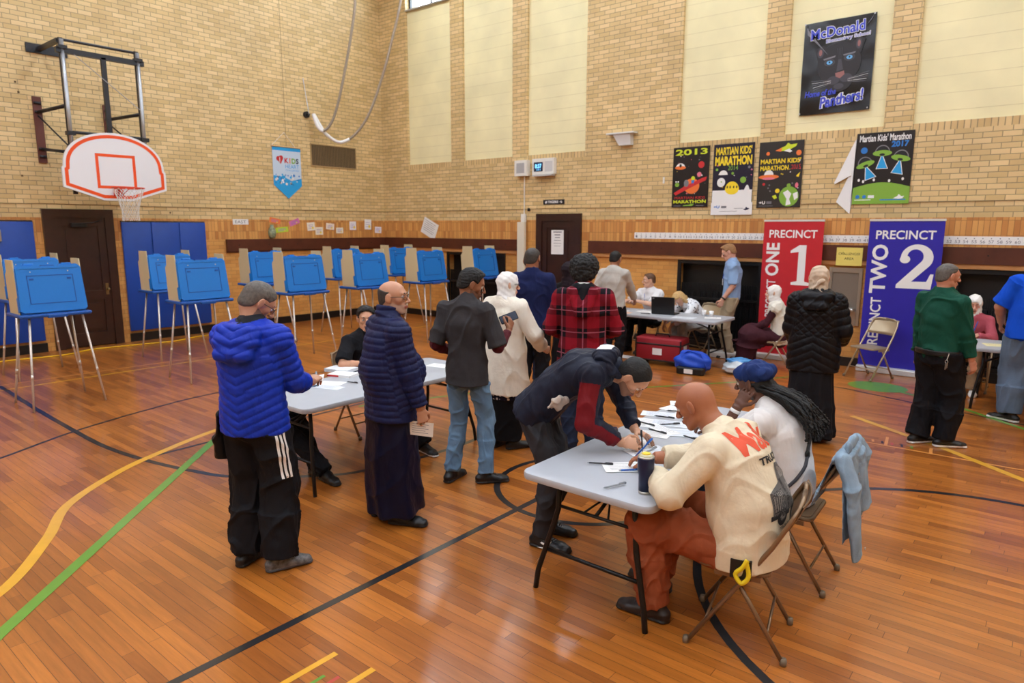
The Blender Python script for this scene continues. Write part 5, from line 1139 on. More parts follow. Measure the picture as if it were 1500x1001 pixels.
        if eyes:
            for sx in (-1, 1):
                m = MB(); p = s.hp(sx*.032, .0735, .012); M3 = Matrix(s.R.tolist()).to_4x4(); T = Matrix.Translation(p) @ M3
                m.ball((0,0,0), .0135*c, 12, 0, T); m.ball((0,.0062*c,0), .0080*c, 10, 1, T); m.build('eye', [EYEW, eyecol or IRIS], s.root, True)
                m = MB(); m.tube([s.hp(sx*.013,.0895,.031), s.hp(sx*.030,.0895,.038), s.hp(sx*.050,.0745,.033)], [.0035*c,.0042*c,.0022*c], 6); m.build('eyebrow', brow or HAIRK, s.root, True)
                m = MB(); m.tube([s.hp(sx*.018,.0830,.0155), s.hp(sx*.032,.0865,.0205), s.hp(sx*.046,.0775,.0150)], .0022*c, 6); m.build('eyelid', s.sk, s.root, True)
        return o
    def cloth(s, name, P, m, parent=None, seed=1, wr=.004, wf=38, quilt=None, vox=None, midx=None, rel=1, label=None, clip=None, extra=None):
        if clip is not None:
            for (n_, c_) in clip: P = P + [func(lambda X, n_=nrm(n_), c_=c_: X@n_-c_)]
        V, F = extract(P, vox or s.vox); V = relax(V, F, rel, .5); N = vnormals(V, F); d = np.zeros(len(V))
        if wr: d += wr*waves(V*A_(1,1,.55), seed, wf)+.5*wr*waves(V, seed+9, wf*2.2)
        if wr and not quilt: r_ = waves(V*A_(1,1,.7), seed+20, wf*.8, 4); d += wr*2.2*(((.30-np.abs(r_)).clip(0)/.30)**1.3-.35)
        if quilt: d += s.quilt(V, **quilt)
        if name in ('trousers', 'jeans', 'skirt', 'robe') and hasattr(s, 'topg'):
            q = V-s.J['pel']; t = q@s.J['pu']; pr = np.linalg.norm(q-t[:, None]*s.J['pu'], axis=1); d -= .026*np.clip((t+s.topg-.005)/.03, 0, 1)*np.clip((.30-pr)/.06, 0, 1)
        if extra is not None: d += extra(V)
        V = V+N*d[:, None]
        mi = midx(V[F].mean(1)) if midx is not None else None
        o = npmesh(name, V, F, m, parent or s.root, True, mi)
        if label: o['label'] = label
        return o
    def quilt(s, V, sp=.055, amp=.008, chev=0., arms=True, arm_sp=None, diag=False):
        J = s.J; dt = np.full(len(V), 9.); tt = np.zeros(len(V)); isarm = np.zeros(len(V), bool)
        chain = [J['pel']-J['pu']*.3, J['pel'], J['mid'], J['chest'], J['neck'], J['neck']+J['up']*.3]; acc = 0
        for a, b in zip(chain[:-1], chain[1:]):
            ab = b-a; t = np.clip(((V-a)@ab)/(ab@ab), 0, 1); dd = np.linalg.norm(V-a-t[:, None]*ab, axis=1)-.11; m = dd < dt; dt[m] = dd[m]; tt[m] = acc+t[m]*np.linalg.norm(ab); acc += np.linalg.norm(ab)
        x = (V-J['mid'])@J['sdv']; tq = (tt+chev*np.abs(x))/sp
        if diag:
            g = ((tt*1.0+x*.9)/sp, (tt*1.0-x*.9)/sp); up = tt > acc-.3-(.40)
            prof0 = np.minimum(np.abs(np.sin(PI*g[0])), np.abs(np.sin(PI*g[1])))**.5; prof1 = np.abs(np.sin(PI*(tt+.55*np.abs(x))/sp*1.0))**.5; prof = np.where(up, prof0, prof1)
        else: prof = np.abs(np.sin(PI*tq))**.5
        if arms:
            for q in 'lr':
                l0 = 0
                for a, b in ((J[q+'s'], J[q+'el']), (J[q+'el'], J[q+'w'])):
                    dd, t = segdist(V, a, b); dd = dd-.035; m = dd < dt-.01
                    if q+'s' and l0 == 0: m &= (t > .03)
                    dt[m] = dd[m]; prof[m] = np.abs(np.sin(PI*(t[m]+l0)/(arm_sp or sp)))**.5; l0 += np.linalg.norm(b-a)
        return amp*(prof-.75)
    def shoe(s, q, m, sole, solez=.022, label=None, name='shoe', size=1.0, lace=None):
        J, c = s.J, s.s*size; a = J[q+'a'].copy(); f = nrm(A_(J[q+'f'][0], J[q+'f'][1], 0)); sd = A_(f[1], -f[0], 0); z = a[2]-.085*s.s; g = lambda t, zz: A_(a[0]+f[0]*t, a[1]+f[1]*t, z+zz)
        P = [cone(g(-.055*c,.040), g(.02,.045), (.036*c,.038), (.038*c,.042), .02, sd), cone(g(.02,.045), g(.12*c,.030), (.040*c,.042), (.048*c,.030), .02, sd), cone(g(.12*c,.030), g(.165*c,.026), (.046*c,.030), (.036*c,.024), .02, sd),
             cone(g(-.03*c,.05), g(-.02*c,.095), .037*c, .036*c, .02, None, .006), cone(g(-.06*c,.012), g(.165*c,.012), (.040*c,.013), (.043*c,.013), .006, sd, .03)]
        P.append(func(lambda X: z+.001-X[:, 2])); V, F = extract(P, min(s.vox, .006)); V = relax(V, F, 1, .4)
        mi = (V[F].mean(1)[:, 2] < z+solez).astype(int); o = npmesh(name, V, F, [m, sole], s.root, True, mi)
        if label: o['label'] = label
        if s.vox <= .0066 and name == 'shoe':
            bv = BVHTree.FromPolygons([v.co[:] for v in o.data.vertices], [tuple(p.vertices) for p in o.data.polygons]); mb = MB()
            for k in range(5):
                pts = []
                for w_ in (-.020, -.010, 0, .010, .020):
                    p_ = g(.035+.016*k, .2)+sd*w_; hit = bv.ray_cast(Vector(p_), Vector((0,0,-1)), .3)
                    if hit[0] is not None: pts.append(hit[0]+Vector((0,0,.002)))
                if len(pts) > 2: mb.tube(pts, .0028, 5)
            mb.build('laces', lace or LACE, o, True)
        return o
    def hair(s, m, style='short', seed=1, thick=.0, name='hair', bump=None, line=None, parent=None, wide=1.0):
        c = s.s; H0 = s.J['head']; R = s.R; h = s.hp
        ys = [-.13, -.07, -.035, -.01, .012, .035, .055, .07, .09]; zs = {'short': [-.078, -.060, -.035, .030, .022, .014, .064, .084, .11], 'low': [-.085, -.075, -.045, .022, .032, .024, .050, .066, .085], 'recede': [-.075, -.062, -.035, .026, .034, .045, .085, .12, .2], 'ring': [-.075, -.065, -.035, .020, .10, .2, .2, .3, .3]}[line or ('short')]
        r = .0025+thick
        P = [ell(h(0,-.013,.036), [(.078*wide+r)*c, (.096+r)*c, (.083+r)*c], R, .01), ell(h(0,-.034,-.02), [(.070+r)*c, (.068+r)*c, (.068+r)*c], R, .02)]
        if style == 'curly': P.append(ell(h(0,-.006,.085), [(.066+thick*.6)*c, (.076+thick*.5)*c, (.034+thick*.9)*c], R, .03))
        if style == 'afro': P = [ell(h(0,-.02,.055), [.125*c, .128*c, .112*c], R, .01), ell(h(0,-.05,-.01), [.105*c, .085*c, .08*c], R, .03)]
        if style == 'mop': P.append(ell(h(0,.045,.075), [.070*c, .055*c, .035*c], R, .02))
        if style == 'quiff': P += [ell(h(0,.035,.100), [.058*c, .060*c, .026*c], R, .02)]
        def cut(X):
            q = (X-H0)@R/c; d = np.interp(q[:, 1], ys, zs)-q[:, 2]
            if line == 'ring': d = np.maximum(d, q[:, 2]-.050-.3*np.maximum(-.03-q[:, 1], 0))
            return d*c
        if style != 'afro':
            for sx in (-1, 1): P.append(dict(ell(h(sx*.088*wide,.0,-.004), [.030*c,.024*c,.031*c], R, .004), sub=True))
        P.append(func(cut)); V, F = extract(P, min(s.vox*.8, .006)); V = relax(V, F, 1, .4); N = vnormals(V, F)
        q_ = (V-H0)@R/c; e_ = q_[:, 2]-np.interp(q_[:, 1], ys, zs); V = V-N*((1-np.clip(e_/.022, 0, 1))*(.0055+thick))[:, None] if style != 'afro' else V
        amp, fr = bump or {'curly': (.010, 150), 'afro': (.013, 120), 'mop': (.006, 90)}.get(style, (.002, 160))
        V = V+N*(amp*waves(V, seed, fr, 9)+amp*.6*waves(V, seed+3, fr*1.9, 9))[:, None]
        return npmesh(name, V, F, m, parent or s.root, True)
    def glasses(s, m, up=False):
        M3 = Matrix(s.R.tolist()).to_4x4(); dz = .062 if up else 0; dy = -.02 if up else 0
        mb = MB(); c = s.s
        for sx in (-1, 1):
            mb.tube([s.hp(sx*.034+.024*math.cos(a), .099+dy-.012*abs(math.cos(a)) if sx*math.cos(a) > 0 else .102+dy, .010+dz+.017*math.sin(a)) for a in [2*PI*i/14 for i in range(14)]], .0018*c, 5, closed=True)
            mb.tube([s.hp(sx*.058, .090+dy, .014+dz), s.hp(sx*.079, .060+dy, .016+dz), s.hp(sx*.083, .0+dy, .012+dz), s.hp(sx*.080, -.018+dy, .002+dz)], .0020*c, 5)
        mb.tube([s.hp(-.010, .105+dy, .014+dz), s.hp(.010, .105+dy, .014+dz)], .0018*c, 5)
        return mb.build('glasses', m, s.root, True)
    def on_surface(s, target, mb_geo, M, mats, name, off=.002, sub=0, direction=None, label=None):
        """lay flat lettering or shapes onto a garment along direction (local space of the person)"""
        bv = BVHTree.FromPolygons([v.co[:] for v in target.data.vertices], [tuple(p.vertices) for p in target.data.polygons])
        bm = bmesh.new(); vs = [bm.verts.new(M @ Vector(v)) for v in mb_geo.v]
        for f, mi in zip(mb_geo.f, mb_geo.m):
            try: bf = bm.faces.new([vs[i] for i in f]); bf.material_index = mi
            except ValueError: pass
        bmesh.ops.triangulate(bm, faces=bm.faces[:])
        for _ in range(sub):
            lg = [e for e in bm.edges if e.calc_length() > .011]
            if lg: bmesh.ops.subdivide_edges(bm, edges=lg, cuts=1); bmesh.ops.triangulate(bm, faces=bm.faces[:])
        d = Vector(direction).normalized()
        for v in bm.verts:
            hit = bv.ray_cast(v.co-d*.25, d, .8)
            if hit[0] is not None: v.co = hit[0]-d*off
        me = bpy.data.meshes.new(name); bm.to_mesh(me); bm.free()
        for m in mats: me.materials.append(m)
        o = bpy.data.objects.new(name, me); link(o, target)
        if label: o['label'] = label
        return o
HAIRK = mat('hair_black', (13,11,10), .7, bump=.5, bscale=260, var=.2); HAIRG = mat('hair_grey', (92,86,80), .6, bump=.5, bscale=260, var=.3, vscale=60); HAIRBR = mat('hair_brown', (92,62,40), .55, bump=.5, bscale=240, var=.25, vscale=40)
HAIRSB = mat('hair_sandy', (150,110,70), .55, bump=.5, bscale=240, var=.2, vscale=40); HAIRBL = mat('hair_blonde', (206,168,110), .5, bump=.5, bscale=240, var=.2, vscale=40); HAIRD = mat('hair_dark_salt', (58,52,48), .6, bump=.5, bscale=260, var=.35, vscale=70)
def cloth_mat(n, rgb, rough=.8, bump=.25, bscale=90, var=.06, sheen=0, vscale=9, stretch=(1,1,1)):
    new = 'cloth_'+n not in MATS; m = cloth_mat0(n, rgb, rough, bump, bscale, var, 0, vscale, stretch)
    if new:
        N, L, b = nodes(m); tc = N.new('ShaderNodeTexCoord'); mp = N.new('ShaderNodeMapping'); L.new(tc.outputs['Object'], mp.inputs[0]); mp.inputs['Scale'].default_value = (1, 1, .5); mp.inputs['Rotation'].default_value = (.25, .35, 0)
        n_ = N.new('ShaderNodeTexNoise'); n_.inputs['Scale'].default_value = 11; n_.inputs['Detail'].default_value = 2.5; n_.inputs['Distortion'].default_value = .8; L.new(mp.outputs[0], n_.inputs['Vector'])
        bp = N.new('ShaderNodeBump'); bp.inputs['Strength'].default_value = .55; bp.inputs['Distance'].default_value = .022; L.new(n_.outputs['Fac'], bp.inputs['Height'])
        old = [l for l in L if l.to_socket == b.inputs['Normal']]
        if old: L.new(bp.outputs[0], old[0].from_node.inputs['Normal'])
        else: L.new(bp.outputs[0], b.inputs['Normal'])
    return m
def cloth_mat0(n, rgb, rough=.8, bump=.25, bscale=90, var=.06, sheen=0, vscale=9, stretch=(1,1,1)): return mat('cloth_'+n, rgb, rough, 0, var, vscale, bump, bscale, 0, .18, 0, 0, stretch)
SHB, SHW, SHG = mat('shoe_black', (20,20,22), .45, bump=.2, bscale=120), mat('shoe_white', (226,224,220), .5), mat('shoe_grey', (110,108,104), .6)
LACE = mat('lace_dark', (58,56,56), .8)
PHONE = mat('phone_black', (16,16,18), .15)

def stripes(f, target, q, phis, z0, z1, wd, m, name='side_stripes'):
    """thin ribbons running down a trouser leg, laid on the cloth"""
    bv = BVHTree.FromPolygons([v.co[:] for v in target.data.vertices], [tuple(p.vertices) for p in target.data.polygons]); J = f.J; m_ = MB()
    for ph in phis:
        vs = []; n = 24
        for i in range(n+1):
            z = z0+(z1-z0)*i/n; h, k = J[q+'hip'], J[q+'k']; t = (z-h[2])/(k[2]-h[2]); a = h+(k-h)*t
            for e in (-1, 1):
                ang = ph+e*wd/2/.1; d = Vector((math.cos(ang), math.sin(ang), 0)); hit = bv.ray_cast(Vector(a)+d*.4, -d, .6)
                vs.append((hit[0] if hit[0] is not None else Vector(a)+d*.1)+d*.003)
        m_.add(vs, [(2*i, 2*i+1, 2*i+3, 2*i+2) for i in range(n)])
    return m_.build(name, m, target, True)
def seated(**k):
    d = dict(pel=(0,-.04,.53), mid=(0,-.04,.71), chest=(0,.01,.89), neck=(0,.04,1.04), head=(0,.09,1.19), lk=(-.13,.40,.52), rk=(.13,.40,.52), la=(-.13,.44,.085), ra=(.13,.44,.085), lf=(-.1,1,0), rf=(.1,1,0), lw=(-.12,.36,.78), rw=(.12,.36,.78), lp=(-.8,-.6,-.5), rp=(.8,-.6,-.5), lh=(.3,1,-.1), rh=(-.3,1,-.1), ln=(0,0,-1), rn=(0,0,-1), lc=.4, rc=.4)
    d.update(k); return d
# ================================================================== PEOPLE IN THE FOREGROUND
# man in bright blue puffer jacket
f = Fig('man in bright blue hooded puffer jacket and black striped track trousers, head bowed', (9.50,-9.08), (-.42,.91), 1.80,
    dict(pel=(0,0,.95), mid=(0,-.01,1.12), chest=(0,.0,1.30), neck=(0,.03,1.47), head=(.01,.085,1.60), yaw=38, pitch=-38, roll=4,
         la=(-.11,.0,.085), ra=(.13,-.02,.085), rf=(.75,.8,0), lf=(.1,1,0), lw=(-.05,.33,1.09), rw=(.17,.36,1.08), lp=(-.4,-.6,-1), rp=(.35,-.6,-1), lh=(.5,.9,.1), rh=(-.2,.95,.1), ln=(.2,.1,-1), rn=(-.3,.2,-1), rc=.55, lc=.6), ('tan', (200,150,120)), .006, 1.12)
f.body(stub=mat('stubble_grey', (128,104,92), .7), brow=HAIRD)
BLUJ = cloth_mat('royal_blue_puffer', (24,54,176), .42, .35, 60, .05, .1)
P = f.torso(.034, .09, .03, flare=.004) + f.arm('l', .030, .93, .7) + f.arm('r', .028, .74, .8)
P += [cone((-.10,-.10,1.50), (.10,-.10,1.50), (.05,.045), (.05,.045), .03), cone((-.10,-.13,1.44), (.10,-.13,1.44), .052, .052, .03), cone((-.13,-.03,1.50), (-.08,.09,1.50), .035, .030, .03), cone((.13,-.03,1.50), (.08,.09,1.50), .035, .030, .03), cone((-.09,-.165,1.37), (.09,-.165,1.37), .04, .04, .03)]
P = [p for p in P]
jk = f.cloth('jacket', P, [BLUJ, cloth_mat('jacket_lining', (30,32,38), .7)], seed=4, wr=.0045, wf=45, quilt=dict(sp=.050, amp=.009, chev=-.45), midx=lambda Q: ((Q[:, 2] > 1.50) & (np.hypot(Q[:, 0], Q[:, 1]-.02) < .085)).astype(int))
P = [cone((-.12,.02,1.495),(.0,-.085,1.525),.020,.022,.02), cone((.0,-.085,1.525),(.12,.02,1.495),.022,.020,.02)]
f.cloth('hood_lining', P, cloth_mat('jacket_lining', (30,32,38), .7), wr=.003)
TRK = cloth_mat('black_track', (22,22,26), .75, .3, 70)
P = f.legs(.022, .025, (.088,.078,.080,.084)); pa = f.cloth('trousers', P, TRK, seed=6, wr=.008, wf=30)
stripes(f, pa, 'r', (-.30,-.52,-.74), .93, .60, .013, I_WHT)
f.shoe('l', SHB, SHB); f.shoe('r', mat('shoe_patterned', (96,92,90), .6, var=.6, vscale=40), mat('sole_grey', (70,68,70), .6), .02)
f.hair(HAIRG, 'short', 3, .004, line='low'); f.glasses(BLACK)
P = [cone((-.22,-.0,.96),(-.235,-.0,.74),(.03,.055),(.045,.07),.03), cone((-.235,-.0,.80),(-.23,-.0,.72),(.045,.07),(.04,.055),.03)]
b_ = f.cloth('hanging_bag', P, cloth_mat('black_nylon', (20,20,22), .35, .4, 50), wr=.006, wf=40)
b_['label'] = 'black nylon bag hanging at his left hip'
# bald man in navy puffer jacket over a long navy robe
f = Fig('bald man in navy quilted jacket over a long dark robe, holding a folded paper', (9.60,-8.10), (.30,.95), 1.74,
    dict(head=(.0,.045,1.62), neck=(0,0,1.47), yaw=42, pitch=0, la=(-.10,-.04,.085), ra=(.12,.0,.085), lf=(.2,1,0), rf=(.7,.7,0), rw=(.27,.12,.84), lw=(-.23,.10,.86), rh=(.02,.15,-1), rn=(-1,.1,0), rc=.5, rp=(.5,-1,0)), ('tan2', (196,144,114)), .006, 1.26)
f.body(stub=mat('stubble_pale', (176,140,120), .7), brow=HAIRD)
NAVJ = cloth_mat('navy_quilted', (28,34,72), .5, .35, 60, .05, .1)
P = f.torso(.034, .16, .03, belly=.11, flare=.008) + f.arm('l', .030, .95, .7) + f.arm('r', .030, .95, .7) + [cone((0,-.012,1.50),(0,0,1.555),(.082,.080),(.074,.074),.02,None,.008), dict(cone((0,0,1.54),(0,.02,1.62),(.062,.060),(.062,.066),.005,None,.01), sub=True)]
f.cloth('jacket', P, NAVJ, seed=14, wr=.004, wf=42, quilt=dict(sp=.045, amp=.009))
ROBE = cloth_mat('navy_robe_satin', (14,18,42), .38, .1, 40, .05, .3)
J = f.J
P = [cone((0,0,.95),(0,.0,.55),(.19,.165),(.215,.18),.006), cone((0,.0,.55),(0,.02,.085),(.215,.18),(.235,.20),.006,None,.01)]
f.cloth('robe', P, ROBE, seed=3, wr=.004, wf=20, rel=4, extra=lambda V: (.95-V[:, 2]).clip(0, 1)*(.016*np.sin(np.arctan2(V[:, 1], V[:, 0])*7+2.5*np.sin(V[:, 2]*4))+.010*waves(V*A_(1,1,.3), 5, 18)))
f.shoe('l', SHB, SHB, size=1.05); f.shoe('r', SHB, SHB, size=1.08); f.hair(HAIRD, 'short', 3, .0005, line='ring'); f.glasses(BLACK)
w = f.J['rw']; m = MB(); m.tube([w+A_(.012*math.cos(a), .012*math.sin(a)+.01, -.125) for a in [2*PI*i/12 for i in range(12)]], .0018, 5, closed=True); 
P0 = f.root.matrix_basis; hw = Matrix.LocRotScale(f.root.location, f.root.rotation_euler, None) @ Vector(w+A_(-.02,.01,-.15))
o = paper(0, 0, .17, .10, 0, 'folded cream ballot paper held by the bald man in navy', mat('paper_cream', (236,226,212), .7), 0, 0, (0, 0), .002, True); o.location = hw; o.rotation_euler = (PI/2, .08, f.root.rotation_euler.z+.85)
# young man with phone
f = Fig('young man in faded black T-shirt over maroon sleeves and jeans, looking at phone', (9.52,-7.22), (-.28,.96), 1.79,
    dict(head=(.02,.06,1.60), neck=(0,.0,1.47), yaw=58, pitch=-20, la=(-.13,-.04,.085), ra=(.15,.03,.085), lf=(.1,1,0), rf=(.85,.6,0), rw=(.25,.25,1.22), lw=(-.20,.17,1.02), rp=(.3,-.6,-1), rh=(.05,.55,.8), rn=(-.9,.3,.1), rc=(.5,.55,.6,.65), lh=(.6,.8,.1), lc=.5), ('brown', (150,100,72)), .006, .96)
f.body(brow=HAIRK, lipm=LIPD, stub=mat('stubble_brown', (112,76,56), .7))
f.cloth('undershirt_sleeves', f.arm('l', .010, .95, .6) + f.arm('r', .010, .95, .6), cloth_mat('maroon', (84,30,38), .8), wr=.003)
P = f.torso(.024, .12, .03, flare=.012) + f.arm('l', .020, .48) + f.arm('r', .020, .48)
f.cloth('t_shirt', P, cloth_mat('charcoal', (58,56,58), .85, .3, 60, .12), seed=21, wr=.006, wf=26)
JEAN = cloth_mat('light_jeans', (104,136,166), .85, .4, 160, .30, .1, 5)
jn = f.cloth('jeans', f.legs(.012, .02, (.083,.062,.056,.054)), JEAN, seed=8, wr=.005, wf=40)
for sx in (-1, 1):
    m = MB(); m.add([(sx*.085-.055,.06,0),(sx*.085+.055,.06,0),(sx*.085+.055,-.055,0),(sx*.085,-.08,0),(sx*.085-.055,-.055,0)], [(0,1,2,3,4)]); f.on_surface(jn, m, Matrix(((1,0,0,0),(0,0,1,-.5),(0,1,0,.87),(0,0,0,1))), [cloth_mat('jeans_pocket', (88,118,148), .85, .4, 160, .2)], 'back_pocket', .002, 3, (0,1,0))
f.shoe('l', SHB, mat('sole_dark', (50,48,48), .6)); f.shoe('r', SHB, mat('sole_dark', (50,48,48), .6)); f.hair(HAIRK, 'curly', 5, .012, bump=(.005, 170))
def held(fig, off, q='r'): return Matrix.LocRotScale(fig.root.location, fig.root.rotation_euler, None) @ Vector(fig.J[q+'w']+A_(*off))
t = thing('phone', 'black smartphone held up by the young man in dark T-shirt', 'phone', held(f, (-.035,.085,.10)), 0); zq = Vector((.62,-.62,.48)).normalized(); yq = Vector((.62,.52,.40)); yq = (yq-zq*yq.dot(zq)).normalized(); xq = yq.cross(zq); t.rotation_euler = Matrix((xq, yq, zq)).transposed().to_euler()
m = MB(); m.rbox(-.038,.038,-.078,.078,0,.009,.010); m.build('case', PHONE, t); m = MB(); m.rbox(-.034,.034,-.073,.073,.0091,.0096,.007); m.build('screen', mat('screen_dark', (70,80,96), .1), t)
# woman in white hijab and cream cardigan
f = Fig('woman in white headscarf and long cream cardigan over a polka dot dress', (9.20,-6.34), (.02,1), 1.70,
    dict(head=(.0,.03,1.61), yaw=32, pitch=-6, la=(-.09,-.02,.085), ra=(.09,.02,.085), rf=(.5,1,0), rw=(.26,.24,1.0), lw=(-.20,.25,1.05), rp=(1,-.6,-.5), rh=(.1,.9,-.3), rc=.5), ('fair', (222,176,148)), .007, 1.25)
f.body(brow=HAIRK)
CRM = cloth_mat('cream_knit', (232,224,208), .9, .5, 55, .04)
P = f.torso(.030, .36, .04, flare=.035) + f.arm('l', .030, .92, .8) + f.arm('r', .034, .92, .8)
f.cloth('cardigan', P, CRM, seed=31, wr=.007, wf=20, rel=4)
DOT = cloth_mat('polka_dots', (24,26,52), .8); N, L, b = nodes(DOT)
tc = N.new('ShaderNodeTexCoord'); vo = N.new('ShaderNodeTexVoronoi'); vo.inputs['Scale'].default_value = 26; vo.inputs['Randomness'].default_value = .35; L.new(tc.outputs['Object'], vo.inputs['Vector']); lt = N.new('ShaderNodeMath'); lt.operation = 'LESS_THAN'; lt.inputs[1].default_value = .30; L.new(vo.outputs['Distance'], lt.inputs[0])
mx = N.new('ShaderNodeMix'); mx.data_type = 'RGBA'; mx.inputs[6].default_value = (*lin((24,26,52)), 1); mx.inputs[7].default_value = (*lin((226,224,222)), 1); L.new(lt.outputs[0], mx.inputs[0]); L.new(mx.outputs[2], b.inputs['Base Color'])
f.cloth('polka_dot_hem', [cone((0,0,.70),(0,0,.50),(.165,.145),(.175,.15),.02,None,.01)], DOT, wr=.005, wf=20)
f.cloth('skirt', [cone((0,0,.85),(0,.0,.10),(.150,.13),(.165,.14),.02,None,.01)], cloth_mat('black_skirt', (16,16,20), .8), wr=.006, wf=24)
f.shoe('l', SHB, SHB); f.shoe('r', SHB, SHB)
def hijab(f, m, face_w=.054, drape=.0, under=None, seed=2, low=True, name='headscarf'):
    h = f.hp; c = f.s; R = f.R; J = f.J
    P = [ell(h(0,-.012,.036), [.090*c,.111*c,.097*c], R, .02), cone(h(0,-.01,.0), h(0,-.01,-.07), (.084*c,.092*c), (.078*c,.082*c), .03, R@A_(1,0,0))]
    P.append(cone(h(0,-.012,-.06), J['neck']-J['up']*.03*c, (.080*c,.084*c), ((.105+drape)*c,(.098+drape)*c), .03, J['sdv']))
    if low: P.append(cone(J['neck']-J['up']*.03*c+J['fwd']*.03, J['chest']+J['up']*.04+J['fwd']*.075, (.10*c,.07*c), (.09*c,.045*c), .03, J['sdv']))
    P.append(dict(ell(h(0,.100,-.012), [face_w*c,.062*c,.078*c], R, .01), sub=True))
    return f.cloth(name, P, m, wr=.003, wf=50, seed=seed, vox=min(f.vox, .007), extra=lambda V: .0016*np.sin(((V-J['head'])@R)[:, 2]*120+((V-J['head'])@R)[:, 1]*70))
hijab(f, cloth_mat('white_scarf', (238,236,232), .8, .2, 60)); f.glasses(BLACK)
# man bending to write
f = Fig('man in navy and dark red hooded jacket bending over the table to write', (10.72,-7.66), (.96,.28), 1.78,
    dict(pel=(0,-.10,.93), mid=(0,.03,1.07), chest=(0,.17,1.17), neck=(0,.35,1.215), head=(.01,.50,1.165), yaw=10, pitch=-60, sd=(1,.04,-.04), la=(-.12,-.08,.085), ra=(.10,-.04,.085), lf=(-.05,1,0), rf=(.15,1,0), lkp=(0,1,0),
         lw=(-.10,.50,.80), rw=(.13,.47,.785), lp=(-1,-.4,.1), rp=(.8,-.9,-.5), lh=(.45,.9,-.15), rh=(-.35,.92,-.08), ln=(.3,0,-1), rn=(-.8,.1,-.6), rc=.62, lc=.25), ('tan3', (206,154,122)), .0055)
f.body(stub=mat('stubble_tan', (140,104,84), .7), brow=HAIRK)
NV = cloth_mat('navy_shell', (30,34,50), .55, .2, 60, .04); RD = cloth_mat('dark_red_shell', (112,20,28), .55, .2, 60, .05)
P = f.torso(.030, .10, .035, flare=.004) + f.arm('l', .026, .93, .7) + f.arm('r', .026, .93, .7)
Jf = f.J
def red_mid(Q):
    m_ = np.zeros(len(Q), int)
    for q in 'lr':
        sgn = -1 if q == 'l' else 1
        for i, (a, b) in enumerate(((Jf[q+'s'], Jf[q+'el']), (Jf[q+'el'], Jf[q+'w']))):
            d, t = segdist(Q, a, b); ab = nrm(b-a); out = nrm(Jf['sdv']*sgn*1.0-A_(0,0,.35)); out = nrm(out-ab*np.dot(out, ab)); side = (Q-a)@out
            m_[(d < .085) & (side > .030) & ((t > .05) if i == 0 else True)] = 1
    return m_
jk = f.cloth('jacket', P, [NV, RD], seed=41, wr=.005, wf=30, midx=red_mid)
up, fw, sd = Jf['up'], Jf['fwd'], Jf['sdv']; n0 = Jf['neck']
P = [cone(n0-up*.02+fw*-.085-sd*.09, n0-up*.02+fw*-.085+sd*.09, (.050,.045), (.050,.045), .03), cone(n0+up*.01-fw*.02-sd*.11, n0+up*.06+fw*.05-sd*.07, .036, .030, .03), cone(n0+up*.01-fw*.02+sd*.11, n0+up*.06+fw*.05+sd*.07, .036, .030, .03), cone(n0+up*.03-fw*.07-sd*.06, n0+up*.03-fw*.07+sd*.06, .048, .048, .03), dict(ell(n0+up*.10, [.07,.07,.07], None, .01), sub=True)]
hd_ = f.cloth('hood', P, [NV], wr=.005, wf=50)
m = MB(); m.add([(-.07,-.05,0),(.0,-.065,0),(.06,-.05,0),(.075,.0,0),(.05,.05,0),(.0,.035,0),(-.055,.055,0),(-.08,.01,0)], [tuple(range(8))])
M_ = Matrix.Translation(Vector(n0-up*.045)) @ Matrix(((sd[0], up[0], 0, 0), (sd[1], up[1], 0, 0), (sd[2], up[2], 1, 0), (0, 0, 0, 1)))
f.on_surface(jk if False else hd_, m, M_ @ Matrix.Translation((0,.02,.1)), [I_WHT], 'white_patch', .004, 4, (0,0,-1), 'white lining patch on the hood')
P = [cone(Jf['mid']+A_(.185,.03,-.085), Jf['mid']+A_(.165,.10,-.05), (.012,.05), (.010,.035), .02, (0,1,.3)), cone(Jf['mid']+A_(.185,-.0,-.10), Jf['mid']+A_(.17,.06,-.04), (.011,.035), (.011,.03), .02, (0,1,0))]
f.cloth('hanging_gloves', P, cloth_mat('canvas_white', (206,196,186), .8), wr=.006, wf=60, label='off-white cloth hanging from his jacket pocket')
PNT = cloth_mat('charcoal_trousers', (52,52,56), .8, .3, 70)
f.cloth('trousers', f.legs(.014, .02, (.088,.066,.056,.050)), PNT, seed=18, wr=.007, wf=34)
for q in 'lr': f.shoe(q, SHB, SHB if q == 'l' else SHB, .016, size=1.08)
sh = [c for c in f.root.children if c.name.startswith('shoe')][-1]
a = Jf['ra']; m = MB(); m.add([(-.03,.0,0),(.0,-.012,0),(.035,.006,0),(.06,.028,0),(.03,.012,0),(.0,.004,0),(-.018,.010,0)], [tuple(range(7))])
f.on_surface(sh, m, Matrix(((0,0,1,.5),(1,0,0,a[1]+.03),(0,1,0,.05),(0,0,0,1))), [I_WHT], 'emblem', .002, 1, (-1,0,0)); m = MB(); m.add([(-.06,0,0),(.15,-.004,0),(.15,.008,0),(-.0,.012,0)], [(0,1,2,3)]); f.on_surface(sh, m, Matrix(((0,0,1,.5),(1,0,0,a[1]+.03),(0,1,0,.012),(0,0,0,1))), [I_WHT], 'white_sole_line', .002, 3, (-1,0,0))
f.hair(HAIRK, 'short', 3, .004, line='short')
pen(tuple(held(f, (-.045,.12,-.045))), tuple(held(f, (-.10,.10,.05))), 'pen gripped by the man bending over the table', PENK, 0, .14)
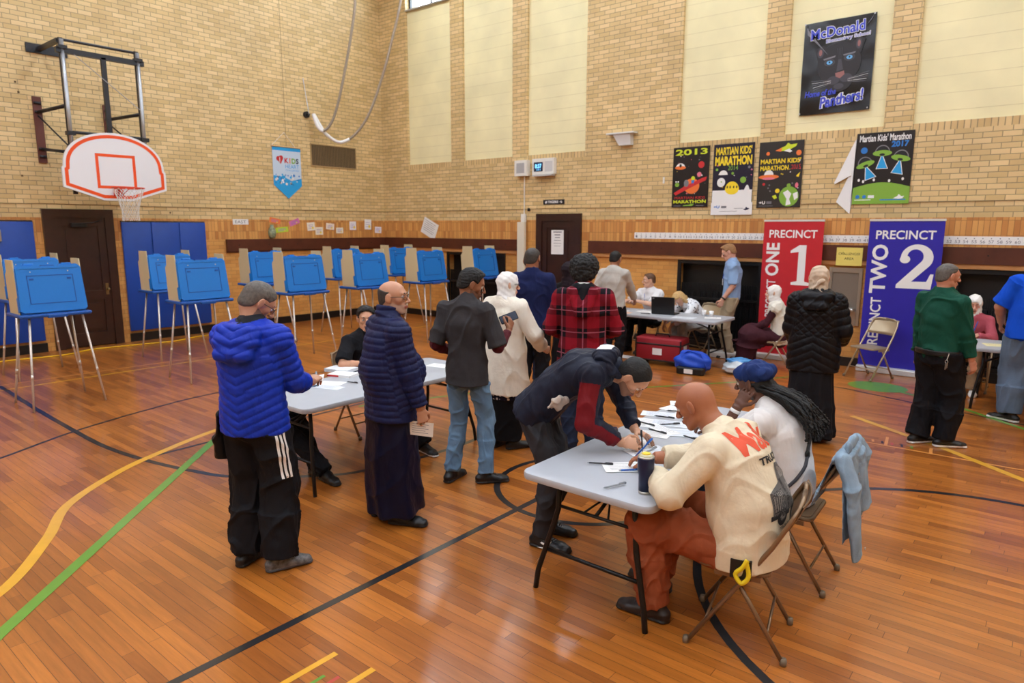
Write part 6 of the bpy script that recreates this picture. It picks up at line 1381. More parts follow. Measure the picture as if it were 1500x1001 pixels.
t = thing('phone', 'black phone under the left hand of the writing man', 'phone', tuple(fl(889,629,TZ+.002)), 2.2); m = MB(); m.rbox(-.036,.036,-.075,.075,0,.009,.010); m.build('case', PHONE, t); m = MB(); m.rbox(-.033,.033,-.071,.071,.0091,.0096,.007); m.build('screen', mat('screen_dark', (70,80,96), .1), t)
# seated bald man in cream sweatshirt
f = Fig('bald man in cream sweatshirt with orange lettering and rust trousers, seated writing', (12.05,-7.89), (-.97,.06), 1.80,
    dict(pel=(0,-.06,.53), mid=(0,-.05,.72), chest=(0,.03,.90), neck=(0,.12,1.04), head=(-.01,.26,1.145), yaw=-8, pitch=-28, sd=(1,0,0),
         lk=(-.17,.42,.52), rk=(.14,.44,.52), la=(-.18,.36,.085), ra=(.10,.50,.085), lf=(-.1,1,0), rf=(.2,1,0), lw=(-.16,.40,.79), rw=(.02,.50,.80), lp=(-1,-.5,-.5), rp=(1,-.4,-.4), lh=(.6,.8,0), rh=(-.2,1,-.1), ln=(.1,0,-1), rn=(0,.1,-1), lc=.45, rc=.35), ('warm_brown', (170,108,76)), .0055, 1.36)
f.body(brow=None, lipm=skin('lip_warm', (150,92,72)), wide=1.03)
SWT = cloth_mat('cream_sweat', (226,212,182), .9, .3, 70, .04, .3)
P = f.torso(.024, .10, .04, belly=.05, flare=.0) + f.arm('l', .030, .90, .9) + f.arm('r', .030, .90, .9) + [cone(f.J['neck']-f.J['up']*.02, f.J['neck']+f.J['up']*.035, .085, .072, .02, None, .01)]
sw = f.cloth('sweatshirt', P, SWT, seed=51, wr=.0035, wf=22)
Jf = f.J; ctr = Jf['chest']; up2 = nrm(Jf['neck']-Jf['mid']); bk = -np.cross(up2, A_(1,0,0)); bk = -nrm(np.cross(A_(1,0,0), up2)) ; 
MP = Matrix(((1*1.0, up2[0], -bk[0], 0), (0, up2[1], -bk[1], 0), (0, up2[2], -bk[2], 0), (0, 0, 0, 1)))
bdir = np.cross(up2, A_(1,0,0)); bdir = nrm(bdir)           # points to the front of the chest
MP = Matrix(((1, up2[0], 0, ctr[0]-bdir[0]*.2), (0, up2[1], 0, ctr[1]-bdir[1]*.2), (0, up2[2], 0, ctr[2]-bdir[2]*.2), (0, 0, 0, 1)))
MP[0][2], MP[1][2], MP[2][2] = -bdir[0], -bdir[1], -bdir[2]
m = MB(); I4 = Matrix.Translation((.02,.0,0)) @ Matrix.Scale(1.10, 4)
put_text(m, 'Mack', I4 @ Matrix.Translation((.01,.085,0)), .2, 0, 0, w=.31, h=.13, bold=.005, shear=.12); put_text(m, 'TRUCKS', I4 @ Matrix.Translation((.02,-.025,0)), .1, 1, 0, w=.22, h=.035, bold=.004)
put_text(m, 'MACK TRUCKS', I4 @ Matrix.Translation((.0,-.32,0)), .1, 1, 0, w=.15, h=.014); put_text(m, 'BUILT TOUGH', I4 @ Matrix.Translation((.0,-.34,0)), .1, 0, 0, w=.10, h=.008) if False else None
# truck drawing
for q in (((-.12,-.16),(-.03,-.13),(.0,-.05),(.10,-.06),(.12,-.13),(.14,-.26),(-.12,-.26)),): poly2(m, I4, q, -.001, 2)
for x0, x1, y0, y1, mi in ((-.115,-.035,-.25,-.16,1),(.01,.09,-.12,-.07,3),(-.02,.0,-.25,-.12,1),(-.13,.0,-.275,-.255,1),(.03,.12,-.25,-.15,3)): rect2(m, I4, x0, x1, y0, y1, 0, mi)
for k in range(6): rect2(m, I4, -.108+k*.012, -.103+k*.012, -.245, -.165, .0005, 3)
for cx_, r_ in ((-.06,.035),(.07,.045),(.12,.03)): disc2(m, I4, cx_, -.275, r_, None, .0006, 1); disc2(m, I4, cx_, -.275, r_*.5, None, .001, 3)
f.on_surface(sw, m, MP, [mat('print_orange', (222,82,48), .7), mat('print_black', (40,40,42), .7), mat('print_grey', (96,94,92), .7), mat('print_pale', (150,146,140), .7)], 'print', .0025, 5, tuple(bdir), 'orange script lettering above a dark truck drawing')
f.cloth('trousers', f.legs(.020, .03, (.092,.074,.070,.066)), cloth_mat('rust_twill', (150,78,48), .85, .3, 90, .10), seed=52, wr=.006, wf=34)
DBR = mat('shoe_dark_brown', (40,28,24), .5); f.shoe('l', DBR, BLACK, size=1.1); f.shoe('r', DBR, BLACK, size=1.1)
pen(tuple(held(f, (-.02,.12,-.02))), tuple(held(f, (.05,.05,.09))), 'blue pen in the hand of the seated bald man', PENB, 0, .15)
# seated woman with head wrap and braids
f = Fig('woman with navy head wrap and long black braids, seated leaning on one hand', (12.03,-7.07), (-1,.12), 1.74,
    dict(pel=(0,-.02,.52), mid=(0,-.02,.70), chest=(0,.05,.88), neck=(0,.13,1.02), head=(.0,.255,1.15), yaw=-4, pitch=-12, sd=(1,0,0),
         lk=(-.15,.42,.53), rk=(.15,.42,.53), la=(-.14,.46,.085), ra=(.14,.46,.085), lw=(-.13,.28,1.02), lel=(-.20,.36,.79), rel=(.20,.34,.80), rw=(.06,.52,.80), lh=(.35,-.35,.85), ln=(.7,.0,0), lc=.35, rh=(-.3,1,0), rn=(0,0,-1)), ('dark', (96,60,44)), .0055, 1.0)
f.body(brow=HAIRK, lipm=LIPD)
WTE = cloth_mat('white_tee', (226,222,218), .85, .25, 60, .03, .2)
P = f.torso(.026, .06, .04) + f.arm('l', .032, .42) + f.arm('r', .032, .42)
tee = f.cloth('t_shirt', P, WTE, seed=61, wr=.006, wf=24)
f.cloth('jeans', f.legs(.014, .03, (.090,.068,.060,.056)), cloth_mat('blue_jeans', (52,84,130), .85, .4, 150, .15), wr=.005)
f.shoe('l', SHB, SHB); f.shoe('r', SHB, SHB)
h = f.hp; Rr = f.R; WRP = cloth_mat('navy_wrap', (30,48,98), .8, .3, 60)
P = [ell(h(0,-.02,.060), [.094,.110,.072], Rr, .02), cone(h(-.05,.05,.08), h(.05,.05,.085), .036, .036, .03), cone(h(-.07,-.03,.10), h(.07,-.03,.105), .036, .036, .03), cone(h(-.06,-.10,.06), h(.06,-.10,.07), .04, .04, .03), cone(h(.03,.085,.075), h(.06,.075,.055), .026, .02, .01)]
P.append(func(lambda X: (np.interp(((X-f.J['head'])@Rr)[:, 1], [-.12,0,.09], [-.01,.015,.045])-((X-f.J['head'])@Rr)[:, 2])))
f.cloth('head_wrap', P, WRP, wr=.003, wf=60, extra=lambda V: .004*np.sin(((V-f.J['head'])@Rr)[:, 1]*110+((V-f.J['head'])@Rr)[:, 0]*60))
rr = random.Random(11); m = MB()
for k in range(80):
    a = rr.uniform(-1, 1); s0 = h(a*.075, -.03-.05*rr.random(), -.0-.02*rr.random()); q = rr.uniform(-.13,.16); ln = rr.uniform(.75, 1.0)
    e = A_(q*.9+.03, -.125-.04*rr.random()-.02*abs(q), .86+(1-ln)*.4); mid_ = A_((s0[0]+e[0])/2+rr.uniform(-.03,.03), -.06+rr.uniform(-.05,.03)+.0, 1.03+rr.uniform(-.03,.04))
    pts = smooth_pts([Vector(s0), Vector(s0*.45+mid_*.55+A_(0,-.02,.02)), Vector(mid_), Vector(mid_*.4+e*.6+A_(rr.uniform(-.01,.01),-.01,0)), Vector(e)], 9)
    m.tube(pts, [.0060+.0034*math.sin(i*2.1+k) for i in range(len(pts))], 6)
br = m.build('braids', HAIRK, f.root, True)
P = [ell(h(0,-.035,-.0), [.080,.085,.075], Rr, .02), cone(h(0,-.08,-.03), (.02,-.05,1.03), .055, .06, .03)]
P.append(func(lambda X: ((X-f.J['head'])@Rr)[:, 1]-.0)); f.cloth('hair', P, HAIRK, wr=.004, wf=90)
m = MB(); w = f.J['lw']; d = nrm(f.J['lw']-f.J['lel']); c0 = Vector(w-d*.03); q = Vector((0,0,1)).rotation_difference(Vector(d)).to_matrix().to_4x4(); M_ = Matrix.Translation(c0) @ q
m.lathe([(.029,-.011),(.0315,-.010),(.0315,.010),(.029,.011)], 20, 0, M_); 
o = m.build('watch_strap', I_WHT, f.root, True); m = MB(); M2 = M_ @ Matrix.Rotation(math.radians(-90), 4, 'Z'); m.rbox(-.018,.018,-.020,.020,.028,.040,.007, M=M2 @ Matrix(((1,0,0,0),(0,0,1,0),(0,-1,0,0),(0,0,0,1)))); m.build('watch_face', mat('watch_dark', (60,56,60), .2), o)
m = MB(); J_ = f.J
ring = [J_['rs']+A_(-.02,-.02,.055), A_(.10,-.115,.98), A_(.02,-.165,.86), A_(-.09,-.16,.74), A_(-.17,-.10,.62), A_(-.17,.02,.56)]
m2 = MB(); 
for i in range(len(ring)-1): pass
pts = smooth_pts([Vector(p) for p in ring], 8); vs = []; 
bv = BVHTree.FromPolygons([v.co[:] for v in tee.data.vertices], [tuple(p.vertices) for p in tee.data.polygons])
pp = []
for p in pts:
    hit = bv.find_nearest(p); pp.append(hit[0]+hit[1]*.007 if hit[0] else p)
m.tube(pp, .010, 8); sb = m.build('bag_strap', cloth_mat('strap_grey', (70,70,74), .6), f.root, True); m = MB(); c_ = pp[len(pp)//2]; m.ball(c_, (.022,.014,.03), 10); m.build('strap_buckle', BLACK, sb, True)
# ================================================================== PEOPLE FURTHER BACK
BLKC = cloth_mat('black_cotton', (24,24,28), .85, .3, 60, .08); BLKP = cloth_mat('black_trouser', (20,20,24), .8, .25, 60, .06); NVT = cloth_mat('dark_jeans', (34,42,62), .85, .3, 120, .12)
def simple_shoes(f, m=SHB, so=None): f.shoe('l', m, so or m); f.shoe('r', m, so or m)
# seated teen
f = Fig('curly haired teen in black T-shirt seated behind the left table facing the camera', (7.74,-6.88), (1,-.05), 1.74, seated(yaw=34, pitch=-4, rw=(.16,.34,.79), lw=(-.16,.36,.79), la=(-.10,.62,.085), ra=(.02,.98,.085), rk=(.10,.48,.53), rp=(1,-.5,-.3), rh=(-.8,.6,0), lh=(.8,.5,0)), ('teen_tan', (206,152,120)), .0065)
f.body(brow=HAIRK); f.cloth('t_shirt', f.torso(.020, .06, .03) + f.arm('l', .022, .44) + f.arm('r', .022, .44), BLKC, seed=2, wr=.005, wf=26)
f.cloth('trousers', f.legs(.016, .03, (.086,.070,.066,.064)), BLKP, wr=.006); f.shoe('l', SHB, SHW); f.shoe('r', SHB, SHW); f.hair(HAIRK, 'curly', 2, .013, bump=(.010, 110))
m = MB(); m.tube(smooth_pts([f.J['neck']+A_(-.055,-.0,.02), f.J['neck']+A_(-.05,.085,-.06), f.J['chest']+A_(-.01,.145,-.05), f.J['neck']+A_(.05,.085,-.06), f.J['neck']+A_(.055,.0,.02)], 6), .006, 6); m.build('lanyard', mat('lanyard_blue', (40,90,190), .6), f.root, True)
# seated man in black behind the man in blue
f = Fig('seated person in black quilted jacket, mostly hidden behind the man in bright blue', (7.52,-8.02), (1,.04), 1.70, seated(yaw=10, pitch=-25, rw=(.10,.36,.80), lw=(-.16,.38,.86), rk=(.10,.55,.50), ra=(-.0,1.12,.085), lk=(-.12,.5,.50), la=(-.05,.92,.085)), ('olive2', (190,140,108)), .008, 1.05)
f.body(brow=HAIRK); f.cloth('jacket', f.torso(.034, .08, .03) + f.arm('l', .032, .94) + f.arm('r', .032, .94), cloth_mat('black_puffer', (20,20,24), .42, .35, 60, .05), seed=5, wr=.004, quilt=dict(sp=.06, amp=.008)); f.cloth('trousers', f.legs(.016, .03, (.086,.070,.062,.058)), BLKP, wr=.006); simple_shoes(f); f.hair(HAIRK, 'short', 2, .006)
# tall man in navy sweater
f = Fig('tall man in navy sweater seen from behind, dark thinning hair', (8.35,-4.84), (-.40,.92), 1.86, dict(yaw=16, pitch=-4, lw=(-.2,.22,1.0), rw=(.2,.24,1.0), rp=(.5,-.8,-.6), lp=(-.5,-.8,-.6)), ('brown2', (164,112,84)), .008, 1.18)
f.body(brow=HAIRK); f.cloth('sweater', f.torso(.030, .10, .03) + f.arm('l', .028, .95) + f.arm('r', .028, .95) + [cone(f.J['neck']-A_(0,0,.01), f.J['neck']+A_(0,.005,.06), .085, .078, .02, None, .01)], cloth_mat('navy_knit', (26,34,74), .9, .4, 80, .05), seed=8, wr=.005, wf=22); f.cloth('trousers', f.legs(.020, .03), BLKP, wr=.006); simple_shoes(f); f.hair(HAIRD, 'short', 3, .003, line='recede')
# man in grey behind him
f = Fig('man in grey shirt standing mostly hidden behind the man in navy sweater', (7.78,-4.15), (-.30,.95), 1.78, dict(yaw=-10, lw=(-.2,.2,1.0), rw=(.2,.2,1.0)), ('olive2', (190,140,108)), .009, 1.1)
f.body(brow=HAIRK); f.cloth('shirt', f.torso(.022, .10, .03) + f.arm('l', .022, .95) + f.arm('r', .022, .95), cloth_mat('slate_shirt', (70,72,80), .85), seed=9, wr=.005); f.cloth('trousers', f.legs(.018, .03), NVT, wr=.005); simple_shoes(f); f.hair(HAIRK, 'short', 3, .006)
# woman in black hijab
f = Fig('woman in dark headscarf and black robe between the navy sweater and plaid hoodie', (8.30,-4.02), (-.3,.95), 1.66, dict(yaw=20, lw=(-.15,.22,1.0), rw=(.15,.22,1.0)), ('fair', (222,176,148)), .009, 1.1)
f.body(brow=HAIRK); f.cloth('robe', f.torso(.028, .1, .03) + f.arm('l', .028, .95) + f.arm('r', .028, .95) + [cone((0,0,.95),(0,0,.10),(.18,.15),(.23,.2),.04,None,.01)], BLKC, wr=.006, wf=18); hijab(f, cloth_mat('black_scarf', (36,26,32), .8)); simple_shoes(f)
# plaid hoodie
PLD = cloth_mat('plaid', (120,22,34), .9, .35, 70); N, L, b = nodes(PLD)
tc = N.new('ShaderNodeTexCoord'); sp = N.new('ShaderNodeSeparateXYZ'); L.new(tc.outputs['Object'], sp.inputs[0])
def band(out, freq, off, th):
    a = N.new('ShaderNodeMath'); a.operation = 'MULTIPLY_ADD'; L.new(out, a.inputs[0]); a.inputs[1].default_value = freq; a.inputs[2].default_value = off
    fr = N.new('ShaderNodeMath'); fr.operation = 'FRACT'; L.new(a.outputs[0], fr.inputs[0]); g = N.new('ShaderNodeMath'); g.operation = 'LESS_THAN'; L.new(fr.outputs[0], g.inputs[0]); g.inputs[1].default_value = th; return g.outputs[0]
bx, bz = band(sp.outputs[0], 5.2, .22, .46), band(sp.outputs[2], 5.2, .1, .46); tx, tz = band(sp.outputs[0], 5.2, -.02, .05), band(sp.outputs[2], 5.2, -.14, .05)
sm = N.new('ShaderNodeMath'); sm.operation = 'ADD'; L.new(bx, sm.inputs[0]); L.new(bz, sm.inputs[1]); dv = N.new('ShaderNodeMath'); dv.operation = 'MULTIPLY'; L.new(sm.outputs[0], dv.inputs[0]); dv.inputs[1].default_value = .5
m1 = N.new('ShaderNodeMix'); m1.data_type = 'RGBA'; m1.inputs[6].default_value = (*lin((140,20,36)), 1); m1.inputs[7].default_value = (*lin((22,16,22)), 1); L.new(dv.outputs[0], m1.inputs[0])
mxx = N.new('ShaderNodeMath'); mxx.operation = 'MAXIMUM'; L.new(tx, mxx.inputs[0]); L.new(tz, mxx.inputs[1]); m2_ = N.new('ShaderNodeMath'); m2_.operation = 'MULTIPLY'; L.new(mxx.outputs[0], m2_.inputs[0]); m2_.inputs[1].default_value = .5
m2 = N.new('ShaderNodeMix'); m2.data_type = 'RGBA'; L.new(m2_.outputs[0], m2.inputs[0]); L.new(m1.outputs[2], m2.inputs[6]); m2.inputs[7].default_value = (*lin((196,110,130)), 1); L.new(m2.outputs[2], b.inputs['Base Color'])
f = Fig('person with big dark curls in red and black plaid hoodie seen from behind', (9.90,-6.10), (-.50,.87), 1.84, dict(yaw=4, pitch=-10, head=(0,.05,1.61), lw=(-.14,.24,1.06), rw=(.14,.26,1.06), lp=(-.8,-.7,-.4), rp=(.8,-.7,-.4), lh=(.3,1,.2), rh=(-.3,1,.2)), ('olive2', (190,140,108)), .007, 1.15)
f.body(brow=HAIRK); P = f.torso(.034, .12, .03) + f.arm('l', .034, .94, .8) + f.arm('r', .034, .94, .8); n0 = f.J['neck']
hk = f.cloth('hoodie', P, PLD, seed=14, wr=.006, wf=24)
P = [cone(n0+A_(-.09,-.10,-.01), n0+A_(0,-.165,-.17), (.050,.045), (.07,.05), .03), cone(n0+A_(.09,-.10,-.01), n0+A_(0,-.165,-.17), (.050,.045), (.07,.05), .03), cone(n0+A_(-.09,-.10,-.0), n0+A_(-.105,.02,.01), .038, .03, .03), cone(n0+A_(.09,-.10,-.0), n0+A_(.105,.02,.01), .038, .03, .03)]
f.cloth('hood', P, PLD, wr=.004); f.cloth('hood_lining', [cone(n0+A_(-.06,-.06,.02), n0+A_(.06,-.06,.02), (.06,.05), (.06,.05), .02), cone(n0+A_(0,-.09,.0), n0+A_(0,-.145,-.08), .055, .03, .02)], BLKC, wr=.003)
m = MB(); m.tube([n0+A_(.066*math.cos(a), .062*math.sin(a)-.012, .052-.01*math.sin(a)) for a in [2*PI*i/20 for i in range(20)]], .014, 8, closed=True); m.build('shirt_collar', I_WHT, f.root, True)
f.cloth('jeans', f.legs(.016, .03, (.084,.066,.060,.056)), NVT, wr=.006); f.shoe('l', SHB, SHW); f.shoe('r', SHB, SHW); f.hair(HAIRK, 'afro', 6, 0, line='low')
# man in pale grey shirt
f = Fig('man in pale grey shirt with black shoulder bag, leaning toward the back table', (7.95,-2.32), (-.15,.98), 1.76, dict(yaw=12, pitch=-14, head=(0,.06,1.61), lw=(-.24,.10,.95), rw=(.20,.36,1.0), rp=(1,-.5,-.5)), ('brown2', (164,112,84)), .009, 1.12)
f.body(brow=HAIRK); f.cloth('shirt', f.torso(.024, .02, .03) + f.arm('l', .024, .93) + f.arm('r', .024, .93), cloth_mat('pale_grey_shirt', (186,182,174), .85), seed=19, wr=.006, wf=22); f.cloth('trousers', f.legs(.020, .03), BLKP, wr=.005); simple_shoes(f); f.hair(HAIRK, 'short', 3, .005, line='recede')
f.cloth('shoulder_bag', [cone((-.20,-.14,1.10),(-.22,-.12,.98),(.07,.05),(.08,.055),.02)], BLKC, wr=.004)
# seated boy in white shirt
f = Fig('young man in white shirt with blue lanyard seated behind the back table', (7.70,-.62), (-.15,-1), 1.76, seated(yaw=38, pitch=-4, rw=(.18,.46,.86), lw=(.02,.38,.86), lp=(-1,-.2,-.4), lh=(.9,.3,0), rh=(.2,1,0)), ('fair2', (220,172,146)), .0075)
f.body(brow=HAIRBR); f.cloth('shirt', f.torso(.022, .06, .03) + f.arm('l', .026, .46) + f.arm('r', .026, .46), cloth_mat('white_shirt', (232,232,234), .8), seed=23, wr=.005, wf=24); f.cloth('trousers', f.legs(.016, .03), BLKP, wr=.005); simple_shoes(f); f.hair(HAIRBR, 'mop', 4, .008, line='short')
def lanyard(f, m_=mat('lanyard_blue', (40,90,190), .6), badge=True):
    J = f.J; n = J['neck']; c = J['chest']; fw = J['fwd']; sd = J['sdv']; m = MB(); m.tube(smooth_pts([n-sd*.06+fw*.0, n-sd*.06+fw*.095-J['up']*.06, c+fw*.155-J['up']*.09, n+sd*.06+fw*.095-J['up']*.06, n+sd*.06], 6), .006, 6); l = m.build('lanyard', m_, f.root, True)
    if badge: m = MB(); p = Vector(c+fw*.162-J['up']*.14); m.box(p.x-.035, p.x+.035, p.y-.004, p.y+.004, p.z-.05, p.z+.05); m.build('badge', I_WHT, l)
lanyard(f, badge=False)
# blonde woman bent over behind the laptop
f = Fig('blonde woman in white patterned top bending down behind the black laptop', (8.55,-.52), (-.55,-.83), 1.68, seated(mid=(0,.05,.70), chest=(0,.18,.83), neck=(0,.30,.92), head=(0,.42,.98), pitch=-55, yaw=10, rw=(.1,.62,.55), lw=(-.12,.62,.55), lp=(-1,-.3,0), rp=(1,-.3,0), lh=(0,.4,-1), rh=(0,.4,-1)), ('fair2', (220,172,146)), .0075)
PAT = cloth_mat('patterned_top', (232,234,238), .85); N, L, b = nodes(PAT)
tc = N.new('ShaderNodeTexCoord'); vo = N.new('ShaderNodeTexVoronoi'); vo.inputs['Scale'].default_value = 22; L.new(tc.outputs['Object'], vo.inputs['Vector']); lt = N.new('ShaderNodeMath'); lt.operation = 'LESS_THAN'; lt.inputs[1].default_value = .24; L.new(vo.outputs['Distance'], lt.inputs[0])
mx = N.new('ShaderNodeMix'); mx.data_type = 'RGBA'; mx.inputs[6].default_value = (*lin((232,234,238)), 1); mx.inputs[7].default_value = (*lin((50,60,80)), 1); L.new(lt.outputs[0], mx.inputs[0]); L.new(mx.outputs[2], b.inputs['Base Color'])
f.body(brow=HAIRBL); f.cloth('blouse', f.torso(.020, .06, .03) + f.arm('l', .022, .9) + f.arm('r', .022, .9), PAT, seed=25, wr=.005, wf=24); f.cloth('trousers', f.legs(.016, .03, (.084,.066,.064,.066)), cloth_mat('light_grey_trousers', (168,166,164), .85), wr=.005); simple_shoes(f)
f.hair(HAIRBL, 'mop', 4, .010, line='low'); f.cloth('long_hair', [cone(f.hp(-.05,-.03,.02), f.hp(-.07,-.02,-.12), .045, .03, .02), cone(f.hp(.05,-.03,.02), f.hp(.07,-.02,-.12), .045, .03, .02), cone(f.hp(0,-.07,.02), f.hp(0,-.07,-.10), .05, .04, .02)], HAIRBL, wr=.005, wf=90)
# young man in light blue shirt
f = Fig('young man in light blue short-sleeved shirt and khaki trousers standing by the back table', (9.04,-.46), (-.92,-.40), 1.86, dict(yaw=0, pitch=-26, head=(0,.07,1.60), neck=(0,.01,1.47), lw=(-.20,.13,.90), rw=(.22,.10,.86), lh=(.2,.35,-1)), ('fair3', (220,164,140)), .0075, 1.02)
f.body(brow=HAIRSB); LBS = cloth_mat('light_blue_shirt', (142,172,212), .8, .3, 60, .06); f.cloth('shirt', f.torso(.022, .02, .03) + f.arm('l', .026, .46) + f.arm('r', .026, .46) + [cone(f.J['neck']-A_(0,0,.01), f.J['neck']+A_(0,.01,.045), .078, .070, .02, None, .01)], LBS, seed=27, wr=.005, wf=24)
f.cloth('trousers', f.legs(.018, .03, (.086,.068,.060,.058)), cloth_mat('khaki', (170,152,124), .85), wr=.006); f.cloth('belt', [cone((0,0,.955),(0,0,.985),(.172,.125),(.170,.123),.01,None,.01)], BLACK, wr=0); simple_shoes(f); f.hair(HAIRSB, 'quiff', 4, .008); lanyard(f)
m = MB(); w = f.J['lw']; d = nrm(w-f.J['lel']); m.tube([w-d*.045, w-d*.02], .034, 14); m.build('wristwatch', BLACK, f.root, True)
# seated woman in white hijab
f = Fig('woman in white headscarf and cream vest seated on chair by the red banner', (9.93,-.86), (-.97,-.25), 1.66, seated(yaw=-2, pitch=0, lw=(-.06,.36,.62), rw=(.06,.36,.62), la=(-.08,.46,.085), ra=(.08,.46,.085)), ('fair', (222,176,148)), .0075, 1.08)
f.body(brow=HAIRK); MRN = cloth_mat('plum', (66,32,40), .85, .2, 60); f.cloth('sleeves', f.arm('l', .012, .95) + f.arm('r', .012, .95), MRN, wr=.003); f.cloth('vest', f.torso(.034, .12, .03) + f.arm('l', .022, .06) + f.arm('r', .022, .06), cloth_mat('cream_fleece', (226,222,208), .95, .6, 50), seed=29, wr=.005, wf=24)
f.cloth('skirt', f.legs(.04, .09, (.10,.09,.085,.085)) + [cone(f.J['lk'], f.J['rk'], .09, .09, .05), cone((f.J['lk']+f.J['rk'])/2, (f.J['la']+f.J['ra'])/2, (.17,.10), (.19,.14), .05, (1,0,0), .01)], MRN, wr=.006, wf=20); simple_shoes(f); hijab(f, cloth_mat('white_scarf', (238,236,232), .8, .2, 60)); lanyard(f, mat('lanyard_navy', (36,50,100), .6), False)
# woman in black puffer with beige hijab
f = Fig('woman in beige headscarf, black quilted jacket and long black skirt seen from behind', (11.36,-4.20), (-.20,.98), 1.74, dict(yaw=-4, pitch=-6, head=(0,.04,1.615), lw=(-.20,.22,.95), rw=(.24,.20,.98), rp=(.4,-.8,-.6), lp=(-.4,-.8,-.6), rh=(.1,1,-.3)), ('fair3', (220,164,140)), .0065, 1.32)
f.body(brow=HAIRK); P = f.torso(.036, .22, .03, flare=.0) + f.arm('l', .034, .95, .8) + f.arm('r', .034, .95, .8); n0 = f.J['neck']
f.cloth('jacket', P, cloth_mat('black_puffer', (20,20,24), .42, .35, 60, .05), seed=33, wr=.003, quilt=dict(sp=.075, amp=.011, diag=True)); f.cloth('hood', [cone(n0+A_(-.10,-.13,-.02), n0+A_(.10,-.13,-.02), (.055,.05), (.055,.05), .03), cone(n0+A_(-.07,-.16,-.10), n0+A_(.07,-.16,-.10), .048, .048, .03), cone(n0+A_(-.12,-.10,0), n0+A_(-.09,.05,.02), .042, .035, .03), cone(n0+A_(.12,-.10,0), n0+A_(.09,.05,.02), .042, .035, .03)], cloth_mat('black_puffer', (20,20,24), .42, .35, 60, .05), seed=3, wr=.004, wf=50)
f.cloth('skirt', [cone((0,0,.95),(0,0,.5),(.18,.15),(.21,.18),.006), cone((0,0,.5),(0,0,.05),(.21,.18),(.25,.21),.006,None,.01)], BLKC, wr=.004, wf=20, extra=lambda V: (.95-V[:, 2]).clip(0, 1)*.018*np.sin(np.arctan2(V[:, 1], V[:, 0])*11)); simple_shoes(f)
hijab(f, cloth_mat('beige_scarf', (206,184,160), .75, .2, 60), low=False); f.cloth('scarf_knot', [cone(f.hp(.02,-.115,-.03), f.hp(-.05,-.125,-.10), .018, .010, .01), cone(f.hp(.03,-.11,-.02), f.hp(.0,-.12,-.04), .022, .018, .01)], cloth_mat('beige_scarf', (206,184,160), .75, .2, 60), wr=.003)
# man in green shirt
f = Fig('man in dark green shirt and black trousers with keys at his belt', (12.34,-3.64), (.52,.85), 1.77, dict(yaw=22, pitch=-8, la=(-.09,-.05,.085), ra=(.09,.08,.085), lf=(.1,1,0), rf=(.5,1,0), rw=(.255,.12,.84), lw=(-.24,.03,.84)), ('ruddy', (196,136,110)), .0065, 1.10)
f.body(brow=HAIRG); GRNS = cloth_mat('forest_green', (18,72,56), .75, .25, 70, .06); sh_ = f.cloth('shirt', f.torso(.028, .02, .03, belly=.04) + f.arm('l', .026, .93, .9) + f.arm('r', .026, .93, .9) + [cone(f.J['neck']-A_(0,0,.01), f.J['neck']+A_(0,.005,.055), .080, .072, .02, None, .01)], GRNS, seed=35, wr=.007, wf=22)
f.cloth('trousers', f.legs(.028, .03, (.092,.076,.070,.068)), BLKP, seed=2, wr=.007, wf=30); f.cloth('belt', [cone((0,.0,.915),(0,0,.955),(.213,.163),(.213,.163),.01,None,.01)], BLACK, wr=0)
f.shoe('l', SHB, SHW, .026, size=1.1); f.shoe('r', SHB, SHW, .026, size=1.1); f.hair(HAIRG, 'short', 3, .002, line='recede'); f.glasses(BLACK, up=True)
m = MB(); p = f.J['rhip']+A_(.10,-.11,.02); m.tube([p, p+A_(.0,-.02,-.06)], .004, 6); m.tube([p+A_(.014*math.cos(a), -.022, -.075+.014*math.sin(a)) for a in [2*PI*i/12 for i in range(12)]], .003, 5, closed=True)
for k in range(3): m.box(p[0]-.008+.008*k, p[0]-.002+.008*k, p[1]-.028, p[1]-.022, p[2]-.15+.01*k, p[2]-.085)
m.build('keys', STEEL, f.root)
# girl in pink at the far right table
f = Fig('girl in white headscarf and pink cardigan seated at the far right table', (12.33,-.58), (.0,-1), 1.66, seated(yaw=-8, pitch=-18, rw=(.04,.34,.80), lw=(-.08,.36,.80), la=(-.12,.42,.085), ra=(.14,.42,.085)), ('fair3', (220,164,140)), .0075, .95)
f.body(brow=HAIRK); f.cloth('cardigan', f.torso(.022, .06, .03) + f.arm('l', .022, .94) + f.arm('r', .022, .94), cloth_mat('dusty_pink', (176,84,96), .9, .4, 70), seed=37, wr=.005, wf=24); f.cloth('trousers', f.legs(.020, .03, (.084,.070,.070,.074)), cloth_mat('khaki_brown', (150,122,92), .85), wr=.006); f.shoe('l', SHW, SHW); f.shoe('r', SHG, SHG); hijab(f, cloth_mat('white_scarf', (238,236,232), .8, .2, 60)); lanyard(f)
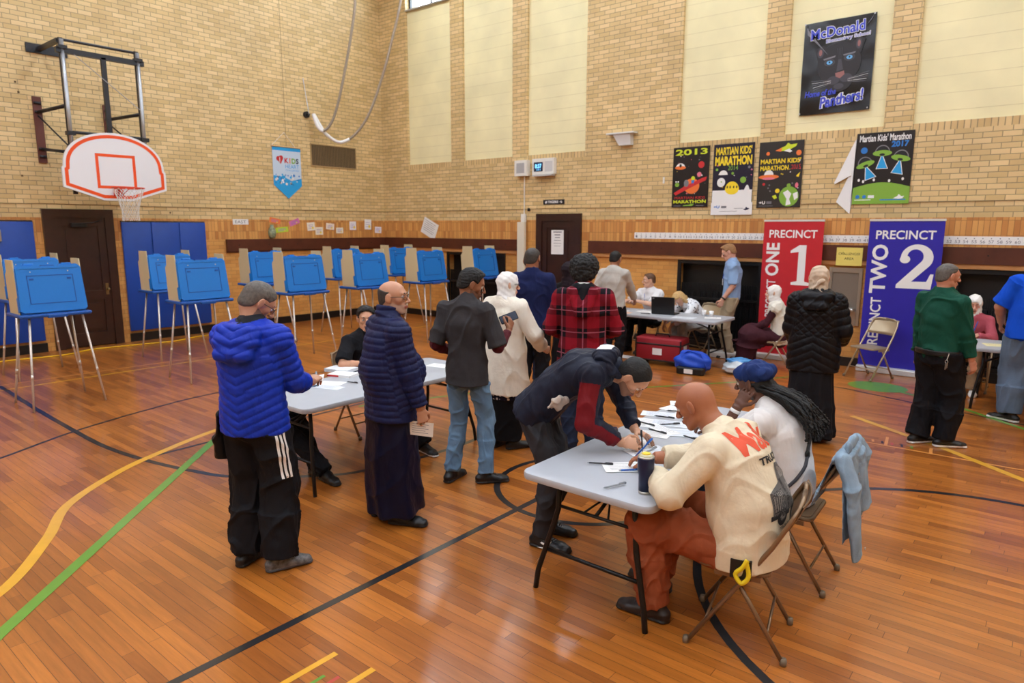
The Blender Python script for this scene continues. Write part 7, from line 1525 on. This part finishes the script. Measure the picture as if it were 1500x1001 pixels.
# big man in blue T-shirt at the right edge
f = Fig('heavy man in royal blue T-shirt and loose jeans cut off by the right edge', (13.03,-2.12), (-.15,.98), 1.90, dict(yaw=0, pitch=-10, lw=(-.27,.24,.98), lp=(-.9,-.8,-.2), lh=(.05,.6,-.8), ln=(1,0,-.3), lc=.3, rw=(.27,.15,.9), la=(-.13,.02,.085), ra=(.15,-.02,.085), lf=(-.9,.6,0)), ('tan4', (198,146,118)), .0075, 1.45)
f.body(brow=HAIRK); f.cloth('t_shirt', f.torso(.030, .08, .03, belly=.06) + f.arm('l', .030, .44) + f.arm('r', .030, .44), cloth_mat('cobalt', (18,80,206), .85, .25, 60, .05), seed=39, wr=.006, wf=20); f.cloth('jeans', f.legs(.026, .03, (.096,.086,.082,.078)), cloth_mat('worn_jeans', (92,110,132), .85, .4, 120, .25, .1, 4), seed=4, wr=.007, wf=28); f.shoe('l', SHB, SHW, .03, size=1.1); f.shoe('r', SHB, SHW, .03, size=1.1); f.hair(HAIRK, 'short', 3, .004)
# ---- denim jacket hung over the second chair
DEN = cloth_mat('washed_denim', (136,158,176), .85, .5, 110, .22, .1, 6)
t = thing('denim_jacket', 'light washed denim jacket hung over the back of the chair', 'jacket', (12.08,-7.06,0), face(-1,-.05))
def hang(ops, name, seed, par=t, wr=.007, wf=32):
    V, F = extract(ops, .006); V = relax(V, F, 1, .5); N_ = vnormals(V, F); V = V+N_*(wr*waves(V*A_(1,1,.5), seed, wf)+.004*waves(V, seed+3, 80)-.002)[:, None]; return npmesh(name, V, F, DEN, par, True)
X1 = (1,0,0)
hang([cone((-.22,-.262,.835),(.25,-.262,.835),(.026,.036),(.026,.036),.02), cone((-.03,-.300,.83),(-.03,-.335,.40),(.25,.015),(.30,.018),.02,X1,.008), cone((-.02,-.235,.83),(-.03,-.15,.56),(.23,.012),(.26,.012),.02,X1,.008), cone((.15,-.315,.80),(.20,-.36,.46),(.08,.024),(.09,.028),.02,X1,.008)], 'body', 3, wr=.008, wf=34)
hang([cone((.26,-.27,.835),(.33,-.31,.74),(.055,.036),(.068,.036),.03,X1), cone((.33,-.31,.74),(.36,-.30,.43),(.068,.034),(.075,.026),.03,X1,.008)], 'sleeve', 5, wr=.009, wf=36)
hang([cone((-.21,-.285,.845),(-.25,-.35,.70),(.07,.042),(.085,.038),.03,X1), cone((-.25,-.35,.70),(-.24,-.40,.32),(.085,.034),(.10,.024),.03,X1,.008)], 'sleeve', 7, wr=.010, wf=32)
hang([cone((-.08,-.28,.865),(.16,-.28,.865),(.015,.036),(.015,.036),.02), cone((.16,-.285,.865),(.27,-.26,.85),.014,.012,.02)], 'collar', 9)
for bx, by, bz in ((.03,-.332,.70),(.03,-.345,.58),(-.20,-.428,.36)):
    m = MB(); m.tube([(bx, by, bz), (bx, by-.004, bz)], .008, 8); m.build('button', STEEL, t)
# ---- yellow and black pouch hanging at the first chair
t = thing('pouch', 'small black pouch with yellow strap hanging beside the front chair seat', 'pouch', (12.08,-7.88,0), face(-.97,-.22))
m = MB(); m.rbox(-.262,-.235,-.07,.03,.43,.53,.008); m.build('body', BLACK, t); m = MB(); m.tube(smooth_pts([(-.272,-.05,.54),(-.28,-.03,.50),(-.275,.0,.46),(-.28,-.03,.42),(-.275,-.06,.46),(-.272,-.045,.53)], 5), .011, 8); m.build('strap', mat('strap_yellow', (232,206,30), .5), t, True)

f1 = FIGS[0]; p = held(f1, (-.035,.105,-.01)); o = paper(0, 0, .11, .08, 0, 'small white paper held by the man in bright blue jacket', PAPER, 0, 0, (0, 0), .001, False); o.location = p; o.rotation_euler = (.35, -.2, f1.root.rotation_euler.z+.3)
pen(tuple(held(f1, (-.02,.10,-.045))), tuple(held(f1, (-.06,.16,.01))), 'silver pen in the right hand of the man in bright blue jacket', PENS, 0, .13)
f6 = [q for q in FIGS if 'navy sweater' in q.root['label'] and q.root['label'].startswith('tall')][0]; p = held(f6, (.03,.10,.0)); o = paper(0, 0, .21, .28, 0, 'white sheet held by the tall man in navy sweater', PAPER, 0, 0, (0, 0), .001, True); o.location = p; o.rotation_euler = (.5, .15, f6.root.rotation_euler.z-.3)
f3 = FIGS[1]; h_ = f3.J['rw']+nrm(f3.J['rh'])*.105; m = MB(); u_ = nrm(np.cross(nrm(f3.J['rh']), nrm(f3.J['rn']))); c_ = f3.J['rw']+nrm(f3.J['rh'])*.108+u_*-.0105; v_ = np.cross(nrm(f3.J['rh']), u_)
m.tube([c_+u_*.0098*math.cos(a)+v_*.0098*math.sin(a) for a in [2*PI*i/14 for i in range(14)]], .0018, 6, closed=True); m.build('ring', STEEL, f3.root, True)
